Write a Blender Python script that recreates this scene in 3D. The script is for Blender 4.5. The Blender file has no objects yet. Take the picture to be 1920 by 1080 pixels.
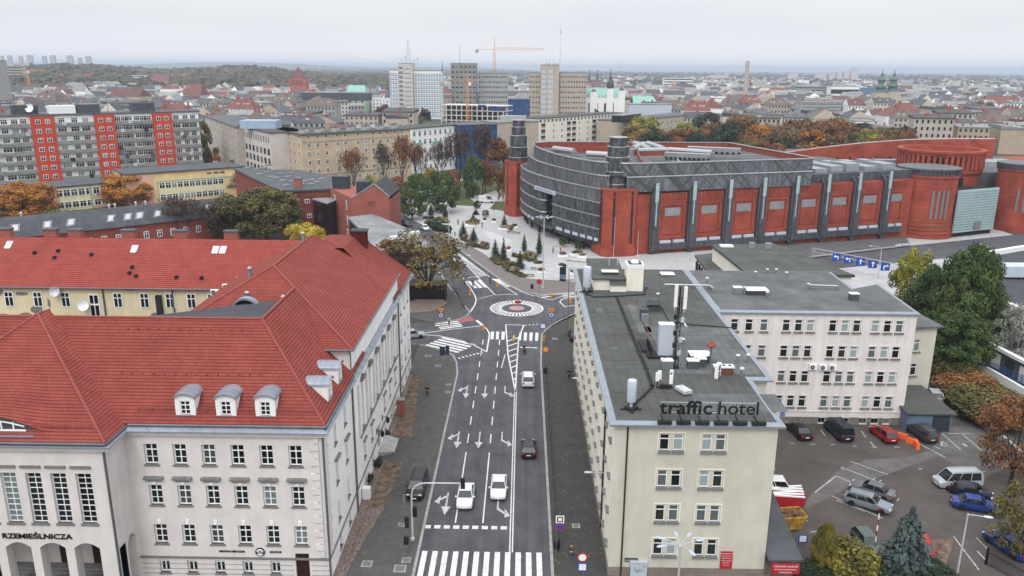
import bpy,math,random
import numpy as np
from mathutils import Vector,Matrix
R = math.radians
SC = bpy.context.scene
COL = SC.collection
# ---------------- camera
F,PITCH,ROLL,YAW,CAMH = 1490.0,.2703,.00763,.0132,45.0
c,s = math.cos(YAW),math.sin(YAW)
fw = np.array([-s*math.cos(PITCH),c*math.cos(PITCH),-math.sin(PITCH)])
rt = np.array([c,s,0.]); up = np.cross(rt,fw)
c,s = math.cos(ROLL),math.sin(ROLL)
rt,up = rt*c+up*s,up*c-rt*s
CAM = np.array([0,0,CAMH])
cd = bpy.data.cameras.new('camera'); cam = bpy.data.objects.new('camera',cd); COL.objects.link(cam)
cd.sensor_width = 36; cd.lens = F/1920*36; cd.clip_start = .5; cd.clip_end = 60000
cam.matrix_world = Matrix(((rt[0],up[0],-fw[0],0),(rt[1],up[1],-fw[1],0),(rt[2],up[2],-fw[2],CAMH),(0,0,0,1)))
SC.camera = cam
# ---------------- sky, sun, exposure
SC.view_settings.view_transform = 'Standard'; SC.view_settings.look = 'None'
SC.view_settings.exposure = 0.3; SC.view_settings.gamma = 1
SUN_EL,SUN_AZ = 50,195
W = bpy.data.worlds.new('World'); SC.world = W; W.use_nodes = True
nt = W.node_tree; nt.nodes.clear()
def N(nt,t,**k):
 n = nt.nodes.new(t)
 for a,b in k.items(): setattr(n,a,b)
 return n
sky = N(nt,'ShaderNodeTexSky',sky_type='NISHITA',sun_disc=False,sun_elevation=R(SUN_EL),sun_rotation=R(SUN_AZ),dust_density=4.0,air_density=1.0)
hs = N(nt,'ShaderNodeHueSaturation'); hs.inputs['Saturation'].default_value = .3
nt.links.new(sky.outputs[0],hs.inputs['Color'])
b1 = N(nt,'ShaderNodeBackground'); b1.inputs[1].default_value = .05; nt.links.new(hs.outputs[0],b1.inputs[0])
tc = N(nt,'ShaderNodeTexCoord'); sx = N(nt,'ShaderNodeSeparateXYZ'); nt.links.new(tc.outputs['Generated'],sx.inputs[0])
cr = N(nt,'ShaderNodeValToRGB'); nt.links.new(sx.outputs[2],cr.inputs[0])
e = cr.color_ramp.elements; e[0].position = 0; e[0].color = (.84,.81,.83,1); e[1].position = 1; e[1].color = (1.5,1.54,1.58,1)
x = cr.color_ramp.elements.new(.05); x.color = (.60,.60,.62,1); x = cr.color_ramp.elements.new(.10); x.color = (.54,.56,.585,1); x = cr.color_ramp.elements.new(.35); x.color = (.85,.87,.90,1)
# soft cloud banks
mp = N(nt,'ShaderNodeMapping'); mp.inputs['Scale'].default_value = (1.2,1.2,5); nt.links.new(tc.outputs['Generated'],mp.inputs[0])
nz = N(nt,'ShaderNodeTexNoise'); nz.inputs['Scale'].default_value = 1.6; nz.inputs['Detail'].default_value = 5; nt.links.new(mp.outputs[0],nz.inputs['Vector'])
cr2 = N(nt,'ShaderNodeValToRGB'); nt.links.new(nz.outputs[0],cr2.inputs[0])
e = cr2.color_ramp.elements; e[0].position = .35; e[0].color = (.93,.95,.97,1); e[1].position = .65; e[1].color = (1.04,1.03,1.03,1)
mu = N(nt,'ShaderNodeMixRGB',blend_type='MULTIPLY'); mu.inputs[0].default_value = 1
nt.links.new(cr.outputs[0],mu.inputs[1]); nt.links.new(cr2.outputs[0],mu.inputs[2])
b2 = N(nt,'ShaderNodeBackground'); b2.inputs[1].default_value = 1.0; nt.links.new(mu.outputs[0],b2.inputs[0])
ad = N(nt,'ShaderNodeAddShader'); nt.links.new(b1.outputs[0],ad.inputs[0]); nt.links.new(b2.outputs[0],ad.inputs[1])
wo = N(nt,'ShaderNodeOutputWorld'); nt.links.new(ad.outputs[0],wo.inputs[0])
sd = bpy.data.lights.new('sun','SUN'); sd.energy = 0.7; sd.angle = R(14); sd.color = (1,.97,.93)
sun = bpy.data.objects.new('sun',sd); COL.objects.link(sun)
az = R(SUN_AZ); d = Vector((math.sin(az)*math.cos(R(SUN_EL)),math.cos(az)*math.cos(R(SUN_EL)),math.sin(R(SUN_EL))))
sun.rotation_euler = d.to_track_quat('Z','Y').to_euler()
# ---------------- pixel of the photograph -> point of the place
def ray(x,y): return fw+rt*(x-960)/F-up*(y-540)/F
def G(x,y,z=0.):
 d = ray(x,y); return Vector(CAM+d*(z-CAMH)/d[2])
def PX(x,y,X):
 d = ray(x,y); return Vector(CAM+d*X/d[0])
def PY(x,y,Y):
 d = ray(x,y); return Vector(CAM+d*Y/d[1])
# ---------------- mesh builder
class MB:
 def __init__(s): s.v = []; s.f = []; s.m = []; s.uv = {}; s.cm = 0
 def quad(s,*p,uv=None):
  n = len(s.v); s.v += [tuple(q) for q in p]; s.f.append(tuple(range(n,n+len(p)))); s.m.append(s.cm)
  if uv: s.uv[len(s.f)-1] = uv
  return s
 def box(s,x0,y0,z0,x1,y1,z1,rot=0,piv=None,skip=''):
  P = [(x0,y0),(x1,y0),(x1,y1),(x0,y1)]
  if rot:
   px,py = piv or ((x0+x1)/2,(y0+y1)/2); c,q = math.cos(rot),math.sin(rot)
   P = [(px+(x-px)*c-(y-py)*q,py+(x-px)*q+(y-py)*c) for x,y in P]
  return s.prism(P,z0,z1,bot='b' not in skip,top='t' not in skip)
 def prism(s,P,z0,z1,bot=True,top=True,sides=True,ins=0):
  n = len(P); k = len(s.v)
  if ins:
   cx = sum(p[0] for p in P)/n; cy = sum(p[1] for p in P)/n
   T = [(cx+(p[0]-cx)*ins,cy+(p[1]-cy)*ins) for p in P]
  else: T = P
  f0 = z0 if callable(z0) else (lambda x,y: z0); f1 = z1 if callable(z1) else (lambda x,y: z1)
  s.v += [(p[0],p[1],f0(p[0],p[1])) for p in P]+[(p[0],p[1],f1(p[0],p[1])) for p in T]
  if sides:
   for i in range(n):
    j = (i+1) % n; s.f.append((k+i,k+j,k+n+j,k+n+i)); s.m.append(s.cm)
  if top: s.f.append(tuple(k+n+i for i in range(n))); s.m.append(s.cm)
  if bot: s.f.append(tuple(k+n-1-i for i in range(n))); s.m.append(s.cm)
  return s
 def tube(s,a,b,r,n=6,r2=None,cap=True):
  a = Vector(a); b = Vector(b); d = (b-a)
  if d.length < 1e-6: return s
  d.normalize(); u = d.orthogonal().normalized(); w = d.cross(u); r2 = r if r2 is None else r2; k = len(s.v)
  for p,q in ((a,r),(b,r2)):
   for i in range(n):
    t = 2*math.pi*i/n; s.v.append(tuple(p+(u*math.cos(t)+w*math.sin(t))*q))
  for i in range(n):
   j = (i+1) % n; s.f.append((k+i,k+j,k+n+j,k+n+i)); s.m.append(s.cm)
  if cap:
   s.f.append(tuple(k+n-1-i for i in range(n))); s.f.append(tuple(k+n+i for i in range(n))); s.m += [s.cm]*2
  return s
 def path(s,pts,r,n=6):
  for a,b in zip(pts,pts[1:]): s.tube(a,b,r,n)
  return s
 def lathe(s,prof,c=(0,0,0),n=16,cap=True):
  k = len(s.v); m = len(prof)
  for r,z in prof:
   for i in range(n):
    t = 2*math.pi*i/n; s.v.append((c[0]+r*math.cos(t),c[1]+r*math.sin(t),c[2]+z))
  for a in range(m-1):
   for i in range(n):
    j = (i+1) % n; s.f.append((k+a*n+i,k+a*n+j,k+(a+1)*n+j,k+(a+1)*n+i)); s.m.append(s.cm)
  if cap:
   s.f.append(tuple(k+n-1-i for i in range(n))); s.f.append(tuple(k+(m-1)*n+i for i in range(n))); s.m += [s.cm]*2
  return s
 def ball(s,c,r,n=10,m=6,sq=(1,1,1)):
  k = len(s.v)
  for a in range(1,m):
   p = math.pi*a/m
   for i in range(n):
    t = 2*math.pi*i/n; s.v.append((c[0]+r*sq[0]*math.sin(p)*math.cos(t),c[1]+r*sq[1]*math.sin(p)*math.sin(t),c[2]-r*sq[2]*math.cos(p)))
  for a in range(m-2):
   for i in range(n):
    j = (i+1) % n; s.f.append((k+a*n+i,k+a*n+j,k+(a+1)*n+j,k+(a+1)*n+i)); s.m.append(s.cm)
  s.f.append(tuple(k+n-1-i for i in range(n))); s.f.append(tuple(k+(m-2)*n+i for i in range(n))); s.m += [s.cm]*2
  return s
 def xf(s,k,M):
  for i in range(k,len(s.v)): s.v[i] = tuple(M @ Vector(s.v[i]))
  return s
 def mesh(s,name,mats,smooth=False):
  me = bpy.data.meshes.new(name); me.from_pydata(s.v,[],s.f)
  if not isinstance(mats,(list,tuple)): mats = [mats]
  for m in mats: me.materials.append(m)
  if len(mats) > 1: me.polygons.foreach_set('material_index',s.m)
  if s.uv:
   ul = me.uv_layers.new(name='UVMap').data
   for i,u in s.uv.items():
    p = me.polygons[i]
    for k,li in enumerate(p.loop_indices): ul[li].uv = u[k]
  if smooth:
   me.polygons.foreach_set('use_smooth',[True]*len(me.polygons))
   if smooth != 2: me.set_sharp_from_angle(angle=R(40))
  me.update(); return me
 def build(s,name,mats,parent=None,smooth=False):
  return place(s.mesh(name,mats,smooth),name,parent)
def base(p):                       # location of a thing's Empty, for parts given in world coordinates
 return Vector((0,0,0)) if p is None or p.parent else p.location
def place(me,name,parent=None,loc=None,rz=0,local=False):
 o = bpy.data.objects.new(name,me); COL.objects.link(o); o.parent = parent
 L = Vector(loc) if loc is not None else Vector((0,0,0))
 if parent is not None and not local: L = L-base(parent)
 o.location = L; o.rotation_euler.z = rz
 return o
def tag(o,label,cat,group=None,kind=None):
 if label: o['label'] = label
 if cat: o['category'] = cat
 if group: o['group'] = group
 if kind: o['kind'] = kind
 return o
def thing(name,label,cat,loc=(0,0,0),rz=0,group=None):
 o = bpy.data.objects.new(name,None); COL.objects.link(o); o.empty_display_size = .5
 o.location = loc; o.rotation_euler.z = rz
 return tag(o,label,cat,group)
def lmb(): return MB()
def lpart(mb,name,mats,t,smooth=False): return place(mb.mesh(name,mats,smooth),name,t,local=True)
def struct(mb,name,mats,kind='structure'):
 o = mb.build(name,mats); o['kind'] = kind; return o
def dup(o,loc=None,rz=None,label=None,group=None,scale=None,parent=None):
 q = o.copy(); COL.objects.link(q)
 if parent: q.parent = parent
 for ch in list(o.children): dup(ch,parent=q)
 if loc is not None: q.location = loc
 if rz is not None: q.rotation_euler.z = rz
 if scale is not None: q.scale = (scale,)*3 if not isinstance(scale,(tuple,list)) else scale
 if label: q['label'] = label
 if group: q['group'] = group
 return q
# ---------------- materials
def nm(name):
 m = bpy.data.materials.new(name); m.use_nodes = True; nt = m.node_tree
 return m,nt,nt.nodes['Principled BSDF']
def rgb(c): return (c[0],c[1],c[2],1)
def mat(name,col,rough=.8,metal=0,var=.12,scale=.6,bump=0,bscale=8,col2=None,spec=.3,streak=0,smap=(1.6,1.6,.12)):
 m,nt,b = nm(name); L = nt.links
 b.inputs['Roughness'].default_value = rough; b.inputs['Metallic'].default_value = metal; b.inputs['Specular IOR Level'].default_value = spec
 g = N(nt,'ShaderNodeNewGeometry')
 n = N(nt,'ShaderNodeTexNoise'); n.inputs['Scale'].default_value = scale; n.inputs['Detail'].default_value = 6; n.inputs['Roughness'].default_value = .65
 L.new(g.outputs['Position'],n.inputs['Vector'])
 r = N(nt,'ShaderNodeValToRGB'); e = r.color_ramp.elements; e[0].position = .3; e[1].position = .7
 c2 = col2 or [x*(1-var*1.6) for x in col]; e[0].color = rgb(c2); e[1].color = rgb([x*(1+var*.6) for x in col])
 L.new(n.outputs[0],r.inputs[0]); out = r.outputs[0]
 if streak:
  mp = N(nt,'ShaderNodeMapping'); mp.inputs['Scale'].default_value = smap; L.new(g.outputs['Position'],mp.inputs[0])
  n2 = N(nt,'ShaderNodeTexNoise'); n2.inputs['Scale'].default_value = 1.0; n2.inputs['Detail'].default_value = 4; L.new(mp.outputs[0],n2.inputs['Vector'])
  r2 = N(nt,'ShaderNodeValToRGB'); e = r2.color_ramp.elements; e[0].position = .38; e[1].position = .6; e[0].color = (1-streak,)*3+(1,); e[1].color = (1,1,1,1)
  L.new(n2.outputs[0],r2.inputs[0]); x = N(nt,'ShaderNodeMixRGB',blend_type='MULTIPLY'); x.inputs[0].default_value = 1
  L.new(out,x.inputs[1]); L.new(r2.outputs[0],x.inputs[2]); out = x.outputs[0]
 L.new(out,b.inputs['Base Color'])
 if bump:
  n3 = N(nt,'ShaderNodeTexNoise'); n3.inputs['Scale'].default_value = bscale; n3.inputs['Detail'].default_value = 4; L.new(g.outputs['Position'],n3.inputs['Vector'])
  bp = N(nt,'ShaderNodeBump'); bp.inputs['Strength'].default_value = bump; bp.inputs['Distance'].default_value = .05
  L.new(n3.outputs[0],bp.inputs['Height']); L.new(bp.outputs[0],b.inputs['Normal'])
 return m
def brickmat(name,c1,c2,mortar,uvw=False,scale=1,w=.5,h=.16,streak=.2,rough=.85):
 m,nt,b = nm(name); L = nt.links; b.inputs['Roughness'].default_value = rough; b.inputs['Specular IOR Level'].default_value = .2
 g = N(nt,'ShaderNodeNewGeometry'); sp = N(nt,'ShaderNodeSeparateXYZ'); L.new(g.outputs['Position'],sp.inputs[0])
 a = N(nt,'ShaderNodeMath',operation='ADD'); L.new(sp.outputs[0],a.inputs[0]); L.new(sp.outputs[1],a.inputs[1])
 cb = N(nt,'ShaderNodeCombineXYZ'); L.new(a.outputs[0],cb.inputs[0]); L.new(sp.outputs[2],cb.inputs[1])
 t = N(nt,'ShaderNodeTexBrick'); L.new(cb.outputs[0],t.inputs['Vector']); t.inputs['Scale'].default_value = scale
 t.inputs['Color1'].default_value = rgb(c1); t.inputs['Color2'].default_value = rgb(c2); t.inputs['Mortar'].default_value = rgb(mortar)
 t.inputs['Brick Width'].default_value = w; t.inputs['Row Height'].default_value = h; t.inputs['Mortar Size'].default_value = .012; t.inputs['Mortar Smooth'].default_value = .3
 n = N(nt,'ShaderNodeTexNoise'); n.inputs['Scale'].default_value = .25; n.inputs['Detail'].default_value = 6; L.new(g.outputs['Position'],n.inputs['Vector'])
 r = N(nt,'ShaderNodeValToRGB'); e = r.color_ramp.elements; e[0].position = .3; e[1].position = .65; e[0].color = (1-streak,)*3+(1,); e[1].color = (1.05,)*3+(1,)
 L.new(n.outputs[0],r.inputs[0]); x = N(nt,'ShaderNodeMixRGB',blend_type='MULTIPLY'); x.inputs[0].default_value = 1
 L.new(t.outputs[0],x.inputs[1]); L.new(r.outputs[0],x.inputs[2]); L.new(x.outputs[0],b.inputs['Base Color'])
 return m
def tilemat(name,c1,c2,dark,row=.42,col=.3):
 m,nt,b = nm(name); L = nt.links; b.inputs['Roughness'].default_value = .85; b.inputs['Specular IOR Level'].default_value = .08
 uv = N(nt,'ShaderNodeUVMap')
 t = N(nt,'ShaderNodeTexBrick'); L.new(uv.outputs[0],t.inputs['Vector']); t.inputs['Scale'].default_value = 1
 t.inputs['Color1'].default_value = rgb(c1); t.inputs['Color2'].default_value = rgb(c2); t.inputs['Mortar'].default_value = rgb(dark)
 t.inputs['Brick Width'].default_value = col; t.inputs['Row Height'].default_value = row; t.inputs['Mortar Size'].default_value = .025; t.inputs['Mortar Smooth'].default_value = .6
 sp = N(nt,'ShaderNodeSeparateXYZ'); L.new(uv.outputs[0],sp.inputs[0])
 dv = N(nt,'ShaderNodeMath',operation='DIVIDE'); dv.inputs[1].default_value = row; L.new(sp.outputs[1],dv.inputs[0])
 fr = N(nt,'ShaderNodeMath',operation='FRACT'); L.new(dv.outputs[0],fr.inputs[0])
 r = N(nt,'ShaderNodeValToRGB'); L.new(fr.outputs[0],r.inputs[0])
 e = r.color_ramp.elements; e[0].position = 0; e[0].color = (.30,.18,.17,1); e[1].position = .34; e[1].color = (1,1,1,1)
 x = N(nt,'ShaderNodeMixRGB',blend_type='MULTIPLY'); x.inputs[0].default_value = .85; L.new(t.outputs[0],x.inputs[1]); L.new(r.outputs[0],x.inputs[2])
 g = N(nt,'ShaderNodeNewGeometry'); n = N(nt,'ShaderNodeTexNoise'); n.inputs['Scale'].default_value = .5; n.inputs['Detail'].default_value = 8; n.inputs['Roughness'].default_value = .7; L.new(g.outputs['Position'],n.inputs['Vector'])
 r2 = N(nt,'ShaderNodeValToRGB'); e = r2.color_ramp.elements; e[0].position = .3; e[1].position = .7; e[0].color = (.78,.76,.76,1); e[1].color = (1.08,1.06,1.06,1); L.new(n.outputs[0],r2.inputs[0])
 y = N(nt,'ShaderNodeMixRGB',blend_type='MULTIPLY'); y.inputs[0].default_value = 1; L.new(x.outputs[0],y.inputs[1]); L.new(r2.outputs[0],y.inputs[2])
 L.new(y.outputs[0],b.inputs['Base Color'])
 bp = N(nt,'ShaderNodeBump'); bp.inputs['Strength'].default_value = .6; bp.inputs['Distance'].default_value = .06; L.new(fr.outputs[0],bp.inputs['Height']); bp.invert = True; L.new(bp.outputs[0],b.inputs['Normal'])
 return m
def glassmat(name,dark,light,cut=.7,rough=.06):
 m,nt,b = nm(name); L = nt.links; b.inputs['Roughness'].default_value = rough; b.inputs['Specular IOR Level'].default_value = .14
 oi = N(nt,'ShaderNodeObjectInfo'); r = N(nt,'ShaderNodeValToRGB'); r.color_ramp.interpolation = 'CONSTANT'; L.new(oi.outputs['Random'],r.inputs[0])
 e = r.color_ramp.elements; e[0].position = 0; e[0].color = rgb(dark); e[1].position = cut; e[1].color = rgb([.5*(a+2*b)/1.5 for a,b in zip(light,dark)])
 q = e.new(cut+(1-cut)*.5); q.color = rgb(light)
 q = e.new(cut*.5); q.color = rgb([x*2.2 for x in dark])
 L.new(r.outputs[0],b.inputs['Base Color']); return m
def leafmat(name,cols,patch=.25):
 m,nt,b = nm(name); L = nt.links; b.inputs['Roughness'].default_value = .65; b.inputs['Specular IOR Level'].default_value = .2
 a = N(nt,'ShaderNodeAttribute',attribute_name='leaf'); g = N(nt,'ShaderNodeNewGeometry')
 n = N(nt,'ShaderNodeTexNoise'); n.inputs['Scale'].default_value = patch; n.inputs['Detail'].default_value = 3; L.new(g.outputs['Position'],n.inputs['Vector'])
 x = N(nt,'ShaderNodeMath',operation='MULTIPLY_ADD'); L.new(n.outputs[0],x.inputs[0]); x.inputs[1].default_value = 1.3; x.inputs[2].default_value = -.4
 y = N(nt,'ShaderNodeMath',operation='MULTIPLY_ADD'); L.new(a.outputs['Fac'],y.inputs[0]); y.inputs[1].default_value = .55; L.new(x.outputs[0],y.inputs[2])
 r = N(nt,'ShaderNodeValToRGB'); L.new(y.outputs[0],r.inputs[0]); e = r.color_ramp.elements
 e[0].position = .1; e[0].color = rgb(cols[0]); e[1].position = .9; e[1].color = rgb(cols[-1])
 for i,cc in enumerate(cols[1:-1]): q = e.new(.1+.8*(i+1)/(len(cols)-1)); q.color = rgb(cc)
 L.new(r.outputs[0],b.inputs['Base Color']); return m
M = {}
def mk(k,*a,**kw): M[k] = mat(k,*a,**kw)
mk('asphalt',(.092,.090,.102),.9,var=.2,scale=.35,bump=.2,streak=.22,smap=(1.1,.035,1))
mk('asphalt_old',(.115,.115,.117),.9,var=.22,scale=.5,bump=.2)
mk('lot',(.088,.073,.069),.92,var=.22,scale=.22,bump=.2)
mk('lot_pale',(.125,.116,.11),.92,var=.25,scale=.4)
mk('pave_dark',(.054,.052,.051),.9,var=.18,scale=.7,bump=.2,bscale=3)
mk('pave',(.086,.082,.08),.9,var=.18,scale=.9,bump=.2,bscale=3)
mk('pave_brown',(.165,.143,.135),.9,var=.15,scale=1.2)
mk('plaza',(.40,.395,.395),.85,var=.12,scale=.5)
mk('plaza_pale',(.48,.475,.47),.85,var=.08,scale=.6)
mk('kerb',(.32,.31,.30),.85,var=.25,scale=2)
mk('paint',(.66,.66,.65),.7,var=.2,scale=1.5)
mk('paint_worn',(.52,.52,.52),.8,var=.4,scale=2.5)
mk('red_paint',(.32,.10,.10),.8,var=.2,scale=2)
mk('soil',(.17,.12,.085),.95,var=.5,scale=1.2,bump=.5,bscale=5)
mk('gravel',(.24,.175,.155),.95,var=.55,scale=5,bump=.8,bscale=9)
mk('grass',(.075,.095,.03),.95,var=.4,scale=.6,bump=.5)
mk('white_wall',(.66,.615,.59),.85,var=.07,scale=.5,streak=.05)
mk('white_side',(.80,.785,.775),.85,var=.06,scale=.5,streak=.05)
mk('trim_grey',(.18,.175,.175),.7,var=.1,scale=2)
mk('zinc',(.27,.30,.345),.45,.4,var=.12,scale=1.2)
mk('gutter',(.14,.15,.165),.5,.4,var=.15)
mk('white',(.78,.78,.77),.6,var=.06,scale=3)
mk('frame',(.86,.86,.85),.5,var=.05,scale=4)
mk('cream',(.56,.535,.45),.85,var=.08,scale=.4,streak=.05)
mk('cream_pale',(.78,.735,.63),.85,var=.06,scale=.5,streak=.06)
mk('pink',(.70,.655,.635),.85,var=.06,scale=.4,streak=.1)
mk('felt',(.074,.077,.074),.9,var=.3,scale=.35,bump=.2,col2=(.052,.053,.046))
mk('felt_pale',(.115,.120,.12),.9,var=.25,scale=.3,bump=.2)
mk('felt_dark',(.055,.058,.066),.9,var=.25,scale=.4)
mk('slate',(.075,.08,.09),.75,var=.25,scale=.5)
mk('steel',(.42,.43,.44),.35,.8,var=.1,scale=3)
mk('pole',(.20,.205,.21),.5,.5,var=.15,scale=3)
mk('pole_pale',(.52,.53,.54),.5,.2,var=.1,scale=3)
mk('black',(.012,.012,.013),.5,var=.2)
mk('black_matt',(.02,.02,.021),.8,var=.2)
mk('antenna',(.45,.50,.57),.4,var=.05)
mk('plinth',(.20,.175,.15),.85,var=.3,scale=1.5)
mk('stone',(.42,.41,.40),.85,var=.2,scale=1.2)
mk('door_brown',(.035,.012,.012),.5,var=.2,scale=3)
mk('yellow_plastic',(.60,.36,.02),.5,var=.15)
mk('orange_plastic',(.75,.12,.03),.5,var=.1)
mk('blue_sign',(.015,.07,.35),.4,var=.05)
mk('red_sign',(.40,.02,.03),.4,var=.05)
mk('yellow_sign',(.75,.42,.02),.4,var=.05)
mk('rust',(.17,.085,.045),.9,var=.5,scale=2)
mk('skip_yellow',(.45,.28,.03),.7,var=.5,scale=2,col2=(.17,.085,.045))
mk('wood',(.12,.085,.055),.8,var=.4,scale=4)
mk('bark',(.05,.04,.033),.95,var=.4,scale=3)
mk('bark_pale',(.11,.09,.075),.95,var=.4,scale=3)
mk('tyre',(.012,.012,.012),.85,var=.1)
mk('rim',(.35,.36,.37),.35,.8,var=.1)
mk('plate',(.75,.75,.72),.5,var=.03)
mk('tail_red',(.30,.012,.012),.3,var=.05)
mk('lamp_glass',(.70,.72,.74),.15,var=.05)
mk('garage_blue',(.12,.18,.27),.6,var=.15,scale=1)
mk('garage_dark',(.035,.045,.06),.6,var=.15,scale=1)
mk('skin',(.52,.33,.25),.6,var=.05)
mk('dark_brick',(.16,.065,.05),.85,var=.2)
mk('blue_tarp',(.022,.07,.21),.7,var=.4,scale=.35,bump=1,bscale=.6)
mk('crane',(.72,.28,.03),.5,var=.1)
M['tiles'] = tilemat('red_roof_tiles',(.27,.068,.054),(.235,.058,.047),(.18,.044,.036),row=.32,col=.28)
M['tiles_far'] = tilemat('red_roof_tiles_weathered',(.33,.078,.065),(.30,.068,.057),(.21,.048,.04),row=.36)
M['ridge'] = mat('ridge_tiles',(.27,.062,.048),.6,var=.2,scale=4)
M['glass'] = glassmat('window_glass',(.008,.009,.010),(.16,.19,.19),.72)
M['glass_blind'] = glassmat('window_glass_blinds',(.012,.014,.014),(.28,.33,.33),.45)
M['car_glass'] = mat('car_glass',(.01,.012,.014),.05,var=.05,spec=.8)
# ---------------- walls with real window openings
def frame2(A,B):
 A = Vector((A[0],A[1])); B = Vector((B[0],B[1])); d = B-A; L = d.length; d /= L
 return A,d,Vector((d[1],-d[0])),L          # outward normal on the right of A->B
def wall(mb,A,B,z0,z1,holes=(),depth=.25):
 A,d,n,L = frame2(A,B)
 us = sorted({0,L,*[h[0] for h in holes],*[h[1] for h in holes]}); zs = sorted({z0,z1,*[h[2] for h in holes],*[h[3] for h in holes]})
 P = lambda u,z,k=0: (A[0]+d[0]*u-n[0]*k,A[1]+d[1]*u-n[1]*k,z)
 for u0,u1 in zip(us,us[1:]):
  run = None
  for a,b in zip(zs,zs[1:]):
   um,zm = (u0+u1)/2,(a+b)/2
   if any(h[0] < um < h[1] and h[2] < zm < h[3] for h in holes):
    if run: mb.quad(P(u0,run[0]),P(u1,run[0]),P(u1,run[1]),P(u0,run[1])); run = None
   else: run = (run[0],b) if run else (a,b)
  if run: mb.quad(P(u0,run[0]),P(u1,run[0]),P(u1,run[1]),P(u0,run[1]))
 for h in holes:
  u0,u1,a,b = h[:4]
  mb.quad(P(u0,a),P(u0,b),P(u0,b,depth),P(u0,a,depth)); mb.quad(P(u1,b),P(u1,a),P(u1,a,depth),P(u1,b,depth))
  mb.quad(P(u0,b),P(u1,b),P(u1,b,depth),P(u0,b,depth)); mb.quad(P(u1,a),P(u0,a),P(u0,a,depth),P(u1,a,depth))
_wm = {}
def winmesh(w,h,vb=1,hb=(.65,),fr=.09,sill=.12,sillmat='trim_grey',gl='glass',frm='frame',mun=.05):
 k = (round(w,2),round(h,2),vb,tuple(hb),fr,sill,sillmat,gl,frm)
 if k in _wm: return _wm[k]
 p = MB(); p.quad((0,0,0),(w,0,0),(w,0,h),(0,0,h))
 f = MB(); y = -.05
 f.box(0,y,0,fr,.0,h); f.box(w-fr,y,0,w,0,h); f.box(fr,y,0,w-fr,0,fr); f.box(fr,y,h-fr,w-fr,0,h)
 for i in range(vb): u = w*(i+1)/(vb+1); f.box(u-fr*.45,y+.004,fr,u+fr*.45,0,h-fr)
 for q in hb:
  t = fr*.5 if q > 0 else mun*.5; z = h*abs(q); f.box(fr,y+.008,z-t,w-fr,0,z+t)
 sm = None
 if sill: q = MB(); q.box(-.12,-.38,-sill,w+.12,.0,0); sm = q.mesh('sill',M[sillmat])
 _wm[k] = (p.mesh('window',M[gl]),f.mesh('frame',M[frm]),sm); return _wm[k]
def windows(t,A,B,holes,depth=.2,name='window',sub=True,**kw):
 A,d,n,L = frame2(A,B); rz = math.atan2(d[1],d[0])
 for h in holes:
  u0,u1,a,b = h[:4]; pm,fm,sm = winmesh(u1-u0,b-a,**kw)
  x,y = A[0]+d[0]*u0-n[0]*depth,A[1]+d[1]*u0-n[1]*depth
  o = place(pm,name,t,(x,y,a),rz)
  if sub:
   place(fm,'frame',o)
   if sm: place(sm,'sill',o)
def rowholes(us,w,rows): return [(u-w/2,u+w/2,a,b) for u in us for a,b in rows]
def roofuv(mb,pts):
 P = [Vector(p) for p in pts]; n = (P[1]-P[0]).cross(P[2]-P[0])
 if n.z < 0: P.reverse(); n = -n
 n.normalize(); e = Vector((0,0,1)).cross(n)
 if e.length < 1e-4: e = Vector((1,0,0))
 e.normalize(); w = n.cross(e)
 mb.quad(*P,uv=[(p.dot(e),p.dot(w)) for p in P])
def text(name,body,size,loc,rot,m,parent=None,ext=.03,off=0,align='LEFT',sx=1):
 cu = bpy.data.curves.new(name,'FONT'); cu.body = body; cu.size = size; cu.extrude = ext; cu.offset = off; cu.align_x = align; cu.resolution_u = 3
 q = bpy.data.objects.new(name,cu); me = bpy.data.meshes.new_from_object(q); bpy.data.objects.remove(q)
 me.materials.clear(); me.materials.append(m); o = place(me,name,parent,loc); o.rotation_euler = rot; o.scale = (sx,1,1)
 return o
# ================= ground, streets, pavements, painted markings
def J(x,y,z=0.): return G(720+x/4.908,460+y/4.908,z)
def xy(*ps): return [(p[0],p[1]) for p in ps]
# the ground sheet: town soil close by, fields and woods far out
m,nt,b = nm('town_ground'); L = nt.links; b.inputs['Roughness'].default_value = .95
g = N(nt,'ShaderNodeNewGeometry')
n1 = N(nt,'ShaderNodeTexNoise'); n1.inputs['Scale'].default_value = .012; n1.inputs['Detail'].default_value = 8; L.new(g.outputs['Position'],n1.inputs['Vector'])
r1 = N(nt,'ShaderNodeValToRGB'); e = r1.color_ramp.elements; e[0].position = .35; e[0].color = (.045,.05,.035,1); e[1].position = .7; e[1].color = (.11,.105,.10,1)
q = e.new(.5); q.color = (.065,.058,.045,1); L.new(n1.outputs[0],r1.inputs[0])
n2 = N(nt,'ShaderNodeTexNoise'); n2.inputs['Scale'].default_value = .0016; n2.inputs['Detail'].default_value = 6; L.new(g.outputs['Position'],n2.inputs['Vector'])
r2 = N(nt,'ShaderNodeValToRGB'); e = r2.color_ramp.elements; e[0].position = .42; e[0].color = (.6,.75,.6,1); e[1].position = .62; e[1].color = (1.15,1.1,1.05,1); L.new(n2.outputs[0],r2.inputs[0])
x = N(nt,'ShaderNodeMixRGB',blend_type='MULTIPLY'); x.inputs[0].default_value = 1; L.new(r1.outputs[0],x.inputs[1]); L.new(r2.outputs[0],x.inputs[2]); L.new(x.outputs[0],b.inputs['Base Color'])
M['ground'] = m
gm = MB(); rs = [0,60,150,350,800,2000,5000,12000,24000]
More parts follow.
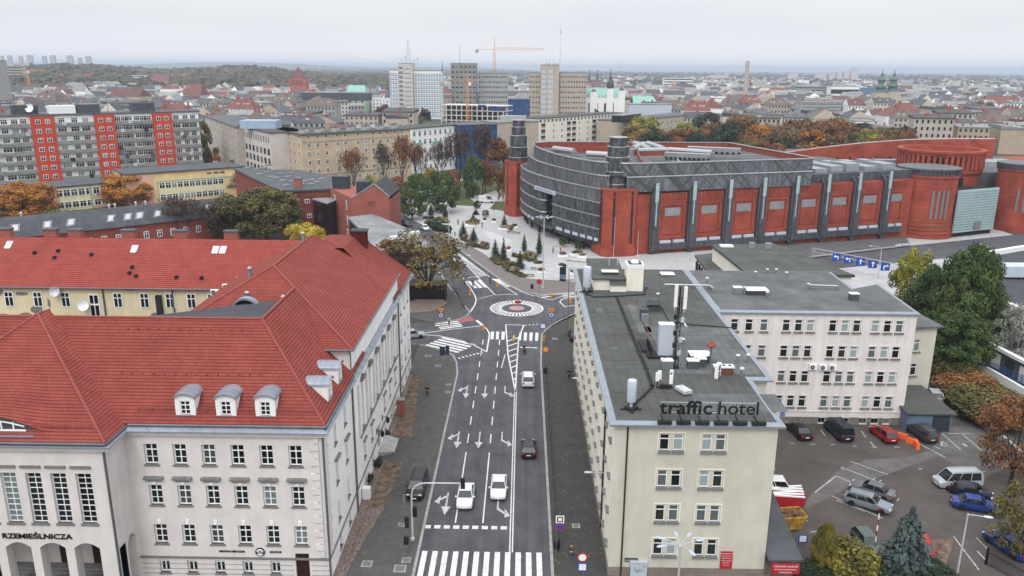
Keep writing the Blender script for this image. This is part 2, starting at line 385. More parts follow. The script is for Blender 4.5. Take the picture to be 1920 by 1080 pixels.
for a,bb in zip(rs,rs[1:]):
 for i in range(24):
  t0,t1 = 2*math.pi*i/24,2*math.pi*(i+1)/24
  P = [(a*math.cos(t0),a*math.sin(t0)),(bb*math.cos(t0),bb*math.sin(t0)),(bb*math.cos(t1),bb*math.sin(t1)),(a*math.cos(t1),a*math.sin(t1))]
  if a == 0: P = P[1:]+[(0,0)]
  gm.quad(*[(p[0],p[1]+100,-.03) for p in P])
struct(gm,'ground',M['ground'])
KL,KR = -9.7,3.1
west = [(-120,137.2),(-120,126.6)]
r_right = xy(G(1015.5,629),G(1022,620),G(1034,611),G(1055,599),G(1075,590),G(1090,584))
r_top = xy(G(1090,551.5),G(1021,554),G(985,549.6),G(968,543),G(950,533),G(895,493.6),G(850,459),G(800,426),G(755,403),G(715,388))
r_left = xy(G(690,398),G(740,425),G(780,460),G(815,500),G(833,524),G(846,543.5),G(862,562),G(874,578),G(881,586),G(876,593),G(858.5,600.6),G(815,607))
r_sw = xy(G(787,647),G(812,653),G(838,661),G(850,668),G(856,680))+[(KL,113)]
road = [(KL,-10),(KR,-10),(KR,118)]+r_right+[(140,147),(140,160)]+r_top+r_left+west+r_sw
rm = MB(); rm.quad(*[(x,y,0) for x,y in road]); struct(rm,'road',M['asphalt'])
H_ = .12
def slab(name,P,m,z1=H_): return struct(MB().prism(P,-.02,z1,bot=False),name,M[m])
slab('pavement',[(-17.2,-10),(KL,-10),(KL,113)]+r_sw[::-1][1:]+[(-17.2,126.6)],'pave')
slab('pavement',[(KR,-10),(8.25,-10),(8.25,143)]+r_right[::-1]+[(KR,118)],'pave_dark')
slab('pavement',r_left[2:][::-1]+[(-60,137.2),(-60,168)],'pave')
tp = r_top[1:]
slab('plaza',[tp[-1]]+tp[::-1][1:]+[(r_top[0])]+[(140,160),(140,240),(60,300),(-5,330),(-40,330)],'plaza')
# brown paving strip beside the curved street
bs = xy(G(1085,547,H_),G(1021,552,H_),G(985,548,H_),G(950,531,H_),G(896,492,H_),G(851,458,H_),G(800,425,H_),G(800,418,H_),G(862,452,H_),G(905,474,H_),G(945,505,H_),G(990,522,H_),G(1085,529,H_))
struct(MB().quad(*[(x,y,H_+.005) for x,y in bs]),'plaza_path',M['pave_brown'])
struct(MB().quad(*[(p.x,p.y,H_+.005) for p in (G(905,432,H_),G(925,436,H_),G(962,452,H_),G(958,456,H_),G(945,458,H_),G(915,445,H_))]),'plaza_path',M['plaza_pale'])
def strip(mb,pts,w,z0,z1):
 pts = [Vector((p[0],p[1],0)) for p in pts]
 for i,(a,b) in enumerate(zip(pts,pts[1:])):
  d = (b-a)
  if d.length < .01: continue
  d.normalize(); n = Vector((-d.y,d.x,0))*w/2; a = a-d*w*.25*(i > 0); zz = i % 2*.002
  mb.prism(xy(a-n,b-n,b+n,a+n),z0,z1+zz,bot=False)
kb = MB()
strip(kb,[(KL,-10),(KL,113)]+r_sw[::-1][1:],.28,-.02,H_+.012)
strip(kb,[(KR,-10),(KR,118)]+r_right,.28,-.02,H_+.012)
strip(kb,r_left[2:],.28,-.02,H_+.012); strip(kb,r_top,.28,-.02,H_+.012)
struct(kb,'kerb',M['kerb'])
# planting strip of gravel and worn earth along the white building
slab('gravel_bed',[(-17.15,50),(-16.1,50),(-16.0,85),(-17.15,85)],'gravel',H_+.03)
slab('gravel_bed',[(-15.99,62),(-15.2,68.5),(-14.25,74.4),(-15.99,74.4)],'gravel',H_+.034)
slab('soil_bed',[(-15.99,74.41),(-14.4,74.41),(-13.7,84.6),(-15.99,84.6)],'soil',H_+.03)
slab('gravel_bed',[(-17.15,91.2),(-16.2,91.2),(-16.4,112),(-17.15,112)],'gravel',H_+.03)
slab('soil_bed',[(-16.19,91.2),(-13.7,91.2),(-15.2,112),(-16.39,112)],'soil',H_+.03)
slab('gravel_bed',xy(*[G(*p) for p in ((768,590),(815,586),(838,572),(828,562),(790,560),(768,570))]),'gravel',.35)
# ---- markings
ZM = .012
mk_ = MB()
def pline(pts,w=.15,z=ZM,mb=None):
 mb = mb or mk_
 pts = [Vector((p[0],p[1],0)) for p in pts]
 for i,(a,b) in enumerate(zip(pts,pts[1:])):
  d = b-a
  if d.length < .01: continue
  d.normalize(); n = Vector((-d.y,d.x,0))*w/2; zz = z+(i % 3)*.002
  b = b+d*w*.3
  mb.quad(*[(q.x,q.y,zz) for q in (a-n,b-n,b+n,a+n)])
def pquad(*pts,z=ZM,mb=None): (mb or mk_).quad(*[(p[0],p[1],z) for p in pts])
def rect(x0,y0,x1,y1,z=ZM,mb=None): pquad((x0,y0),(x1,y0),(x1,y1),(x0,y1),z=z,mb=mb)
def done(name='road_marking',m='paint'):
 global mk_
 if mk_.f: struct(mk_,name,M[m])
 mk_ = MB()
rect(-.98,67,-.86,106.5); rect(-.72,67,-.60,106.5); done()
for i in range(9): a = -9.62+i*.965; rect(a,70.9,a+.62,71.5)
done()
for i in range(12): a = -9.35+i*1.0; rect(a,58.5,a+.52,67)
done('zebra_crossing')
L1,L2 = G(853,985).x,G(905,985).x
for lx in (L1,L2):
 rect(lx-.07,72,lx+.07,87.5)
 for i in range(8): a = 90+i*5.2; rect(lx-.07,a,lx+.07,a+2.6)
pline([G(940,690),G(947,665)],.13); done()
def arrow(cx,y,turn=0,straight=True,s=1.0):
 if straight:
  rect(cx-.09,y-.6*s,cx+.09,y+2.9*s); pquad((cx-.5,y-.6*s),(cx,y-2.6*s),(cx+.5,y-.6*s))
 else: rect(cx-.09,y-.2*s,cx+.09,y+2.9*s)
 if turn:
  k = turn; yy = y+1.3*s if straight else y-.6*s
  P = [(cx+k*.06,yy+.35*s),(cx+k*.06,yy+.9*s),(cx+k*.75,yy),(cx+k*.75,yy-.55*s)]
  Q = [(cx+k*.75,yy+.75*s),(cx+k*.75,yy-1.3*s),(cx+k*1.35,yy-.85*s)]
  for S in (P,Q):
   if k > 0: S = S[::-1]
   pquad(*S,z=ZM+.004)
mids = ((KL+L1)/2,(L1+L2)/2,(L2-.9)/2)
for (yy,ks) in ((G(870,735).y,(0,1,2)),(G(855,825).y,(0,1,2)),(G(833,945).y,(0,)),(G(932,955).y,(2,))):
 for k in ks: arrow(mids[k]+(.3 if k == 0 else 0),yy,(-1,0,1)[k],k < 2,.85)
done('lane_arrow','paint_worn')
# hatched island before the roundabout
A,B_,C_,D_ = J(1120,730),J(1288,735),J(1240,850),J(1130,850)
tip = Vector((-.8,106.3,0))
pline([tip,J(1140,1000),D_,A,B_,C_,J(1225,1050),tip],.2); done()
for i in range(9):
 f = i/9; a = D_.lerp(tip,f); bq = C_.lerp(tip,f)
 pline([a+Vector((.05,-1.6*(1-f)-.3,0)),bq+Vector((-.05,.0,0))],.3,ZM+.004)
done('hatching')
for x0,x1,y0,y1 in ((983,1014,795,865),(1033,1060,795,865),(1083,1114,795,868),(1246,1266,803,874),(1289,1317,803,877),(1341,1369,803,879),(1394,1422,805,880)):
 pquad(J(x0-3,y1),J(x1-6,y1),J(x1,y0),J(x0,y0))
done('zebra_crossing')
for x0,x1,y in ((1252,1270,938),(1282,1345,940),(1357,1404,943)): pline([J(x0,y),J(x1,y)],.35)
done()
for a,bq in (((530,850),(825,915)),((498,867),(790,932)),((462,883),(755,950)),((425,898),(715,965)),((388,914),(680,983))): pline([J(*a),J(*bq)],.62)
done('zebra_crossing')
for a,bq in (((455,706),(530,698)),((470,724),(680,700)),((470,741),(690,715)),((505,757),(705,729)),((515,770),(715,743)),((620,687),(660,682))): pline([J(*a),J(*bq)],.5)
done('zebra_crossing')
pline([J(310,815),J(600,775),J(905,740),J(940,765),J(965,800),J(970,830),J(945,980)],.22)
pline([J(320,820),J(500,832),J(620,855),J(720,880),J(830,920),J(945,980)],.22); done()
def teeth(a,bq,n,s=.55):
 a,bq = J(*a),J(*bq); d = (bq-a)/n; w = Vector((-d.y,d.x,0)).normalized()
 for i in range(n):
  p = a+d*i; pquad(p,p+d*.6,p+d*.3+w*s*(1 if w.y > 0 else -1))
teeth((690,1045),(930,985),7,.8); teeth((865,497),(1010,460),7); teeth((1300,738),(1500,722),6); pline([J(850,690),J(900,730)],.5); done('give_way_marking')
RC = Vector((-1,147.7,0))
def ring(r0,r1,z,n=64,mb=None):
 for i in range(n):
  t0,t1 = 2*math.pi*i/n,2*math.pi*(i+1)/n
  (mb or mk_).quad(*[(RC.x+r*math.cos(t),RC.y+r*math.sin(t),z) for r,t in ((r0,t0),(r1,t0),(r1,t1),(r0,t1))])
ring(4.95,5.2,ZM); ring(2.95,3.15,ZM)
for i in range(40):
 t = 2*math.pi*i/40; d = Vector((math.cos(t),math.sin(t),0)); pline([RC+d*3.16,RC+d*4.85],.34,ZM)
done('roundabout_marking')
ring(0,1.5,ZM+.03,32); struct(mk_,'roundabout_centre',mat('faded_red_paint',(.42,.24,.23),.85)); mk_ = MB()
# curved street to the north
pline([J(600,15),J(640,50),J(860,290),J(1020,455)],.2); pline([J(640,40),J(700,85),J(940,270),J(1060,350),J(1225,453)],.2)
pline([J(1020,458),J(1120,452),J(1225,453)],.2)
for i in range(22):
 f = i/22; a = J(650,60).lerp(J(880,300),f); bq = J(690,80).lerp(J(955,285),f); pline([a,bq],.42,ZM+.004)
pline([J(650,235),J(690,262),J(735,310),J(800,400),J(835,460),J(848,500),J(838,545),J(795,612)],.25); done()
for a,bq in (((825,325),(890,390)),((868,318),(938,385)),((775,330),(845,392)),((1010,310),(1115,375)),((1045,310),(1145,380))): pline([J(*a),J(*bq)],.75)
pline([J(765,297),J(865,290)],.3); done('zebra_crossing')
pline([J(1240,422),J(1300,442),J(1370,464),J(1490,464)],.18); pline([J(1410,470),J(1540,502),J(1660,462)],.18)
pline([J(1800,545),J(1665,566),J(1617,520),J(1640,495),J(1800,478)],.22); done()
for a,bq in (((1640,464),(1800,448)),((1650,478),(1800,465)),((1440,480),(1530,470))): pline([J(*a),J(*bq)],.5)
done('zebra_crossing')
struct(MB().quad(*[(p.x,p.y,ZM+.001) for p in (J(670,693),J(790,652),J(838,690),J(700,712))][::-1]),'red_paint_patch',M['red_paint'])
# manhole covers and inspection frames in the pavements
def cover(p,w,d=None,rz=0,label=None):
 mb = MB(); d = d or w; mb.box(p.x-w/2,p.y-d/2,H_-.01,p.x+w/2,p.y+d/2,H_+.008,rz); mb.cm = 1
 mb.box(p.x-w*.36,p.y-d*.36,H_,p.x+w*.36,p.y+d*.36,H_+.013,rz)
 return tag(mb.build('manhole_cover',[M['kerb'],M['pave_brown']]),label,'manhole cover','inspection covers set in the pavement')
for px,py,w,l in ((688,1057,1.0,'square inspection cover in the left pavement, closest to the pebble strip'),(750,1066,1.15,'biggest square inspection cover, near the left end of the zebra crossing'),(762,1050,.85,'small square inspection cover beside the left kerb near the zebra crossing'),(753,984,.7,'square inspection cover on the left pavement beside the traffic light'),(822,686,.9,'pale square cover near the tall blue road sign on the left pavement'),(841,721,.7,'pale cover near the left kerb beside the far row of arrows'),(840,735,.7,'pale cover at the left kerb, a step below another one'),(803,667,1.0,'pale double cover on the pavement corner by the side street'),(1080,986,.8,'brown square cover in the right pavement near the no-stopping sign'),(1040,635,.9,'pale cover in the right pavement near the parked black car')):
 cover(G(px,py,H_),w,label=l)
# ---- car park
lotP = [(22.9,20),(72,20),(66,84),(62,97),(57,107.5),(66.5,124),(60,126),(53,108),(50,96.2),(22.9,96.2)]
struct(MB().quad(*[(x,y,.004) for x,y in lotP]),'car_park',M['lot'])
struct(MB().quad(*[(p.x,p.y,.009) for p in (G(1522,925),G(1575,880),G(1625,862),G(1700,858),G(1745,845),G(1770,805),G(1790,800),G(1840,800),G(1900,870),G(1840,900),G(1760,855),G(1690,880),G(1590,915),G(1500,960))][::-1]),'car_park_patch',M['lot_pale'])
def T(x,y): return G(1430+x/3.857,680+y/3.857)
for a,bq in (((630,712),(900,808)),((570,755),(880,880)),((530,820),(660,872)),((530,820),(380,938)),((1295,510),(1430,628)),((1345,512),(1520,514)),((1440,512),(1580,632)),((535,995),(740,1078)),((420,487),(452,530)),((714,495),(745,540)),((775,570),(810,610)),((790,612),(830,612)),((200,580),(232,588)),((345,590),(378,590)),((490,597),(520,590)),((650,605),(678,604)),((950,610),(992,612)),((1245,605),(1280,624)),((1110,576),(1318,684)),((780,855),(815,835)),((830,870),(858,850)),((565,760),(590,775)),((970,1000),(985,985)),((1280,920),(1320,925)),((1125,770),(1150,768)),((80,775),(90,765)),((1580,785),(1615,790))):
 pline([T(*a),T(*bq)],.11)
for a,bq in (((1788,1006),(1835,1068)),((1830,1008),(1850,1028)),((1500,973),(1515,977)),((1520,998),(1531,996)),((1832,1033),(1848,1050)),((1560,930),(1655,972))): pline([G(*a),G(*bq)],.11)
for a,bq in (((1285,575),(1330,585)),((1290,598),(1335,600)),((1300,570),(1290,600)),((1440,590),(1480,600)),((1455,585),(1470,605))): pline([T(*a),T(*bq)],.18)
done('bay_marking','paint_worn')
# ================= the white trade-chamber building on the left
XE,YS,ZW,ZE = -17.0,62.0,14.7,15.4
TB = thing('office_building','white stuccoed office building with red tiled hip roofs, arched dormers and an arcade','building',(-30,80,0))
rowsS = [(11.55,13.5),(7.6,9.55),(3.75,5.65)]
colS = [-31.98+2.51*i for i in range(6)]
wm_ = MB(); ws = MB()
hS = rowholes([x+36 for x in colS],1.15,rowsS)+rowholes([x+36 for x in colS[:5]],.9,[(.75,2.05)])
door = (-20.1+36,-18.85+36,0.1,2.9)
wall(wm_,(-36,YS),(XE,YS),-.1,ZW,hS+[door],.32)
def east(rows,cols,w): return rowholes([y-YS for y in cols],w,rows)
hE = east(rowsS+[(.75,2.05)],(66.4,70.5),.95)
cY = [78.8+4.2*i for i in range(6)]
hE += east([(7.4,12.7)],cY,1.25)+east([(3.75,5.65),(.9,2.3)],[y for y in cY if y != cY[2]],1.05)+east(rowsS+[(.75,2.05)],(106,109.5,112.7),.95)
dE = (cY[2]-.8-YS,cY[2]+.8-YS,.55,3.6)
wall(ws,(XE,YS),(XE,115),-.1,ZW,hE+[dE],.32)
wall(ws,(XE,115),(-27,115),-.1,ZW); wall(ws,(XE,74.0),(XE,104.2),ZW+.41,18.0); wall(wm_,(-38,74.0),(XE,74.0),15,18.0)
wall(ws,(XE,104.2),(-30,104.2),15,18.0)
# risalit with arcade
YR,XR = 58.9,-34.1
wm_.build('wall',M['white_wall'],TB); wm_ = MB()
tall = [(-36.95-2.1*i) for i in range(5)]
arch = [(-38.0-2.95*i,-35.8-2.95*i) for i in range(4)]
A0 = -60
wall(wm_,(A0,YR),(XR,YR),5.75,ZW,[(x-A0,x-A0+1.3,7.6,12.27) for x in tall],.34)
piers = [(arch[i+1][1],arch[i][0]) for i in range(3)]+[(arch[0][1],XR),(A0,arch[3][0])]
for a,b in piers: wm_.box(a,YR,-.1,b,YR+1.0,5.2,skip='b')
for a,b in arch:
 pts = [(a+(b-a)*i/10,5.2+.5*math.sin(math.pi*i/10)) for i in range(11)]
 for (x0,z0),(x1,z1) in zip(pts,pts[1:]):
  wm_.quad((x0,YR,z0),(x1,YR,z1),(x1,YR,5.75),(x0,YR,5.75)); wm_.quad((x1,YR,z1),(x0,YR,z0),(x0,YR+1,z0),(x1,YR+1,z1))
for a,b in piers: wm_.quad((a,YR,5.2),(b,YR,5.2),(b,YR,5.75),(a,YR,5.75))
# side wall of the risalit with its narrow arch
for a,b,z in ((YR,60.2,-.1),(61.75,YS+.35,-.1)): wm_.quad((XR,a,z),(XR,b,z),(XR,b,ZW),(XR,a,ZW))
pts = [(60.2+1.55*i/8,4.6+.75*math.sin(math.pi*i/8)) for i in range(9)]
for (y0,z0),(y1,z1) in zip(pts,pts[1:]): wm_.quad((XR,y0,z0),(XR,y1,z1),(XR,y1,ZW),(XR,y0,ZW)); wm_.quad((XR,y1,z1),(XR,y0,z0),(XR-1,y0,z0),(XR-1,y1,z1))
wm_.quad((XR,60.2,0),(XR,60.2,4.6),(XR-1,60.2,4.6),(XR-1,60.2,0)); wm_.quad((XR,61.75,4.6),(XR,61.75,0),(XR-1,61.75,0),(XR-1,61.75,4.6))
wm_.quad((A0,62.9,-.1),(XR-1,62.9,-.1),(XR-1,62.9,6),(A0,62.9,6)); wm_.quad((XR-1,60.0,-.1),(XR-1,62,-.1),(XR-1,62,5.6),(XR-1,60.0,5.6))
wm_.quad((A0,YR+1,5.8),(XR-1,YR+1,5.8),(XR-1,62.9,5.8),(A0,62.9,5.8))
wm_.build('arcade_wall',M['white_wall'],TB); ws.build('side_wall',M['white_side'],TB)
# arcade steps
st = MB()
for i in range(6): st.box(-46.5,60.2+i*.36,-.05,-35.3,62.85,.05+.16*(i+1),skip='b')
st.build('steps',M['trim_grey'],TB)
for x0 in (-41.9,-38.9,-36.6):
 d_ = MB(); d_.box(x0,62.84,1.0,x0+1.1,62.89,3.6); d_.build('door',M['door_brown'],TB)
# windows
windows(TB,(-36,YS),(XE,YS),[h for h in hS if h[2] > 3],.3,vb=1,hb=(.68,-.33),fr=.1,sill=.16)
windows(TB,(-36,YS),(XE,YS),[h for h in hS if h[2] < 3],.3,vb=1,hb=(.8,),fr=.12,sill=.16)
windows(TB,(A0,YR),(XR,YR),[(x-A0,x-A0+1.3,7.6,12.27) for x in tall],.3,vb=1,hb=(-.11,-.22,.34,-.45,-.56,.68,-.78,-.89),fr=.065,sill=.22)
windows(TB,(XE,YS),(XE,115),[h for h in hE if h[3]-h[2] < 3],.3,vb=1,hb=(.68,),fr=.12,sill=.16)
windows(TB,(XE,YS),(XE,115),[h for h in hE if h[3]-h[2] > 3],.3,vb=1,hb=(.3,.5,.75),fr=.1,sill=.22)
d_ = MB(); d_.box(-20.05,YS+.2,.1,-18.9,YS+.26,2.85); d_.build('door',M['door_brown'],TB)
d_ = MB(); d_.box(XE-.28,cY[2]-.78,.55,XE-.2,cY[2]+.78,3.55); d_.build('door',M['wood'],TB)
# window hoods, keystones, courses, quoins
def trim(mb,A,B,u,z,w,h,k):
 A,d,n,L = frame2(A,B); p = A+d*u; mb.box(p[0]-w/2,p[1]-k/2,z,p[0]+w/2,p[1]+k/2,z+h,math.atan2(d[1],d[0]))
for x in colS:
 tm = MB(); y = YS
 tm.prism([(x-.85,y-.3),(x+.85,y-.3),(x+.85,y),(x-.85,y)],10.15,lambda a,b: 10.33+.1*(b > y-.1)); tm.prism([(x-.62,y-.2),(x+.62,y-.2),(x+.62,y),(x-.62,y)],10.0,10.15)
 tm.prism([(x-.4,y-.32),(x+.4,y-.32),(x+.4,y),(x-.4,y)],10.33,10.45,ins=.8); tm.build('window_hood',M['trim_grey'],TB)
 for z in (9.65,5.75):
  k = MB(); k.prism([(x-.16,y-.08),(x+.16,y-.08),(x+.16,y),(x-.16,y)],z,z+.42); k.build('keystone',M['white'],TB)
for i,x in enumerate(tall):
 tm = MB(); tm.box(x-.3,YR-.16,12.78,x+1.4,YR,12.98); tm.build('window_hood',M['trim_grey'],TB)
cs = MB(); cs.box(-34.05,YS-.12,2.28,XE+.12,YS,2.46); cs.box(XE,YS,2.28,XE+.12,115.1,2.46); cs.box(XE,77.0,6.85,XE+.14,102.5,7.05)
for i in range(4): cs.box(-34.05,YS-.02,.15+.5*i,-20.3,YS,.19+.5*i); cs.box(-18.7,YS-.02,.15+.5*i,XE,YS,.19+.5*i)
cs.build('string_course',M['trim_grey'],TB)
for y in cY:
 tm = MB(); tm.box(XE,y-.95,13.0,XE+.35,y+.95,13.18); tm.box(XE,y-.6,13.18,XE+.3,y+.6,13.36); tm.box(XE,y-.25,13.36,XE+.25,y+.25,13.5); tm.build('window_hood',M['trim_grey'],TB)
 if y != cY[2]: tm = MB(); tm.box(XE,y-.75,5.85,XE+.25,y+.75,6.05); tm.build('window_hood',M['trim_grey'],TB)
for y in (66.4,70.5): tm = MB(); tm.box(XE,y-.8,10.1,XE+.3,y+.8,10.3); tm.build('window_hood',M['trim_grey'],TB)
qn = MB()
for i in range(17):
 w_ = .8 if i % 2 else .45; z = 2.6+i*.7
 qn.prism([(XE-w_-.35,YS-.14),(XE-.35,YS-.14),(XE-.35,YS),(XE-w_-.35,YS)],z,z+.58)
 qn.box(XE,YS+.3,z,XE+.1,YS+.3+(.9 if i % 2 else 1.2),z+.58)
for y in cY+[cY[-1]+4.2]:
 for i in range(14): qn.box(XE,y-2.1-.3,7.4+i*.42,XE+.16,y-2.1+.3,7.4+i*.42+.34)
qn.build('quoins',M['white_wall'],TB)
# cornice and zinc ledge
def ring_(P,o):
 out = []
 n = len(P)
 for i in range(n):
  a,b,c_ = Vector(P[i-1]),Vector(P[i]),Vector(P[(i+1) % n]); d1 = (b-a).normalized(); d2 = (c_-b).normalized()
  n1 = Vector((d1.y,-d1.x)); n2 = Vector((d2.y,-d2.x)); v = (n1+n2); v = v/max(.2,v.dot(n1)); out.append((b.x+v.x*o,b.y+v.y*o))
 return out
foot = [(A0,YR),(XR,YR),(XR,YS),(XE,YS),(XE,115),(A0,115)]
cn = MB()
for o_,z0,z1 in ((.32,ZW-.25,ZW+.02),(.5,ZW+.02,ZW+.2)):
 q = ring_(foot,o_)
 for i in range(4): cn.quad((*q[i],z0),(*q[i+1],z0),(*q[i+1],z1),(*q[i],z1)); cn.quad((*foot[i],z0),(*foot[i+1],z0),(*q[i+1],z0),(*q[i],z0))
cn.build('cornice',M['white_wall'],TB)
lg = MB(); f1,f2 = ring_(foot,.62),ring_(foot,-.25)
for i in range(4):
 j = (i+1) % len(f1); a,b = Vector(f1[i]),Vector(f1[j]); c_,d2 = Vector(f2[i]),Vector(f2[j]);
 lg.quad((a.x,a.y,ZW+.16),(b.x,b.y,ZW+.16),(b.x,b.y,ZW+.26),(a.x,a.y,ZW+.26)); lg.quad((a.x,a.y,ZW+.26),(b.x,b.y,ZW+.26),(d2.x,d2.y,ZW+.62),(c_.x,c_.y,ZW+.62))
 L_ = (b-a).length; k = int(L_/1.9)
 for q in range(1,k):
  t = q/k; p0,p1 = a.lerp(b,t),c_.lerp(d2,t); lg.tube((p0.x,p0.y,ZW+.275),(p1.x,p1.y,ZW+.635),.025,4)
lg.build('zinc_ledge',M['zinc'],TB)
# roofs
rf = MB(); zr = 22.6; yr = 69.3; xr = -23.9
roofuv(rf,[(-80,YS-.05,ZE),(XE+.3,YS-.05,ZE),(xr,yr,zr),(-80,yr,zr)])
roofuv(rf,[(XE+.3,YS-.05,ZE),(XE+.3,80,ZE),(xr,80,zr),(xr,yr,zr)])
ap = (-44.2,68.6,23.05)
roofuv(rf,[(-54.6,YR-.4,15.3),(XR+.25,YR-.4,15.3),ap]); roofuv(rf,[(XR+.25,YR-.4,15.3),(XR+.25,YS+.2,15.3),(-43.0,69.25,22.62),(-43.9,70,23.0),ap]); roofuv(rf,[(-54.6,YR-.4,15.3),ap,(-44.3,70,23.0),(-54.6,72,15.3)])
tS,tN = (-27.2,83.9,24.0),(-27.2,100,24.0); xe,xw,ys,yn,ze = -16.65,-37.7,73.6,104.3,18.1
roofuv(rf,[(xw,ys,ze),(xe,ys,ze),tS]); roofuv(rf,[(xe,ys,ze),(xe,yn,ze),tN,tS]); roofuv(rf,[(xe,yn,ze),(xw,yn,ze),tN]); roofuv(rf,[(xw,yn,ze),(xw,ys,ze),tS,tN])
nr = (-23.2,108.4,22.4)
roofuv(rf,[(XE+.3,100,ZE),(XE+.3,115.2,ZE),nr,(-23.2,100,22.4)]); roofuv(rf,[(XE+.3,115.2,ZE),(-27,115.2,ZE),(-27,108.4,22.4),nr]); roofuv(rf,[(-23.2,100,22.4),nr,(-27,108.4,22.4),(-27,100,22.4)])
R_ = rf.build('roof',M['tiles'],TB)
# eyebrow window in the risalit roof
ey = MB(); sl = (ap[2]-15.3)/(ap[1]-YR+.4); cx = -43.2; nu = 26
def ez(u): return 1.25*math.cos(math.pi*u/9.6)**2*(abs(u) < 4.8)
rowsE = []
for v in range(9):
 f = v/8; row = []
 for i in range(nu+1):
  u = -4.8+9.6*i/nu; yb = YR-.4+.75; zb = 15.3+.75*sl; L_ = 5.2*max(.02,ez(u)/1.25)**.5
  y = yb+L_*f*1.0; z = zb+(y-yb)*sl+ez(u)*(1-f)**1.6+.03; row.append((cx+u,y,z))
 rowsE.append(row)
for a,b in zip(rowsE,rowsE[1:]):
 for i in range(nu):
  n_ = Vector((0,-sl,1)).normalized(); e_ = Vector((1,0,0)); w_ = n_.cross(e_); P = [Vector(p) for p in (a[i],a[i+1],b[i+1],b[i])]; ey.quad(*P,uv=[(p.x,p.dot(w_)) for p in P])
E_ = ey.build('eyebrow_dormer',M['tiles'],TB,smooth=2)
fg = MB(); P = rowsE[0]
for i in range(nu): fg.quad((P[i][0],P[i][1]+.12,15.3+.72*sl),(P[i+1][0],P[i+1][1]+.12,15.3+.72*sl),(P[i+1][0],P[i+1][1]+.12,P[i+1][2]-.02),(P[i][0],P[i][1]+.12,P[i][2]-.02))
place(fg.mesh('window',M['glass']),'window',E_)
fr = MB(); yb = P[0][1]; zb = 15.3+.75*sl
fr.path([(cx-2.4+4.8*i/16,yb+.06,zb+.1+.9*math.cos(math.pi*(-2.4+4.8*i/16)/9.6)**2-.15) for i in range(17)],.06,4); fr.box(cx-2.5,yb,zb,cx+2.5,yb+.12,zb+.12)
for u in (-1.5,-.5,.5,1.5): fr.box(cx+u-.05,yb+.02,zb+.1,cx+u+.05,yb+.1,zb+.8)
place(fr.mesh('frame',M['frame']),'frame',E_)
zq = MB(); zq.box(cx-3.4,yb-.5,zb-.32,cx+3.4,yb-.02,zb-.22); place(zq.mesh('sill',M['zinc']),'sill',E_)
# ridge and hip tiles
rg = MB()
for a,b in (((xr,yr,zr),(XE+.3,YS,ZE)),((xr,yr,zr),(-43,yr,zr)),(ap,(XR+.25,YR-.4,15.3)),(ap,(-54.6,YR-.4,15.3)),(ap,(-43.9,70,23.0)),(tS,(xe,ys,ze)),(tS,(xw,ys,ze)),(tS,tN),(tN,(xe,yn,ze)),(nr,(XE+.3,115.2,ZE)),((-60,yr,zr),(-44,yr,zr)),((xr,yr,zr),(xr,80,zr))):
 rg.tube(a,b,.13,6)
ro = rg.build('ridge_tiles',M['ridge'],R_)
sg = MB()
for x0,x1,y,z in ((-33.0,-17.6,YS+.75,ZE+.85),(-43.5,-35.3,YR+.55,16.1)):
 sg.tube((x0,y,z+.12),(x1,y,z+.12),.03,4); sg.tube((x0,y,z+.3),(x1,y,z+.3),.03,4)
 for i in range(int((x1-x0)/1.2)): sg.box(x0+i*1.2,y-.03,z-.15,x0+i*1.2+.05,y+.03,z+.33)
place(sg.mesh('snow_guard',M['ridge']),'snow_guard',R_)
hk = MB()
for r0,dz,off in ((.12,0,0),(.55,0,.6)):
 for i in range(14):
  f = r0; y = YS+(yr-YS)*(1-f); z = ZE+(zr-ZE)*(1-f); x = -36+i*.95+off
  if x < XE-8.5*(1-f)-.5 and x > XR-8*(1-f): hk.box(x,y-.1,z-.02,x+.09,y+.05,z+.14)
place(hk.mesh('roof_hooks',M['ridge']),'roof_hooks',R_)
dk = MB(); dk.quad((-80,yr+.1,zr-.06),(-35.5,yr+.1,zr-.06),(-35.5,77,14.5),(-80,77,14.5)); dk.quad((-35.5,yr+.1,zr-.06),(xr,yr+.1,zr-.06),(xr,82,21.0),(-33.0,77,20.6)); dk.quad((-35.5,yr+.1,zr-.06),(-33,77,20.6),(-35.5,77,14.5)); dk.build('flat_roof',M['felt_dark'],TB)
# gutters
gu = MB()
for a,b in (((-33.6,YS-.1,ZE-.08),(XE+.4,YS-.1,ZE-.08)),((XE+.4,YS-.1,ZE-.08),(XE+.4,73.6,ZE-.08)),((-54,YR-.5,15.2),(XR+.35,YR-.5,15.2)),((XR+.35,YR-.5,15.2),(XR+.35,YS-.1,15.2)),((xw,ys-.08,ze-.06),(xe+.08,ys-.08,ze-.06)),((xe+.08,ys-.08,ze-.06),(xe+.08,yn,ze-.06)),((XE+.4,104.4,ZE-.08),(XE+.4,115.2,ZE-.08))): gu.tube(a,b,.11,6)
gu.build('gutter',M['gutter'],TB)
for p,q in (((XE+.05,YS-.09),ZW),((XE+.12,73.7),ZW),((XE+.12,103.6),ZW),((XR-.15,YR-.1),ZW)):
 dp = MB(); dp.tube((p[0],p[1],0),(p[0],p[1],q-.2),.1,8); dp.build('downpipe',M['gutter'],TB)
dp = MB(); dp.path([(xe-.3,ys+.1,ze-.2),(xe-.3,ys+.3,ze-.7),(xe-.3,ys+.3,ZE)],.07,6); dp.build('downpipe',M['gutter'],TB)
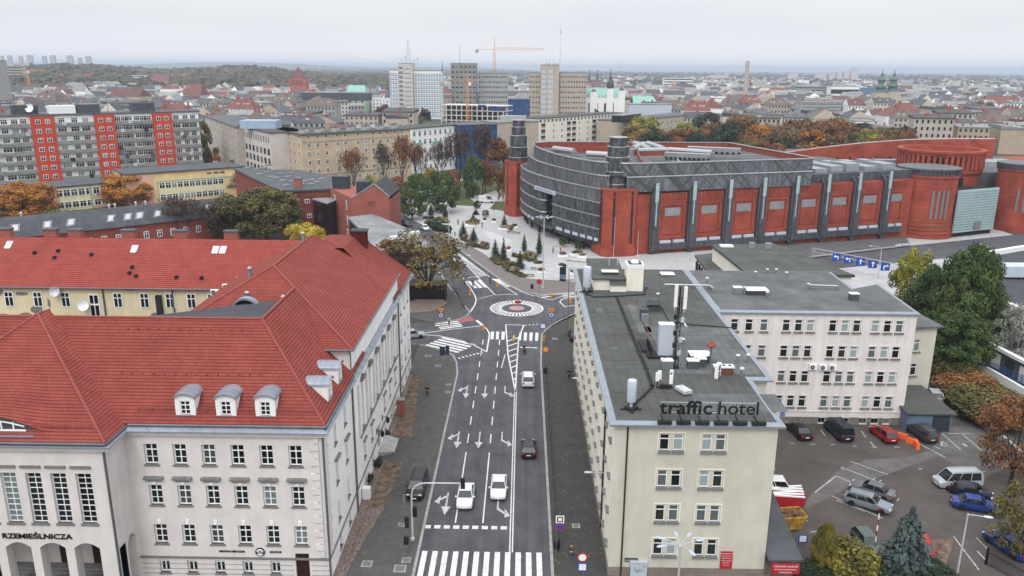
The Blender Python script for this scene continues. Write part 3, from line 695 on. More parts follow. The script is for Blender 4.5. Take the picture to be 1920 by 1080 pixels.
# dormers
def dormer(x,y,rz):
 d = MB(); w = .86; D = 3.0; h = 1.95
 o = [Vector((-w,0)),Vector((w,0))]
 def arc(k,r): return [(r*math.cos(math.pi-math.pi*i/10)*k,h+.42*math.sin(math.pi*i/10)*k) for i in range(11)]
 A_ = arc(1,w)
 hx,hz0,hz1 = .44,.5,1.75
 d.quad((-w,0,0),(-hx,0,0),(-hx,0,h),(-w,0,h)); d.quad((hx,0,0),(w,0,0),(w,0,h),(hx,0,h)); d.quad((-hx,0,0),(hx,0,0),(hx,0,hz0),(-hx,0,hz0)); d.quad((-hx,0,hz1),(hx,0,hz1),(hx,0,h),(-hx,0,h))
 d.quad(*[(x_,0,z_) for x_,z_ in A_]); d.quad((-w,D,0),(-w,0,0),(-w,0,h),(-w,D,h)); d.quad((w,0,0),(w,D,0),(w,D,h),(w,0,h))
 d.quad((-hx,0,hz0),(-hx,0,hz1),(-hx,.15,hz1),(-hx,.15,hz0)); d.quad((hx,0,hz1),(hx,0,hz0),(hx,.15,hz0),(hx,.15,hz1)); d.quad((-hx,0,hz1),(hx,0,hz1),(hx,.15,hz1),(-hx,.15,hz1))
 o_ = place(d.mesh('dormer',M['white']),'dormer',TB,(x,y,15.55),rz)
 rr = MB(); B_ = [(px*1.16,(pz-h)*1.25+h) for px,pz in A_]
 for k in range(5):
  y0 = -.22+k*.66; rr.cm = 0
  for (xa,za),(xb,zb) in zip(B_,B_[1:]): rr.quad((xa,y0,za+.02),(xb,y0,zb+.02),(xb,y0+.64,zb+.02),(xa,y0+.64,za+.02))
  if k: rr.path([(xa,y0,za+.03) for xa,za in B_],.03,4)
 for (xa,za),(xb,zb) in zip(B_,B_[1:]): rr.quad((xa,-.22,za-.1),(xb,-.22,zb-.1),(xb,-.22,zb+.02),(xa,-.22,za+.02))
 rr.quad((-w-.1,-.35,-.35),(w+.1,-.35,-.35),(w+.02,-.02,.16),(-w-.02,-.02,.16)); rr.box(-w*.62,-.12,.4,w*.62,.0,.48)
 place(rr.mesh('dormer_roof',M['zinc']),'dormer_roof',o_)
 pm,fm,_ = winmesh(.88,1.25,1,(.68,-.34),.08,0); q = place(pm,'window',o_,(-.44,.13,.5)); place(fm,'frame',o_,(-.44,.13,.5))
for x in (-28.8,-25.3,-21.9): dormer(x,YS+.55,0)
for y in (66.6,70.6): dormer(XE-.3,y,R(90))
# glazed roof hatch, chimney, cowls
hm = MB(); p = (-28.3,77.3,21.0)
for i in range(12):
 a,b = math.pi*i/12,math.pi*(i+1)/12
 hm.quad(*[(p[0]+1.35*math.cos(t),p[1]+k,p[2]+1.15*math.sin(t)) for t,k in ((a,0),(b,0),(b,.9),(a,.9))]); hm.quad(*[(p[0]+r*math.cos(t),p[1]-.02,p[2]+r*.85*math.sin(t)) for t,r in ((a,1.15),(a,1.4),(b,1.4),(b,1.15))])
H2 = hm.build('roof_hatch',M['zinc'],TB); hg = MB(); hg.quad(*[(p[0]+1.2*math.cos(math.pi*i/12),p[1]+.05,p[2]+1.0*math.sin(math.pi*i/12)) for i in range(13)]); place(hg.mesh('pane',M['glass']),'pane',H2)
ch = MB(); ch.box(-23.6,107.0,20.5,-21.6,108.5,23.1); ch.cm = 1; ch.box(-23.75,106.85,23.1,-21.45,108.65,23.3); ch.build('chimney',[M['tiles_far'],M['felt_dark']],TB)
for x,y,z in ((-30.6,86,22.0),(-27.6,97.5,23.7),(-28.8,79.6,21.0),(-24.6,78.3,21.0)):
 v = MB(); v.lathe([(.2,-.3),(.2,1.0),(.18,1.05)],(x,y,z),10); v.cm = 1; v.lathe([(.28,1.0),(.28,1.15),(.1,1.3),(.03,1.32)],(x,y,z),12); v.build('vent_cowl',[M['zinc'],M['steel']],TB)
# entrance steps and lanterns
es = MB()
for i in range(4): es.box(XE,86.1-i*.3+.9,-.02,-15.9+.35*(3-i)-.35,90.6,.14+.12*i+.1,skip='b')
es.build('entrance_steps',M['stone'],TB)
for y in (85.6,89.4):
 l = MB(); l.path([(XE,y,3.6),(XE+.7,y,3.7)],.05,5); l.box(XE,y-.1,3.2,XE+.08,y+.1,3.9); l.lathe([(.05,-.1),(.22,-.15),(.2,-.75),(.08,-.85)],(XE+.7,y,3.7),8); l.build('lantern',M['black'],TB)
# lettering on the facade
text('lettering','RZEMIEŚLNICZA',.66,(-38.0,YR-.05,6.1),(R(90),0,0),M['black'],TB,.05,.006,'RIGHT',1.22)
text('lettering','CENTRUM MEDYCZNE',.24,(-24.6,YS-.03,2.95),(R(90),0,0),M['black'],TB,.03,.006,'RIGHT',.95)
text('lettering','ZDROWIE',.24,(-22.35,YS-.03,2.95),(R(90),0,0),M['black'],TB,.03,.006,'LEFT',.95)
lo = MB(); Mx = Matrix.Translation((-23.2,YS-.02,3.05)) @ Matrix.Rotation(R(90),4,'X')
k = len(lo.v); lo.lathe([(.42,0),(.42,.1)],n=28); lo.xf(k,Mx); lo.cm = 1; k = len(lo.v); lo.lathe([(.33,.1),(.33,.115)],n=28); lo.xf(k,Mx)
lg_ = lo.build('round_sign',[M['black'],M['white']],TB); text('lettering','pZu',.4,(-23.2,YS-.145,2.94),(R(90),0,0),M['black'],lg_,.01,.012,'CENTER')
def ac(label,loc,rz=0,two=True,grp=None):
 t = thing('air_conditioner',label,'air conditioner',loc,rz,grp); b = MB(); h = 1.35 if two else .7
 b.box(-.5,-.18,.12,.5,.18,.12+h); b.box(-.45,-.15,0,-.38,.15,.12); b.box(.38,-.15,0,.45,.15,.12); lpart(b,'housing',M['white'],t)
 for i in range(2 if two else 1):
  f = MB(); k = len(f.v); f.lathe([(.27,0),(.27,.03)],n=16); f.cm = 1; f.lathe([(.07,.03),(.07,.05)],n=10); f.xf(k,Matrix.Translation((-.12,-.181,.45+i*.66)) @ Matrix.Rotation(R(90),4,'X')); lpart(f,'fan',[M['black_matt'],M['white']],t)
 return t
# ================= the hotel and its rear wing on the right
ZR = 15.3
HT = thing('hotel_building','cream four storey hotel with a flat grey felt roof carrying antennas and black letters','building',(15,85,0))
X0,X1,X2,Y0,Y1,Y2 = 8.2,22.4,24.5,63.6,74.2,118.0
rowsH = [(12.75,14.3),(9.2,10.8),(5.75,7.35),(2.25,3.9)]
hF = rowholes([12.6-X0,13.8-X0,16.3-X0,17.5-X0],.85,rowsH)
w1 = MB(); wall(w1,(X0,Y0),(X1,Y0),.95,ZR,hF,.16)
yc = [65.6+3.25*i for i in range(16)]
hW = rowholes([Y2-y for y in yc],.95,rowsH)
w2 = MB(); wall(w2,(X0,Y2),(X0,Y0),.95,ZR,hW,.16)
wall(w1,(X1,Y0),(X1,Y1),.95,ZR); wall(w1,(X1,Y1),(X2,Y1),.95,ZR); wall(w1,(X2,Y1),(X2,97),.95,ZR); wall(w1,(18,Y2),(X0,Y2),0,ZR)
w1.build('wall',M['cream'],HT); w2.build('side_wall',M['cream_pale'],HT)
pl = MB(); pl.prism([(X0-.06,Y0-.06),(X1+.06,Y0-.06),(X1+.06,Y1-.06),(X2+.06,Y1-.06),(X2+.06,96.5),(X2+.06,Y2),(X0-.06,Y2)],-.1,.95); pl.build('plinth',brickmat('plinth_stone',(.24,.20,.165),(.18,.15,.13),(.10,.09,.08),w=1.1,h=.5),HT)
windows(HT,(X0,Y0),(X1,Y0),hF,.15,vb=0,hb=(.7,),fr=.07,sill=.2,gl='glass_blind')
windows(HT,(X0,Y2),(X0,Y0),hW,.15,vb=0,hb=(.7,),fr=.08,sill=.2,gl='glass_blind')
for a in (12.6,16.3):
 for z0,z1 in rowsH:
  sr = MB()
  for (x0,y0,x1,y1) in ((a-.62,z0-.28,a-.54,z1+.12),(a+1.74,z0-.28,a+1.82,z1+.12),(a-.62,z1+.12,a+1.82,z1+.2)): sr.box(x0,Y0-.05,y0,x1,Y0,y1)
  sr.build('window_surround',M['cream_pale'],HT)
for y in (Y0+.05,):
 dp = MB(); dp.tube((9.35,Y0-.1,0),(9.35,Y0-.1,ZR-.1),.075,8); dp.build('downpipe',M['black_matt'],HT)
dp = MB(); dp.tube((X0-.1,70.2,.9),(X0-.1,70.2,ZR-.3),.09,8); dp.build('downpipe',M['black_matt'],HT)
def roofslab(t,P,z,over=.5,fel='felt',name='roof'):
 o = ring_(P,over); i_ = ring_(P,over-.5); i2 = ring_(P,over-.62)
 e = MB(); n = len(P)
 for k in range(n):
  j = (k+1) % n; a,b,c_,d2,e1,e2 = o[k],o[j],i_[j],i_[k],i2[j],i2[k]
  e.quad((a[0],a[1],z-.12),(b[0],b[1],z-.12),(b[0],b[1],z+.06),(a[0],a[1],z+.06)); e.quad((a[0],a[1],z+.06),(b[0],b[1],z+.06),(c_[0],c_[1],z+.2),(d2[0],d2[1],z+.2))
  e.quad((d2[0],d2[1],z+.2),(c_[0],c_[1],z+.2),(e1[0],e1[1],z+.2),(e2[0],e2[1],z+.2)); e.quad((b[0],b[1],z-.12),(a[0],a[1],z-.12),P[k]+(z-.12,),P[j]+(z-.12,))
 f = MB(); f.quad(*[(p[0],p[1],z+.17) for p in i_]);
 R0 = f.build(name,M[fel],t); place(e.mesh('roof_edging',M['zinc']),'roof_edging',R0); return R0
PH = [(X0,Y0),(X1,Y0),(X1,Y1),(X2,Y1),(X2,97.1),(X2,Y2),(X0,Y2)]
RH = roofslab(HT,PH,ZR)
zf = ZR+.175
# lapped felt: paler repaired strips, seams and a raised cable run
fp = MB()
for i,(xa,xb,ya,yb) in enumerate(((9.4,10.3,95,97.4),(9.6,10.6,82,82.6),(13.6,15.2,88,99),(16,24,66,70),(14.5,24.2,75,90))): fp.quad((xa,ya,zf+.004),(xb,ya,zf+.004),(xb,yb,zf+.004),(xa,yb,zf+.004))
place(fp.mesh('felt_patch',M['felt_pale']),'felt_patch',RH)
sm = MB()
for i in range(16): sm.box(8.7+i*.98,64.4 if i < 14 else 74.6,zf,8.73+i*.98,106.5,zf+.012)
for y in (70,78.5,87,95.5,104): sm.box(8.6,y,zf,24.4 if y > 75 else 22.3,y+.03,zf+.014)
place(sm.mesh('seams',M['felt_dark']),'seams',RH)
# pink rear wing
PW = thing('office_wing','off-white rendered four storey wing with rows of triple windows above the car park','building',(37,107,0))
XP0,XP1,YP = 24.5,50.2,97.0
cP = [27.2,29.05,30.95,33.8,35.35,36.85,39.7,41.25,42.75,45.1,46.65,48.15]
rowsP = [(12.75,14.35),(9.25,10.85),(5.8,7.4),(2.35,3.95)]
hP = rowholes([x-XP0 for x in cP],.98,rowsP)+rowholes([x-XP0 for x in cP[6:]],.95,[(.1,.85)])
w = MB(); wall(w,(XP0,YP),(XP1,YP),-.1,ZR,hP,.2); wall(w,(XP1,YP),xy(G(1645,534,ZR))[0],-.1,ZR); w.build('wall',M['pink'],PW)
windows(PW,(XP0,YP),(XP1,YP),[h for h in hP if h[2] > 1],.16,vb=0,hb=(.68,),fr=.09,sill=.16,gl='glass_blind',sillmat='plinth')
windows(PW,(XP0,YP),(XP1,YP),[h for h in hP if h[2] < 1],.18,vb=1,hb=(),fr=.07,sill=0,frm='trim_grey',gl='glass')
for x in cP:
 for z0,z1 in rowsP:
  tr = MB()
  tr.box(x-.62,YP-.06,z0-.2,x-.5,YP,z1+.12); tr.box(x+.5,YP-.06,z0-.2,x+.62,YP,z1+.12); tr.box(x-.5,YP-.06,z1+.02,x+.5,YP,z1+.12); tr.build('window_surround',M['pink'],PW)
pb = MB(); pb.box(XP0,YP-.1,1.72,XP1+.1,YP,1.84); pb.box(XP0,YP-.07,-.1,XP1+.06,YP-.0,1.0) if 0 else None; pb.build('string_course',M['pink'],PW)
pp = MB()
for a,b in ((XP0,39.2),(40.2,40.75),(41.75,42.25),(43.25,44.6),(45.6,46.15),(47.15,47.65),(48.65,XP1)): pp.box(a,YP-.05,-.1,b,YP-.001,.95)
pp.build('plinth',M['plinth'],PW)
_p = xy(G(1645,534,ZR),G(1598,543,ZR),G(1555,511,ZR)); RP = roofslab(PW,[(XP0+.55,YP),(XP1,YP)]+_p+[(XP0+.55,Y2)],ZR-.03,.3,'felt_pale')
for x,y,z in ((37.7,YP-.2,7.6),(39.0,YP-.2,7.55),(40.2,YP-.2,7.55)): ac('grey air conditioner on the off-white wall, '+('left' if x < 38 else 'middle' if x < 40 else 'right')+' one of the row of three',(x,y,z),0,False,'air conditioners on the off-white wall')
hn = MB(); hn.box(34.2,YP-.13,1.1,34.75,YP-.07,1.6); tag(hn.build('house_number_plate',M['blue_sign']),'small blue house number plate on the off-white wall near the hotel corner','number plate')
text_q = [('number','21',.42,(34.3,YP-.14,1.2))]
# garage and cream annex at the end of the wing
GA = thing('garage','low garage with blue and dark doors at the end of the off-white wing','garage',(52.4,97,0))
w = MB(); w.prism([(49.9,95.1),(55.6,95.1),(55.2,103),(49.9,103)],-.1,2.45); w.build('wall',M['garage_blue'],GA)
r = MB(); r.prism([(49.6,94.7),(56,94.7),(55.5,103.4),(49.6,103.4)],2.45,lambda x,y: 2.62+.05*(y-94.7)); r.build('roof',M['felt'],GA)
d = MB(); d.box(50.1,95.02,0,52.9,95.08,2.2); d.build('door',M['garage_blue'],GA)
d = MB(); d.box(53.2,95.02,0,55.4,95.08,2.2)
for i in range(6): d.box(53.2,94.99,.2+i*.34,55.4,95.03,.23+i*.34)
d.build('door',M['garage_dark'],GA)
CA = thing('annex','cream two storey annex with two windows behind the garage','building',(54,112,0))
w = MB(); hA = rowholes([55.6-48],.95,[(3.4,5.2),(7.0,8.8)]); wall(w,(48,104.6),(58.2,106.6),-.1,10.5,hA); wall(w,(58.2,106.6),(57,121),-.1,10.5); wall(w,(57,121),(47,120),-.1,10.5); w.build('wall',M['cream'],CA)
windows(CA,(48,104.6),(58.2,106.6),hA,.15,vb=0,hb=(.7,),fr=.09,sill=.16)
r = MB(); r.prism([(47.5,104.1),(58.8,106.2),(57.4,121.4),(47,120.4)],10.5,10.75); r.build('roof',M['felt_pale'],CA)
# taller volumes behind the wing
B1 = thing('annex','cream annex with a raised grey roof between the off-white wing and the brick mall','building',(40,128,0))
P = [(p.x,p.y) for p in (G(1337,459,14.9),G(1480,545,14.9),G(1617,535,14.9),G(1450,457,14.9))]; P[1] = (P[1][0]-3,118.6); P[2] = (P[2][0]+1,118.6)
w = MB(); w.prism(P,0,14.5,top=False); w.build('wall',M['cream_pale'],B1); r = MB(); r.prism(ring_(P,.3),14.5,14.9); r.build('roof',M['felt'],B1)
P2 = [(p.x,p.y) for p in (G(1303,478,12),G(1365,530,12),G(1440,530,12),G(1340,474,12))]; P2[1] = (P2[1][0]-2,119.0); P2[2] = (P2[2][0],119.0)
w = MB(); w.prism(ring_(P2,-.3),0,11.6,top=False); w.build('lower_wall',M['cream_pale'],B1); r = MB(); r.prism(P2,11.6,12); r.build('lower_roof',M['felt'],B1)
for i in range(4):
 a = Vector(P2[0]).lerp(Vector(P2[1]),.06+i*.1); c_ = MB(); c_.box(a.x-.05,a.y-.6,9,a.x+.25,a.y+.1,11.2); c_.build('window',M['glass'],B1)
for px,py,s_,mt in ((1362,461,2.2,'white'),(1409,464,1.0,'zinc'),(1440,465,1.1,'zinc')):
 p = G(px,py,15); b = MB(); b.box(p.x-s_/2,p.y-s_*.35,14.9,p.x+s_/2,p.y+s_*.35,15.15 if mt == 'white' else 15.9); b.build('skylight' if mt == 'white' else 'vent',M[mt],B1)
# stair penthouse
PT = thing('stair_penthouse','white stair penthouse with its own felt roof at the far end of the hotel roof','penthouse',(12,112,15.4))
a = Vector((9.9,0,0)); b = Vector((14.3,0,0)); zt = 17.0
w = MB(); w.box(a.x,106,15.4,b.x,116.0,zt); w.box(a.x+2.2,105.2,15.4,b.x,106,16.4); w.build('wall',M['cream_pale'],PT)
r = MB(); r.prism([(a.x-.3,105.7),(b.x,105.7),(b.x,116.4),(a.x-.3,116.4)],zt,lambda x,y: zt+.2+.03*(y-106)); r.quad((a.x+2.1,105.0,16.42),(b.x,105.0,16.42),(b.x,106,16.9),(a.x+2.1,106,16.9)); r.build('roof',M['felt'],PT)
s_ = MB(); s_.box(a.x+1.3,107.5,zt+.2,a.x+3.4,108.6,zt+.65); s_.cm = 1; s_.box(a.x+1.2,107.4,zt+.65,a.x+3.5,108.7,zt+.72); s_.build('skylight',[M['felt_dark'],M['white']],PT)
c_ = MB(); c_.box(b.x+.01,105.6,15.4,b.x+2.3,108,18.7); c_.cm = 1; c_.box(b.x-.02,105.57,18.7,b.x+2.34,108.03,19.2); c_.cm = 2; c_.box(b.x+.3,105.8,19.2,b.x+2.1,107.8,19.25); c_.cm = 1; c_.lathe([(.6,0),(.5,.3),(.1,.35)],(b.x+1.2,106.8,19.25),12); c_.build('chimney',[M['cream_pale'],M['white'],M['felt_dark']],PT)
l = MB(); l.path([(b.x-1.7,112.5,17.3),(b.x-1.7,112.5,18.6),(b.x-.5,112.5,18.6),(b.x-.5,112.5,17.3)],.06,6); l.tube((b.x-1.1,112.5,18.6),(b.x-1.1,112.5,24.5),.035,5,.025); l.tube((b.x+1.6,107.5,19.2),(b.x+1.6,107.5,23.5),.035,5,.025); l.build('aerial',M['pole_pale'],PT)
# ---- small things standing on the two roofs
def on(px,py): return G(px,py,zf)
def cyl_antenna(p,h,r_,label,grp=None):
 t = thing('antenna',label,'antenna',p,0,grp); b = MB(); b.lathe([(r_*.3,.0),(r_*.3,.75),(r_*.9,.8),(r_,.95),(r_,h-.1),(r_*.9,h),(.02,h+.03)],n=18); lpart(b,'shroud',M['antenna'],t,True)
 f = MB(); f.box(-.95,-.12,0,.95,.12,.12); f.box(-.12,-.95,.121,.12,.95,.21); f.box(-.45,-.45,.05,.45,.45,.3,R(45)); lpart(f,'foot',M['black_matt'],t); return t
cyl_antenna(on(1183,768),2.85,.42,'pale blue grey cylindrical antenna standing on the near left corner of the hotel roof')
cyl_antenna(on(1100,548),3.6,.55,'pale cylindrical antenna at the far left corner of the hotel roof beside the penthouse')
p = on(1266,690); t = thing('mast','black telecom mast with white panel antennas rising from the middle of the hotel roof','antenna mast',p)
b = MB(); H3 = 7.6
for x,y in ((-.2,-.15),(.2,-.15),(0,.2)): b.tube((x,y,0),(x,y,H3),.045,5)
for i in range(15): z = .3+i*.5; b.path([(-.2,-.15,z),(.2,-.15,z+.25),(0,.2,z+.1),(-.2,-.15,z+.3)],.025,4)
b.tube((0,0,5.5),(0,0,8.6),.08,6); b.box(-.35,-.3,0,.35,.3,.2); lpart(b,'lattice',M['black_matt'],t)
for x,z,h in ((-.45,6.6,2.3),(.5,6.4,2.3)): b = MB(); b.prism([(x-.17,-.32),(x+.17,-.32),(x+.13,-.05),(x-.13,-.05)],z,z+h); b.tube((x,-.02,z-.4),(x,-.02,z+h-.3),.04,5); b.tube((x,-.02,z),(0,0,z),.035,4); lpart(b,'panel_antenna',M['white'],t)
for i,(x,z) in enumerate(((-.3,2.3),(.3,2.9),(-.3,3.6),(.35,5.0),(-.35,5.3),(.25,1.5))): b = MB(); b.box(x-.17,-.35,z,x+.17,-.12,z+.5); lpart(b,'radio_unit',M['pole_pale'] if i % 2 else M['black_matt'],t)
b = MB(); k = 0; b.lathe([(.02,0),(.25,.06),(.3,.16),(.3,.2)],n=14); b.xf(0,Matrix.Translation((.62,-.2,4.6)) @ Matrix.Rotation(R(60),4,'Y')); lpart(b,'dish',M['white'],t)
b = MB(); b.path([(.1,.1,4.2),(1.5,.6,0)],.03,4); b.path([(-.1,-.1,4.2),(.5,-1.8,0)],.03,4); b.path([(-.1,.1,1.6),(-2.6,.4,.05)],.03,4); lpart(b,'stay',M['pole'],t)
p = on(1246,668); t = thing('equipment_cabinet','tall pale telecom cabinet standing left of the mast on the hotel roof','cabinet',p); b = MB(); b.box(-.75,-.45,.25,.75,.45,3.6); lpart(b,'housing',M['antenna'],t); b = MB(); b.box(-.8,-.5,3.6,.8,.5,3.7); lpart(b,'cap',M['white'],t)
b = MB(); b.box(-1.9,-.9,0,1.2,.9,.25); b.box(-2.2,.9,.05,-.9,4.5,.3); lpart(b,'platform',M['black_matt'],t)
b = MB();
for i in range(7): b.box(-1.6,-.7+i*.5,.3,-1.45,-.68+i*.5,1.2)
b.path([(-1.5,-.7,1.2),(-1.5,2.4,1.2)],.03,4); lpart(b,'railing',M['black_matt'],t)
p = on(1246,728); t = thing('antenna_cluster','cluster of small white antennas on a black frame near the rooftop letters','antenna',p)
for x,y,z in ((-.75,0,.75),(-.5,.2,.85),(.55,-.1,.5),(.65,.3,.9)): b = MB(); b.box(x-.16,y-.1,z,x+.16,y+.1,z+.85); lpart(b,'panel_antenna',M['white'],t)
b = MB(); b.path([(-.8,0,.1),(.8,0,.1)],.06,5); b.path([(-.7,.1,0),(-.7,.1,1.5)],.05,5); b.path([(.6,.1,0),(.6,.1,1.6)],.05,5)
for i in range(6): b.box(-.5+i*.2,-.3+.1*(i % 3),.05,-.34+i*.2,.1,.35+.1*(i % 2))
lpart(b,'bracket',M['black_matt'],t)
p = on(1331,683); t = thing('chimney_cowl','tall pipe with a red hexagonal cowl on the hotel roof','cowl',p); b = MB(); b.lathe([(.12,0),(.12,1.9),(.2,1.95)],n=8); lpart(b,'pipe',M['pole'],t)
b = MB(); b.lathe([(.3,1.9),(.55,2.05),(.55,2.12),(.15,2.45),(.02,2.6)],n=6); lpart(b,'hood',mat('red_cowl',(.25,.045,.03),.6),t)
def hatch(px,py,w,d,h,label,z=None,grp='white roof hatches'):
 p = on(px,py); t = thing('roof_hatch',label,'roof hatch',p,0,grp); b = MB(); b.box(-w/2,-d/2,0,w/2,d/2,h); lpart(b,'curb',M['felt_dark'],t); b = MB(); b.prism([(-w/2-.06,-d/2-.06),(w/2+.06,-d/2-.06),(w/2+.06,d/2+.06),(-w/2-.06,d/2+.06)],h,h+.08); lpart(b,'lid',M['white'],t)
hatch(1311,676,2.1,1.5,.75,'biggest white roof hatch, right of the telecom mast'); hatch(1251,515,1.9,1.6,.15,'flat white roof hatch beside the penthouse chimney'); hatch(1417,550,2.9,1.8,.6,'white roof hatch on the rear wing roof')
ac('slim white air conditioner standing right of the hatch on the hotel roof',on(1345,708),R(60),True)
p = on(1356,700); t = thing('chimney','low brick chimney block with a white cap on the hotel roof','chimney',p); b = MB(); b.box(-.9,-.35,0,.9,.35,.7); lpart(b,'stack',M['dark_brick'],t); b = MB(); b.box(-1,-.42,.7,1,.42,.85); b.cm = 1; [b.box(x-.15,-.15,.85,x+.15,.15,.9) for x in (-.6,0,.6)]; lpart(b,'cap',[M['white'],M['black_matt']],t)
for i,(px,py,h,l) in enumerate(((1383,679,1.0,'left of a pair at the hotel roof right edge'),(1402,678,1.0,'right of a pair at the hotel roof right edge'),(1390,707,1.2,'alone near the step in the right roof edge'),(1280,648,1.0,'behind the telecom mast'),(1233,562,1.1,'near the dark cowl close to the penthouse'),(1396,552,1.3,'left of the hatch on the rear wing roof'),(1438,557,.9,'right of the hatch on the rear wing roof'),(1416,520,1.1,'tallest on the back edge of the rear wing roof'),(1474,520,1.0,'on the back edge of the rear wing roof, far right'),(1325,535,1.4,'beside the grey pipe on the rear wing roof'),(1515,543,1.1,'near the right end of the rear wing roof'),(1438,513,.9,'left of two at the back edge of the rear wing roof'),(1455,513,.9,'right of two at the back edge of the rear wing roof'))):
 p = on(px,py); t = thing('roof_vent','white capped roof vent, '+l,'roof vent',p,0,'capped vents on the flat roofs'); b = MB(); h *= .85; b.lathe([(.15,0),(.15,h*.8)],n=10); lpart(b,'pipe',M['steel'],t); b = MB(); b.lathe([(.22,h*.78),(.26,h*.9),(.2,h),(.03,h+.05)],n=12); lpart(b,'cap',M['pole_pale'],t)
p = on(1225,582); t = thing('ventilation_cowl','dark square ventilation cowl with louvred sides on the far part of the hotel roof','cowl',p); b = MB(); b.box(-.8,-.5,0,.8,.5,.6); lpart(b,'curb',M['felt_dark'],t); b = MB(); b.prism([(-1,-.7),(1,-.7),(1,.7),(-1,.7)],.9,1.5,ins=.6); [b.box(-.8,-.52,.62+i*.1,.8,.52,.67+i*.1) for i in range(3)]; lpart(b,'hood',M['slate'],t)
p = on(1209,602); t = thing('chimney','small square double chimney on the left half of the hotel roof','chimney',p); b = MB(); b.box(-.4,-.3,0,.4,.3,.9); lpart(b,'stack',M['zinc'],t); b = MB(); b.box(-.45,.4,0,.45,1.1,1.2); b.box(-.52,.35,1.2,.52,1.15,1.32); lpart(b,'rear_stack',M['felt'],t)
for px,py,l,m_ in ((1298,690,'dark box with a pale lid, left of the white hatch','slate'),(1312,686,'smaller dark box with a pale lid, touching the white hatch','slate'),(1250,690,'grey steel box at the foot of the telecom mast','steel'),(1382,550,'grey steel box on the rear wing roof','steel'),(1600,562,'grey vent box near the right end of the rear wing roof','slate')):
 p = on(px,py); t = thing('roof_box',l,'roof vent',p,0,'vent boxes on the flat roofs'); b = MB(); b.box(-.55,-.4,0,.55,.4,.85); lpart(b,'housing',M[m_],t); b = MB(); b.box(-.6,-.45,.85,.6,.45,.95); lpart(b,'lid',M['white'],t)
p = on(1281,736); t = thing('weather_station','white control box with a short pole behind the black letters on the hotel roof','control box',p); b = MB(); b.box(-.45,-.8,.15,.45,.8,.45,R(25)); lpart(b,'housing',M['pole_pale'],t); b = MB(); b.tube((-.1,.7,0),(-.1,.7,2.3),.04,6); b.box(-.2,.62,2.2,.05,.78,2.4); lpart(b,'pole',M['pole'],t)
def pipe(name,pts,r_,m_,label,cat,z=.15):
 b = MB(); b.path([on(*q)+Vector((0,0,z)) for q in pts],r_,6)
 for q in pts: w = on(*q); b.box(w.x-.18,w.y-.12,zf,w.x+.18,w.y+.12,zf+z)
 return tag(b.build(name,M[m_]),label,cat)
pipe('ventilation_pipe',((1246,540),(1282,541),(1330,542),(1338,548)),.17,'steel','long bent grey ventilation pipe lying on the rear wing roof','pipe',.5)
pipe('ventilation_pipe',((1518,541),(1570,543)),.15,'steel','short grey ventilation pipe lying on the right end of the rear wing roof','pipe',.5)
for dx,l in ((0,'left'),(3,'right')):
 pipe('cable_run',((1154+dx,556),(1164+dx,580),(1180+dx,620),(1196+dx,660),(1210+dx,692),(1221+dx,724)),.09,'black_matt',l+' one of the twin black cable pipes running along the hotel roof','cable run',.1)
pipe('cable_run',((1222,728),(1206,744),(1188,760)),.1,'black_matt','black cable run bending to the cylindrical antenna at the roof corner','cable run',.12)
pipe('cable_run',((1194,565),(1202,600),(1220,630),(1240,668)),.05,'rust','thin rusty pipe curving across the roof to the telecom cabinet','cable run',.1)
pipe('cable_run',((1240,577),(1255,604),(1300,610),(1340,613),(1378,616)),.06,'black_matt','dark cable crossing the roof to its right edge','cable run',.08)
pipe('cable_run',((1100,553),(1115,558),(1165,556),(1208,553),(1212,540)),.08,'black_matt','black cable tray in front of the stair penthouse','cable run',.1)
# roof letters
yl = on(1236,786).y; xl = on(1236,776).x; zl = zf+.55
LT = thing('rooftop_sign','black letters reading traffic hotel at the front edge of the hotel roof','sign',(17,yl,zf))
for q,x0,x1,of in (('traffic',12.08,16.66,.03),('hotel',17.22,20.68,.004)):
 o = text('lettering',q,1.75,(0,yl,zl),(R(90),0,0),M['black'],LT,.06,of); vx = [v.co.x for v in o.data.vertices]; k = (x1-x0)/(max(vx)-min(vx)); o.scale.x = k; o.location.x = x0-min(vx)*k-LT.location.x
b = MB(); b.box(12.2,yl+.1,zl+.06,20.7,yl+.14,zl+.1); b.box(12.2,yl+.1,zl+1.0,20.7,yl+.14,zl+1.04); b.build('rail',M['pole_pale'],LT)
for i in range(6):
 x = 12.3+i*1.62; b = MB(); b.box(x-.06,yl-.9,zf+.25,x+.06,yl+.15,zf+.35); b.tube((x,yl+.12,zf+.3),(x,yl+.12,zl+.9),.03,5); b.box(x-.45,yl-1.05,zf,x+.75,yl-.65,zf+.28); b.build('support',M['black_matt'],LT)
 if i == 0: pass
# boards on the hotel front
def board(name,x0,x1,z0,z1,m_,label,cat,y=Y0):
 t = thing(name,label,cat,((x0+x1)/2,y,z0)); b = MB(); b.box(x0,y-.09,z0,x1,y-.02,z1); b.build('panel',M[m_],t); return t
t = board('sign_board',18.35,19.45,.95,2.75,'red_sign','red notice board with white lines of text on the hotel front','sign')
for i,(s_,w_) in enumerate((('OŚRODEK BADAŃ',.14),('PSYCHOLOGICZNYCH',.1),('KIEROWCÓW',.14),('BADANIA LEKARSKIE',.1),('GABINETY',.14),('tel. 61 853',.12))): text('lettering',s_,w_,(18.9,Y0-.1,2.5-i*.24),(R(90),0,0),M['white'],t,.004,0,'CENTER')
t = board('street_name_plate',9.65,10.85,1.55,1.9,'garage_dark','dark blue street name plate at the left end of the hotel front','street sign'); text('lettering','KRAKOWSKA',.18,(10.25,Y0-.1,1.65),(R(90),0,0),M['white'],t,.004,0,'CENTER')
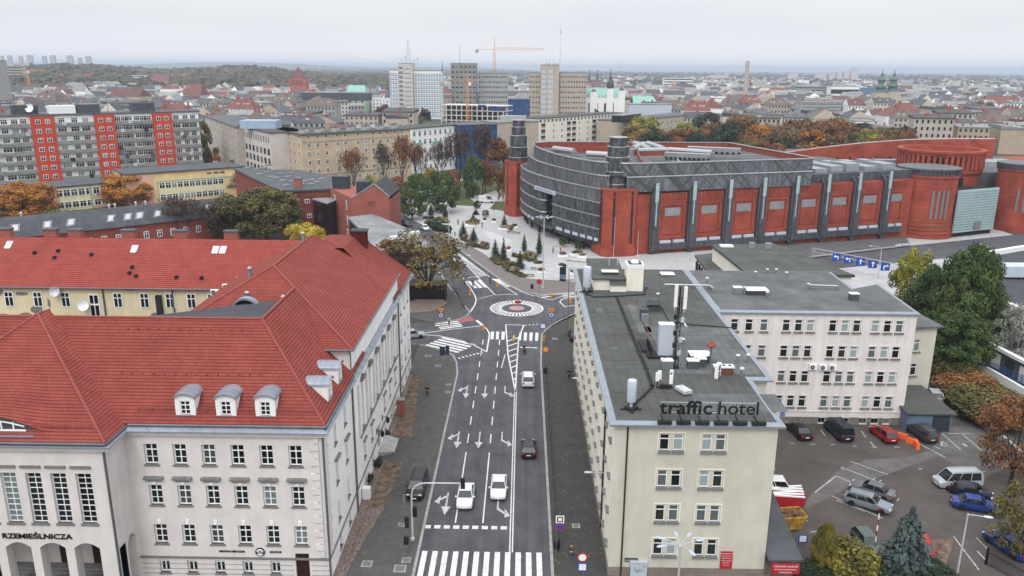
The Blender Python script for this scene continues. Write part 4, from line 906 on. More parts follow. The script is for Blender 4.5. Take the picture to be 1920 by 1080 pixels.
# entrance lodge at the right of the hotel with its red sign
EL = thing('entrance_porch','low stone porch with a sloping roof and red sign right of the hotel','porch',(24,66,0))
b = MB(); b.box(X1+.07,63.9,-.1,25.2,73,2.3); b.build('wall',M['plinth'],EL); b = MB(); b.prism([(22.42,62.6),(25.5,62.6),(25.5,73.2),(22.42,73.2)],lambda x,y: 2.4+.25*(y-62.6)*.6,lambda x,y: 2.6+.25*(y-62.6)*.6); b.build('roof',M['slate'],EL)
b = MB(); b.box(22.7,62.45,1.25,25.2,62.55,2.3); s_ = b.build('sign_board',M['red_sign'],EL)
for i,q in enumerate(('OŚRODEK BADAŃ','PSYCHOLOGICZNYCH','I LEKARSKICH')): text('lettering',q,.26 if i == 0 else .19,(23.95,62.44,1.95-i*.3),(R(90),0,0),M['white'],s_,.004,0,'CENTER')
for n_,q,s2,l in text_q: text('lettering',q,s2,l,(R(90),0,0),M['white'],bpy.data.objects['house_number_plate'],.003)
ub = thing('utility_cabinet','white street cabinet with scribbled graffiti in front of the hotel plinth','cabinet',G(1196,1080)+Vector((0,0,0))); b = MB(); b.box(-.75,-.25,0,.75,.25,1.55); b.box(-.8,-.3,1.55,.8,.3,1.65); lpart(b,'housing',M['antenna'],ub); b = MB()
rr = random.Random(4)
for i in range(6): x = -.6+rr.random()*1.0; z = .5+rr.random()*.7; b.path([(x,-.256,z),(x+.15,-.256,z+.25),(x+.22,-.256,z-.05),(x+.35,-.256,z+.2)],.012,3)
lpart(b,'graffiti',M['garage_dark'],ub)
# ================= the red brick shopping mall
def stripes_mat(name,base_,dark,lo=.47):
 m,nt,b = nm(name); L = nt.links; b.inputs['Roughness'].default_value = .5; b.inputs['Metallic'].default_value = .3
 g = N(nt,'ShaderNodeNewGeometry'); sp = N(nt,'ShaderNodeSeparateXYZ'); L.new(g.outputs['Position'],sp.inputs[0])
 h = N(nt,'ShaderNodeMath',operation='SUBTRACT'); L.new(sp.outputs[0],h.inputs[0]); L.new(sp.outputs[1],h.inputs[1]); outs = []
 for k,sc,off in ((.42,.42,0),(-.38,.5,40),(.75,.27,80)):
  a = N(nt,'ShaderNodeMath',operation='MULTIPLY_ADD'); L.new(sp.outputs[2],a.inputs[0]); a.inputs[1].default_value = k*1.6; L.new(h.outputs[0],a.inputs[2])
  c_ = N(nt,'ShaderNodeCombineXYZ'); L.new(a.outputs[0],c_.inputs[0]); c_.inputs[1].default_value = off
  v = N(nt,'ShaderNodeTexVoronoi',voronoi_dimensions='3D',feature='DISTANCE_TO_EDGE'); v.inputs['Scale'].default_value = sc; L.new(c_.outputs[0],v.inputs['Vector'])
  r = N(nt,'ShaderNodeMath',operation='GREATER_THAN'); r.inputs[1].default_value = .022; L.new(v.outputs['Distance'],r.inputs[0]); outs.append(r)
 mm = N(nt,'ShaderNodeMath',operation='MULTIPLY'); L.new(outs[0].outputs[0],mm.inputs[0]); L.new(outs[1].outputs[0],mm.inputs[1])
 m2 = N(nt,'ShaderNodeMath',operation='MULTIPLY'); L.new(mm.outputs[0],m2.inputs[0]); L.new(outs[2].outputs[0],m2.inputs[1])
 mp = N(nt,'ShaderNodeMapping'); mp.inputs['Scale'].default_value = (1.2,1.2,.1); L.new(g.outputs['Position'],mp.inputs[0])
 n = N(nt,'ShaderNodeTexNoise'); n.inputs['Scale'].default_value = 1; n.inputs['Detail'].default_value = 5; L.new(mp.outputs[0],n.inputs['Vector'])
 r = N(nt,'ShaderNodeValToRGB'); e = r.color_ramp.elements; e[0].position = .35; e[1].position = .65; e[0].color = rgb([x*.5 for x in base_]); e[1].color = rgb(base_); L.new(n.outputs[0],r.inputs[0])
 x = N(nt,'ShaderNodeMixRGB'); L.new(m2.outputs[0],x.inputs[0]); x.inputs[1].default_value = rgb(dark); L.new(r.outputs[0],x.inputs[2]); L.new(x.outputs[0],b.inputs['Base Color']); return m
M['clad'] = stripes_mat('mall_cladding',(.19,.196,.212),(.07,.072,.08))
M['clad_dark'] = mat('dark_cladding',(.13,.135,.15),.5,.3,var=.5,scale=.8,streak=.5)
mk('roofpale2',(.30,.32,.345),.6,.2)
M['mbrick'] = brickmat('mall_brick',(.36,.078,.047),(.29,.062,.039),(.19,.05,.034),w=.9,h=.42,streak=.34)
M['mbrick_rim'] = mat('mall_brick_rim',(.28,.06,.038),.85,var=.2)
mk('rib',(.115,.122,.135),.45,.4,var=.25,scale=1,streak=.25); mk('teal',(.36,.47,.47),.5,.1,var=.12,scale=1); mk('rimmetal',(.33,.34,.35),.45,.5,var=.15)
ML = thing('shopping_mall','huge red brick shopping mall with dark metal attic bands and stepped round steel turrets','building',(60,220,0))
A2,D2,N2,L2_ = frame2((21,192.5),(106,219))
kz = 1.3/89
def F2(u,n=0,z=0): p = A2+D2*u+N2*n; return (p.x,p.y,z+kz*u)
def fbox(mb,u0,u1,n0,n1,z0,z1):
 P = [F2(u0,n0),F2(u1,n0),F2(u1,n1),F2(u0,n1)]
 if n0 < n1: P = [P[3],P[2],P[1],P[0]]
 P = [(p[0],p[1]) for p in P][::-1] if 0 else [(p[0],p[1]) for p in P]
 a = sum(P[i][0]*P[(i+1) % 4][1]-P[(i+1) % 4][0]*P[i][1] for i in range(4))
 if a < 0: P.reverse()
 return mb.prism(P,lambda x,y: z0+kz*((x-A2.x)*D2.x+(y-A2.y)*D2.y),lambda x,y: z1+kz*((x-A2.x)*D2.x+(y-A2.y)*D2.y))
w = MB(); w.quad(F2(3,0,-1.5),F2(L2_+1,0,-2.5),F2(L2_+1,0,15.2),F2(3,0,15.2)); w.quad(F2(3,0,15.2),F2(L2_+1,0,15.2),F2(L2_+1,-12,15.2),F2(3,-12,15.2))
w.build('wall',M['mbrick'],ML)
ups = [12.0,22.3,32.5,42.3,52.1,61.6,71.3,81.0]
for u in ups:
 r = MB(); fbox(r,u-1.15,u+1.15,-.3,1.0,.3,15.6); fbox(r,u-.75,u+.75,1.0,1.5,1.0,16.2)
 for s_ in (-1.15,1.15):   # rounded shoulders
  pts = [F2(u+s_*.72,.35,15.5),F2(u+s_*.7,.1,16.1),F2(u+s_*.65,-.6,16.4)]; r.path(pts,.34,8)
 for s_ in (-.95,.95): r.tube(F2(u+s_,1.05,.4),F2(u+s_,1.05,15.6),.26,8)
 r.tube(F2(u,.9,-.9),F2(u,.9,.4),.5,8)
 o = r.build('rib',M['rib'],ML)
 t_ = MB(); fbox(t_,u-.45,u+.45,1.51,1.62,13.2,17.9); fbox(t_,u-.16,u+.16,1.52,1.6,7.2,13.2)
 place(t_.mesh('sign_blade',M['teal']),'sign_blade',o)
for i,u in enumerate(ups):
 a,b_ = u+1.3,(ups[i+1]-1.3 if i+1 < len(ups) else L2_-1.5)
 p = MB(); fbox(p,a,b_,0,.35,12.6,15.1); fbox(p,a,b_,.35,.5,12.9,13.2)
 k = (b_-a)/9
 for j in range(9): fbox(p,a+j*k+.08,a+j*k+k*.72,.35,.55,13.5,14.9)
 for x0,x1,z0,z1 in ((a,a+.9,3.4,12.6),(b_-.9,b_,3.4,12.6),(a+.9,b_-.9,3.4,4.3),(a+.9,b_-.9,11.9,12.6)): fbox(p,x0,x1,0,.3,z0,z1)
 fbox(p,a+1.25,b_-1.25,0,.14,4.6,11.6)
 p.build('brick_panel',M['mbrick'],ML)
 m_ = (a+b_)/2; v = MB(); fbox(v,m_-2.1,m_+2.1,.14,.24,9.3,11.3); place(v.mesh('vent_panel',M['rimmetal']),'vent_panel',ML,(0,0,0))
 s_ = MB(); fbox(s_,a,b_,0,1.1,.9,2.5); o = s_.build('window_band',M['rib'],ML)
 g_ = MB()
 for q in range(2): fbox(g_,a+.5+q*(b_-a)/2,a+(b_-a)/2-.3+q*(b_-a)/2,.1,.8,2.51,3.2)
 place(g_.mesh('window',M['antenna']),'window',o)
# attic band above the brick front, and roof
def band(P,z0,z1,n,name,m_,rim=.22,close=False,kzz=0):
 mb = MB(); rb = MB()
 for i in range(n):
  a,c_ = z0+(z1-z0)*i/n,z0+(z1-z0)*(i+1)/n
  for p,q in zip(P,P[1:]): mb.quad((p[0],p[1],a),(q[0],q[1],a),(q[0],q[1],c_),(p[0],p[1],c_))
  rb.path([(p[0],p[1],c_) for p in P],rim,5)
 o = mb.build(name,m_,ML,smooth=True); place(rb.mesh('rim',M['rimmetal']),'rim',o); return o
low = ((1.5,247),(-.5,243),(-.6,238.7),(.3,232),(2.3,224.3),(5.6,216),(10.8,205.6),(15.3,198.6),(18.9,193.6))
mid_ = ((4,247.5),(1.6,245),(1.4,241),(2.2,234),(4.2,224),(7.8,214.2),(12.6,204.2),(17.3,196.5),(21,193.5))
top = ((6,250),(3.6,247),(3.1,241),(4.3,230.5),(7.7,216.8),(12.5,205),(17.2,198),(21.5,195),(25.5,193.6))
def bez(*P,t0=0,t1=1):
 P,n = P[:-1],P[-1]; out = []
 for i in range(n+1):
  t = (t0+(t1-t0)*i/n)*(len(P)-1); k = min(int(t),len(P)-2); f = t-k; p = [Vector(P[max(0,min(len(P)-1,k+j))]) for j in (-1,0,1,2)]
  q = .5*(2*p[1]+(p[2]-p[0])*f+(2*p[0]-5*p[1]+4*p[2]-p[3])*f*f+(3*p[1]-p[0]-3*p[2]+p[3])*f**3); out.append((q.x,q.y))
 return out
att = [F2(4.5,.6)[:2],F2(56,.6)[:2]]
P_top = bez(*top,20)+[F2(u,.7)[:2] for u in (10,25,40,55)]+[F2(57.2,-.3)[:2],F2(57.6,-3)[:2]]
band(P_top,19.6,22.9,1,'attic_band',M['clad']); band([F2(u,.75)[:2] for u in (4,20,40,56.5)]+[F2(57.8,-3)[:2]],15.9,19.6,1,'attic_band',M['clad'])
band(bez(*mid_,20),16.6,19.8,1,'cladding_band',M['clad'])
band(bez(*low,20),13.2,16.6,1,'cladding_band',M['clad'])
bl = bez(*low,14,t0=0,t1=.60); br_ = bez(*low,10,t0=.68,t1=1)
inl = [bl[-1],(bl[-1][0]+1.6,bl[-1][1]-.6),(bl[-1][0]+3.4,bl[-1][1]+1.4),(bl[-1][0]+4.4,bl[-1][1]+5)]
band(bl+inl[1:],3.4,13.2,3,'glass_band',M['clad_dark']); band([(br_[0][0]+6,br_[0][1]+5),(br_[0][0]+.4,br_[0][1]+.3)]+br_,3.4,13.2,3,'glass_band',M['clad_dark'])
lg = MB()   # ledges between the tiers
for A_,B_,z in ((bez(*low,20),bez(*mid_,20),16.62),(bez(*mid_,20),bez(*top,20),19.82)):
 for i in range(20): lg.quad((*A_[i],z),(*A_[i+1],z),(*B_[i+1],z),(*B_[i],z))
lg.build('tier_ledge',M['rib'],ML)
sb = MB(); so = bez(*low,20); si = [(x+1.4,y+.8) for x,y in so]
for i in range(20):
 if 12 <= i < 14: continue
 sb.quad((*so[i+1],3.4),(*so[i],3.4),(*si[i],1.9),(*si[i+1],1.9));
sb.build('sloping_soffit',M['rib'],ML)
wb = MB()
for i in list(range(3,11))+list(range(14,20)):
 a,b_ = Vector(so[i]).lerp(Vector(so[i+1]),.12),Vector(so[i]).lerp(Vector(so[i+1]),.82); nn = Vector((b_.y-a.y,a.x-b_.x)).normalized()*-.08
 nn = -nn if nn.x > 0 else nn; wb.quad((a.x+nn.x,a.y+nn.y,3.55),(b_.x+nn.x,b_.y+nn.y,3.55),(b_.x+nn.x,b_.y+nn.y,4.35),(a.x+nn.x,a.y+nn.y,4.35))
wb.build('window_strip',M['antenna'],ML)
uc = MB(); ub_ = [(x+3.2,y+2.2) for x,y in so]
for i in range(20): uc.quad((*ub_[i],-.1),(*ub_[i+1],-.1),(*ub_[i+1],13),(*ub_[i],13))
uc.build('undercroft_glass',M['car_glass'],ML)
for i in range(1,20,2):
 if i == 13: continue
 c_ = MB(); c_.tube((so[i][0]+1.3,so[i][1]+.9,0),(so[i][0]+1.3,so[i][1]+.9,3),.3,8); c_.build('column',M['black_matt'],ML)
cn_ = MB(); p = Vector(so[13]); cn_.lathe([(3.4,2.9),(3.4,3.7),(3.1,3.75)],(p.x+2.0,p.y+1.4,0),20); cn_.build('entrance_canopy',M['rib'],ML)
bs_ = MB(); a,b_ = Vector(so[11]),Vector(so[14]); bs_.prism([(a.x-.35,a.y-.2),(b_.x-.35,b_.y-.2),(b_.x,b_.y),(a.x,a.y)],12.5,13.5); bs_.build('sign_band',M['antenna'],ML)
for i in range(12):
 f = (i+.5)/12; q = a.lerp(b_,f); t_ = MB(); t_.box(q.x-.5,q.y-.28,12.8,q.x-.38,q.y+.12,13.25)
 if i in (0,11): continue
 o = t_.build('lettering',M['rib'],ML)
# turrets
def turret(cx,cy,rb_,h0,rings,rot,slots):
 a,c_ = rb_*.92,rb_*.30; P = [(-a+c_,-a),(a-c_,-a),(a,-a+c_),(a,a-c_),(a-c_,a),(-a+c_,a),(-a,a-c_),(-a,-a+c_)]; Mz = Matrix.Translation((cx,cy,0)) @ Matrix.Rotation(R(rot),4,'Z')
 b = MB(); b.prism([(x*1.04,y*1.04) for x,y in P],-.2,2.2,bot=False); b.prism(P,2.2,h0,bot=False); b.prism([(x*1.015,y*1.015) for x,y in P],h0-1.9,h0-1.6); b.prism([(x*1.02,y*1.02) for x,y in P],h0-.5,h0+.02); b.xf(0,Mz); o = b.build('turret',M['mbrick'],ML); s_ = MB()
 for x,y in slots: s_.box(a*x-.28 if abs(y) > 1 else a*x-.03,a*y-.03 if abs(y) > 1 else a*y-.28,3.2,a*x+.28 if abs(y) > 1 else a*x+.03,a*y+.03 if abs(y) > 1 else a*y+.28,h0-.6)
 s_.xf(0,Mz); place(s_.mesh('slot',M['black_matt']),'slot',o)
 st = MB(); rim = MB(); z = h0
 for r_,z1 in rings:
  st.lathe([(r_,z),(r_,z1)],(cx,cy,0),20); rim.lathe([(r_+.06,z1-.2),(r_+.12,z1-.08),(r_+.06,z1+.02)],(cx,cy,0),20); z = z1
 place(st.mesh('steel_drum',M['clad_dark'],True),'steel_drum',o); place(rim.mesh('rim',M['rimmetal'],True),'rim',o); return o
turret(23.1,196.8,5.1,16.8,((3.1,17.8),(3.0,20.8),(2.85,24.3),(2.55,26.8),(2.2,29.0)),17,((-.52,-1.004),(.5,-1.004),(-1.004,.1),(-1.004,-.5)))
turret(-1.6,249.5,3.9,17.2,((2.9,18.4),(2.75,21.5),(2.6,25.0),(2.2,27.6),(1.9,29.6)),25,((-.45,-1.004),(.45,-1.004),(-1.004,0)))
# roofs
rp = bez(*top,20)+[F2(u,.4)[:2] for u in (10,40,57)]+[(64.2,251.5),(6,248)]
rf = MB(); rf.quad(*[(x,y,21.4) for x,y in rp]); rf.build('roof',M['felt_pale'],ML)
pr = MB()
def wallrun(mb,pts,h0,h1,t=.5): strip(mb,pts,t,h0,h1)
bk = MB(); wallrun(bk,[(3.6,246),(8,250),(64,252),(F2(57.5,-3)[:2])],-.1,22.9,.6); wallrun(bk,[(30,204),(33,236),(60,240)],21.3,22.7,.4); wallrun(bk,[(9,232),(32,238)],21.3,22.9,.4); wallrun(bk,[(33,226),(52,231)],21.3,22.5,.4); bk.build('parapet',M['mbrick_rim'],ML)
cp = MB(); wallrun(cp,[(3.6,246),(8,250),(64,252),(F2(57.5,-3)[:2])],22.9,23.1,.9); wallrun(cp,[(9,222),(29,226)],21.4,21.75,.5); wallrun(cp,[(14,206),(29,214)],21.4,21.75,.5); wallrun(cp,[(40,203),(43,232)],21.4,21.75,.5); wallrun(cp,[(44,224),(66,229)],21.4,21.75,.5); wallrun(cp,[(31,219),(42,222)],21.4,21.8,.5); wallrun(cp,[(44,240),(60,243)],21.4,21.8,.5); cp.build('parapet_coping',M['rimmetal'],ML)
fp = MB()
for x0,y0,x1,y1 in ((12,224,27,235),(34,203,39.5,216),(45,212,66,222),(20,240,40,248),(45,243,62,250)): fp.quad((x0,y0,21.42),(x1,y0,21.42),(x1,y1,21.42),(x0,y1,21.42))
fp.build('felt_patch',M['felt'],ML)
def duct(pts,r_,label):
 b = MB(); b.path([(x,y,22.9) for x,y in pts],r_,10); b.path([(pts[0][0],pts[0][1],22.9),(pts[0][0],pts[0][1],21.4)],r_,10); tag(b.build('air_duct',M['steel']),label,'air duct','silver air ducts on the mall roof')
for i,(pts,r_,l) in enumerate((([(14,222),(8.6,229)],.8,'short silver duct near the curved edge of the mall roof, far left'),([(26,212),(17,216)],.8,'silver duct left of the big steel turret on the mall roof'),([(31,229),(36,243)],1.0,'fat bent silver duct behind the right hand steel turret'),([(36,229),(34,247)],.9,'silver duct second from the turret on the mall roof'),([(40,230),(38,247)],.9,'silver duct third from the turret on the mall roof'),([(52,222),(42,229),(32,226)],.7,'long low silver duct bending across the middle of the mall roof'))): duct(pts,r_,l)
for x,y,l_,l in ((44,216,12,'long louvred cooling unit on the front half of the mall roof'),(55,233,15,'longest louvred cooling unit on the back half of the mall roof')):
 b = MB(); b.box(x-l_/2,y-1.2,22.2,x+l_/2,y+1.2,23.3,R(-20)); k = 10
 t = thing('cooling_unit',l,'cooling unit',(x,y,21.4)); b.build('housing',M['steel'],t); b = MB()
 for i in range(k): a = -l_/2+.4+i*(l_-.8)/(k-1); b.box(x+a*math.cos(R(-20))-.1,y+a*math.sin(R(-20))-1,21.4,x+a*math.cos(R(-20))+.1,y+a*math.sin(R(-20))+1,22.2)
 b.build('legs',M['black_matt'],t)
# lower glazed roofs right of the attic, end cylinder, drum, far curved wall
g2 = MB(); fbox(g2,58,90,-12,-1.2,14,17.6); g2.build('roof_block',M['rib'],ML)
g2 = MB(); fbox(g2,58.2,89.8,-40,-12,10,17.2); g2.build('rear_block',M['felt_pale'],ML)
for i,u in enumerate((61,66,71,77,83)):
 s_ = MB(); fbox(s_,u,u+3.8,-11-3*(i % 2),-4,17.2,18.6+.5*(i % 3)); fbox(s_,u+.5,u+3.2,-16,-12,17.2,19.2); s_.build('skylight',M['roofpale2'],ML)
ec = MB(); cx,cy = 113.5,225; ec.lathe([(8.4,-5),(8.2,-1),(7.7,6),(7.7,16.6),(7.9,16.8),(7.9,17.4),(7.6,17.6)],(cx,cy,0),28); o = ec.build('corner_drum',M['mbrick'],ML,True)
e2 = MB(); e2.lathe([(7.8,17.6),(7.8,18.6),(8.2,18.8),(8.2,19.3),(7.4,19.4)],(cx,cy,0),28)
for i in range(44): t = 2*math.pi*i/44; e2.box(cx+8.0*math.cos(t)-.14,cy+8.0*math.sin(t)-.14,17.7,cx+8.0*math.cos(t)+.14,cy+8.0*math.sin(t)+.14,18.8)
place(e2.mesh('cornice',M['rib']),'cornice',o)
for i,t in enumerate((190,258,268,278,288)):
 s_ = MB(); x,y = cx+7.75*math.cos(R(t)),cy+7.75*math.sin(R(t)); s_.box(x-.2,y-.3,5.8,x+.2,y+.3,13.5,R(t)); place(s_.mesh('slit_window',M['trim_grey']),'slit_window',o)
for i in range(5): rr_ = MB(); rr_.lathe([(8.35-.13*i,.2+i*1.1),(8.45-.13*i,.35+i*1.1),(8.35-.13*i,.5+i*1.1)],(cx,cy,0),28,False); place(rr_.mesh('brick_course',M['mbrick_rim']),'brick_course',o)
gf = MB(); rr = random.Random(7);
for i in range(7):
 t = R(252+i*5); x,y,z = cx+8.05*math.cos(t),cy+8.05*math.sin(t),3.3; gf.path([(x-.3,y-.02,z),(x-.1,y-.03,z+.8),(x+.1,y-.03,z+.1),(x+.3,y-.02,z+.7)],.05,3)
place(gf.mesh('wall_lettering',M['plinth']),'wall_lettering',o)
# round brick drum with its ring of window slots
cx,cy,r_ = 128,248,11.7
dr = MB(); dr.lathe([(r_-.6,8),(r_-.6,16.5)],(cx,cy,0),40); dr.lathe([(r_+.1,15.8),(r_+.2,17)],(cx,cy,0),40); dr.lathe([(r_+.1,20.6),(r_+.4,20.8),(r_+.4,21.3),(r_+.7,21.5),(r_+.7,22.2),(r_-.8,22.25),(r_-.8,19)],(cx,cy,0),40,False)
for i in range(48):
 t = 2*math.pi*(i+.5)/48; x,y = cx+r_*math.cos(t),cy+r_*math.sin(t); dr.box(x-.4,y-.45,16.9,x+.4,y+.45,20.7,t)
o = dr.build('round_drum',M['mbrick'],ML,True); d2 = MB(); d2.lathe([(r_-.6,16.5),(r_-.6,20.7)],(cx,cy,0),40,False); place(d2.mesh('window_ring',M['car_glass']),'window_ring',o)
d3 = MB(); d3.lathe([(r_-.9,19.5),(.1,20.4)],(cx,cy,0),40,False); place(d3.mesh('drum_roof',M['antenna']),'drum_roof',o)
for i,t in enumerate((250,262,274)): s_ = MB(); x,y = cx+r_*.96*math.cos(R(t)),cy+r_*.96*math.sin(R(t)); s_.box(x-.5,y-1,12.2,x+.5,y+1,14.6,R(t)); place(s_.mesh('window',M['glass']),'window',o)
fw_ = [(76,263),(88,268),(100,271.5),(115,274),(130,275),(146,274),(158,272)]
hh = [17.4,18.6,19.8,21.3,22.4,23.0,23.2]
fm = MB()
for i in range(6):
 (a,b_),(c_,d_) = fw_[i],fw_[i+1]; fm.quad((a,b_,8),(c_,d_,8),(c_,d_,hh[i+1]),(a,b_,hh[i])); fm.quad((a,b_,hh[i]),(c_,d_,hh[i+1]),(c_,d_+3,hh[i+1]),(a,b_+3,hh[i]))
fm.quad((158,272,8),(159,285,8),(159,285,23),(158,272,23.2)); o = fm.build('curved_wall',M['mbrick'],ML)
fs = MB()
for i in range(16):
 f = .14+i*.052; k = f*6; j = int(k); q = Vector(fw_[j]).lerp(Vector(fw_[j+1]),k-j); fs.box(q.x-.35,q.y-.15,14.2,q.x+.35,q.y+.2,16.8);
place(fs.mesh('slot_windows',M['black_matt']),'slot_windows',o)
fc = MB(); fc.path([(a,b_+.6,h) for (a,b_),h in zip(fw_,hh)],.3,5); place(fc.mesh('coping',M['rimmetal']),'coping',o)
rb = MB(); rb.prism([(76,262),(112,236),(170,250),(170,320),(60,310)],0,15.5); rb.build('rear_roof',M['felt_pale'],ML)
for x,y,w_,l_ in ((78,280,20,6),(150,262,18,10),(120,262,12,3)): b = MB(); b.box(x-w_/2,y-l_/2,15.4,x+w_/2,y+l_/2,17.2); b.build('rear_skylight',M['roofpale2'],ML)
b = MB(); b.lathe([(13.5,-8),(13.5,.2),(13,.5),(.1,1.2)],(193,410,10.2),36); b.build('round_hall',M['pole_pale'],ML,True)
# pale teal louvred front over the dark gate, and the brick end tower
q = [(119.5,219.5),(134.5,226.5)]; a,d_,n_,l_ = frame2(*q); tb = MB()
for i in range(16):
 z = 1.6+i*.74; P = [a+n_*(.55 if i < 9 else .4),a+d_*l_+n_*.5,a+d_*l_,a]; tb.prism([(p.x,p.y) for p in P][::-1],z,z+.5)
tb.prism([(p.x,p.y) for p in (a+n_*.2,a+d_*l_+n_*.2,a+d_*l_,a)][::-1],1.4,13.4); o = tb.build('louvred_front',M['teal'],ML)
s_ = MB(); c_ = a+d_*8; s_.prism([(p.x,p.y) for p in (c_+n_*.8,c_+d_*2.6+n_*.8,c_+d_*2.6+n_*.6,c_+n_*.6)][::-1],1.9,4.2); place(s_.mesh('sign_panel',M['trim_grey']),'sign_panel',o)
b = MB(); b.prism([(119.7,220.2),(134.7,227.2),(134,240),(119,240)],-5,12); b.build('gate',M['black_matt'],ML)
b = MB(); b.lathe([(7.4,-5),(7.2,0),(7,15),(7,17.3),(7.3,17.5),(7.3,19)],(146,234,0),28); o = b.build('end_drum',M['mbrick'],ML,True); b = MB(); b.lathe([(7.4,18),(7.6,19.6),(6.8,19.7)],(146,234,0),28); place(b.mesh('cornice',M['rib']),'cornice',o)
for t in (232,246): b = MB(); x,y = 146+7.05*math.cos(R(t)),234+7.05*math.sin(R(t)); b.box(x-.2,y-.3,6,x+.2,y+.3,13,R(t)); place(b.mesh('slit_window',M['trim_grey']),'slit_window',o)
b = MB(); b.prism([(153,235),(190,245),(190,300),(153,290)],0,15); b.build('side_block',M['mbrick'],ML)
# terrace with a railing in front of the brick wall, the street gantry
zt = .4; p0,p1 = G(1480,487,zt),G(1706,460,zt); q1 = Vector((107,219,zt)); q0 = Vector((60,205,zt)); struct(MB().quad(*[(p.x,p.y,H_+.012) for p in (G(1490,512),G(1700,492),G(1960,468),G(1960,435),G(1712,461),G(1480,489))]),'lower_street',M['asphalt'])
b = MB(); b.prism(xy(p0,p1,q1,q0),-.1,zt); tag(b.build('terrace_wall',M['asphalt_old']),'dark grey retaining wall of the terrace along the brick mall front','wall')
t = thing('railing','low grey railing with a pale ledge along the terrace before the brick wall','railing',p0); b = MB()
b.path([p0+Vector((0,.3,.9)),p1+Vector((0,.3,.9))],.05,4)
for i in range(50): q = p0.lerp(p1,i/49)+Vector((0,.3,0)); b.tube(q,q+Vector((0,0,.9)),.035,4)
b.build('bars',M['pole'],t); b = MB(); d_ = (p1-p0).normalized(); n_ = Vector((-d_.y,d_.x,0))*.4; b.prism(xy(p0-n_,p1-n_,p1+n_,p0+n_),zt,zt+.2); b.build('ledge',M['kerb'],t)
a = p0.lerp(p1,.86); dd = math.atan2(d_.y,d_.x); text('ledge_lettering','andels hotel',1.0,(a.x,a.y-.5,zt+.3),(R(90),0,dd),M['white'],t,.05)
gp = G(1520,497); g2_ = G(1700,535); gd = (g2_-gp).normalized(); t = thing('sign_gantry','slender steel gantry spanning the sunken street and carrying five square blue lane signs','sign gantry',gp)
hg = PY(1522,465,gp.y).z; b = MB(); b.tube(gp-gd*.9,gp+Vector((0,0,hg)),.16,6); b.tube(gp+gd*.7,gp+Vector((0,0,hg)),.16,6); e_ = g2_+Vector((0,0,hg)); s0 = gp+Vector((0,0,hg)); b.tube(g2_,e_,.18,6)
b.tube(s0,e_,.12,5); b.tube(s0+Vector((0,0,-.9)),e_+Vector((0,0,-.9)),.08,5)
for i in range(20): b.tube(s0.lerp(e_,i/20)-Vector((0,0,.9*(i % 2))),s0.lerp(e_,(i+1)/20)-Vector((0,0,.9*((i+1) % 2))),.05,4)
b.build('frame',M['steel'],t)
for i,px in enumerate((1564,1580,1601,1622,1642)):
 f = .27+i*.125; q = s0.lerp(e_,f)+Vector((0,-.25,-1.0)); b = MB(); b.box(q.x-1.0,q.y-.05,q.z-.9,q.x+1.0,q.y,q.z+.9); b.cm = 1
 if i in (2,3): b.box(q.x-.12,q.y-.09,q.z-.6,q.x+.12,q.y-.06,q.z+.3); b.quad((q.x-.4,q.y-.08,q.z+.2),(q.x+.4,q.y-.08,q.z+.2),(q.x,q.y-.08,q.z+.7))
 else: k = -1 if i < 2 else 1; b.box(q.x-.12-k*.3,q.y-.09,q.z-.6,q.x+.12-k*.3,q.y-.06,q.z+.2); b.box(q.x-.4,q.y-.092,q.z+.05,q.x+.4,q.y-.061,q.z+.28); b.quad((q.x+k*.3,q.y-.08,q.z-.25),(q.x+k*.75,q.y-.08,q.z+.17),(q.x+k*.3,q.y-.08,q.z+.6))
 b.build('lane_sign',[M['blue_sign'],M['white']],t)
# flat roofed hall at the right edge
FH = thing('flat_hall','low hall with a wide dark felt roof and white parapet at the right edge','building',(100,150,0))
P = [(p.x,p.y) for p in (G(1822,545,7),G(1925,583,7),G(2300,560,7),G(2300,440,7),G(1925,462,7),G(1812,481,7))]
w = MB(); w.prism(P,0,6.9,top=False); w.build('wall',M['garage_dark'],FH); r = MB(); r.quad(*[(x,y,6.3) for x,y in ring_(P,-.5)]); r.build('roof',M['felt_dark'],FH)
r = MB(); strip(r,P+[P[0]],.9,5.2,7.3); r.build('parapet',M['white'],FH)
q = G(1908,520,6.3); b = MB(); b.box(q.x-3.5,q.y-1.6,6.7,q.x+4,q.y+2,8.8); b.cm = 1; [b.box(q.x+x-.1,q.y+y-.1,6.3,q.x+x+.1,q.y+y+.1,6.7) for x in (-3,0,3) for y in (-1,1)]; tag(b.build('ventilation_unit',[M['antenna'],M['pole']]),'big pale ventilation box standing on the dark flat roof at the right edge','ventilation unit')
LW = thing('low_building','low grey garage row with white band and dark openings below the flat hall','building',(80,125,0))
p0,p1 = G(1800,655),G(1960,745); d_ = (p1-p0).normalized(); n_ = Vector((-d_.y,d_.x,0)); b = MB(); P = xy(p0,p1,p1+n_*9,p0+n_*9); b.prism(P,-.1,3.2); b.build('wall',M['asphalt_old'],LW); b = MB(); b.prism(xy(p0-n_*.4,p1-n_*.4,p1+n_*.4,p0+n_*.4),3.2,3.7); b.prism(xy(p0-n_*3.2,p1-n_*3.2,p1-n_*2.8,p0-n_*2.8),0,1.3); b.build('white_band',M['white'],LW)
for i in range(7): q = p0+d_*(1.5+i*3.2); b = MB(); b.prism(xy(q-n_*.06,q+d_*2-n_*.06,q+d_*2+n_*.1,q+n_*.1),.2,2.6); b.build('door',M['garage_dark' if i % 2 else 'white'],LW)
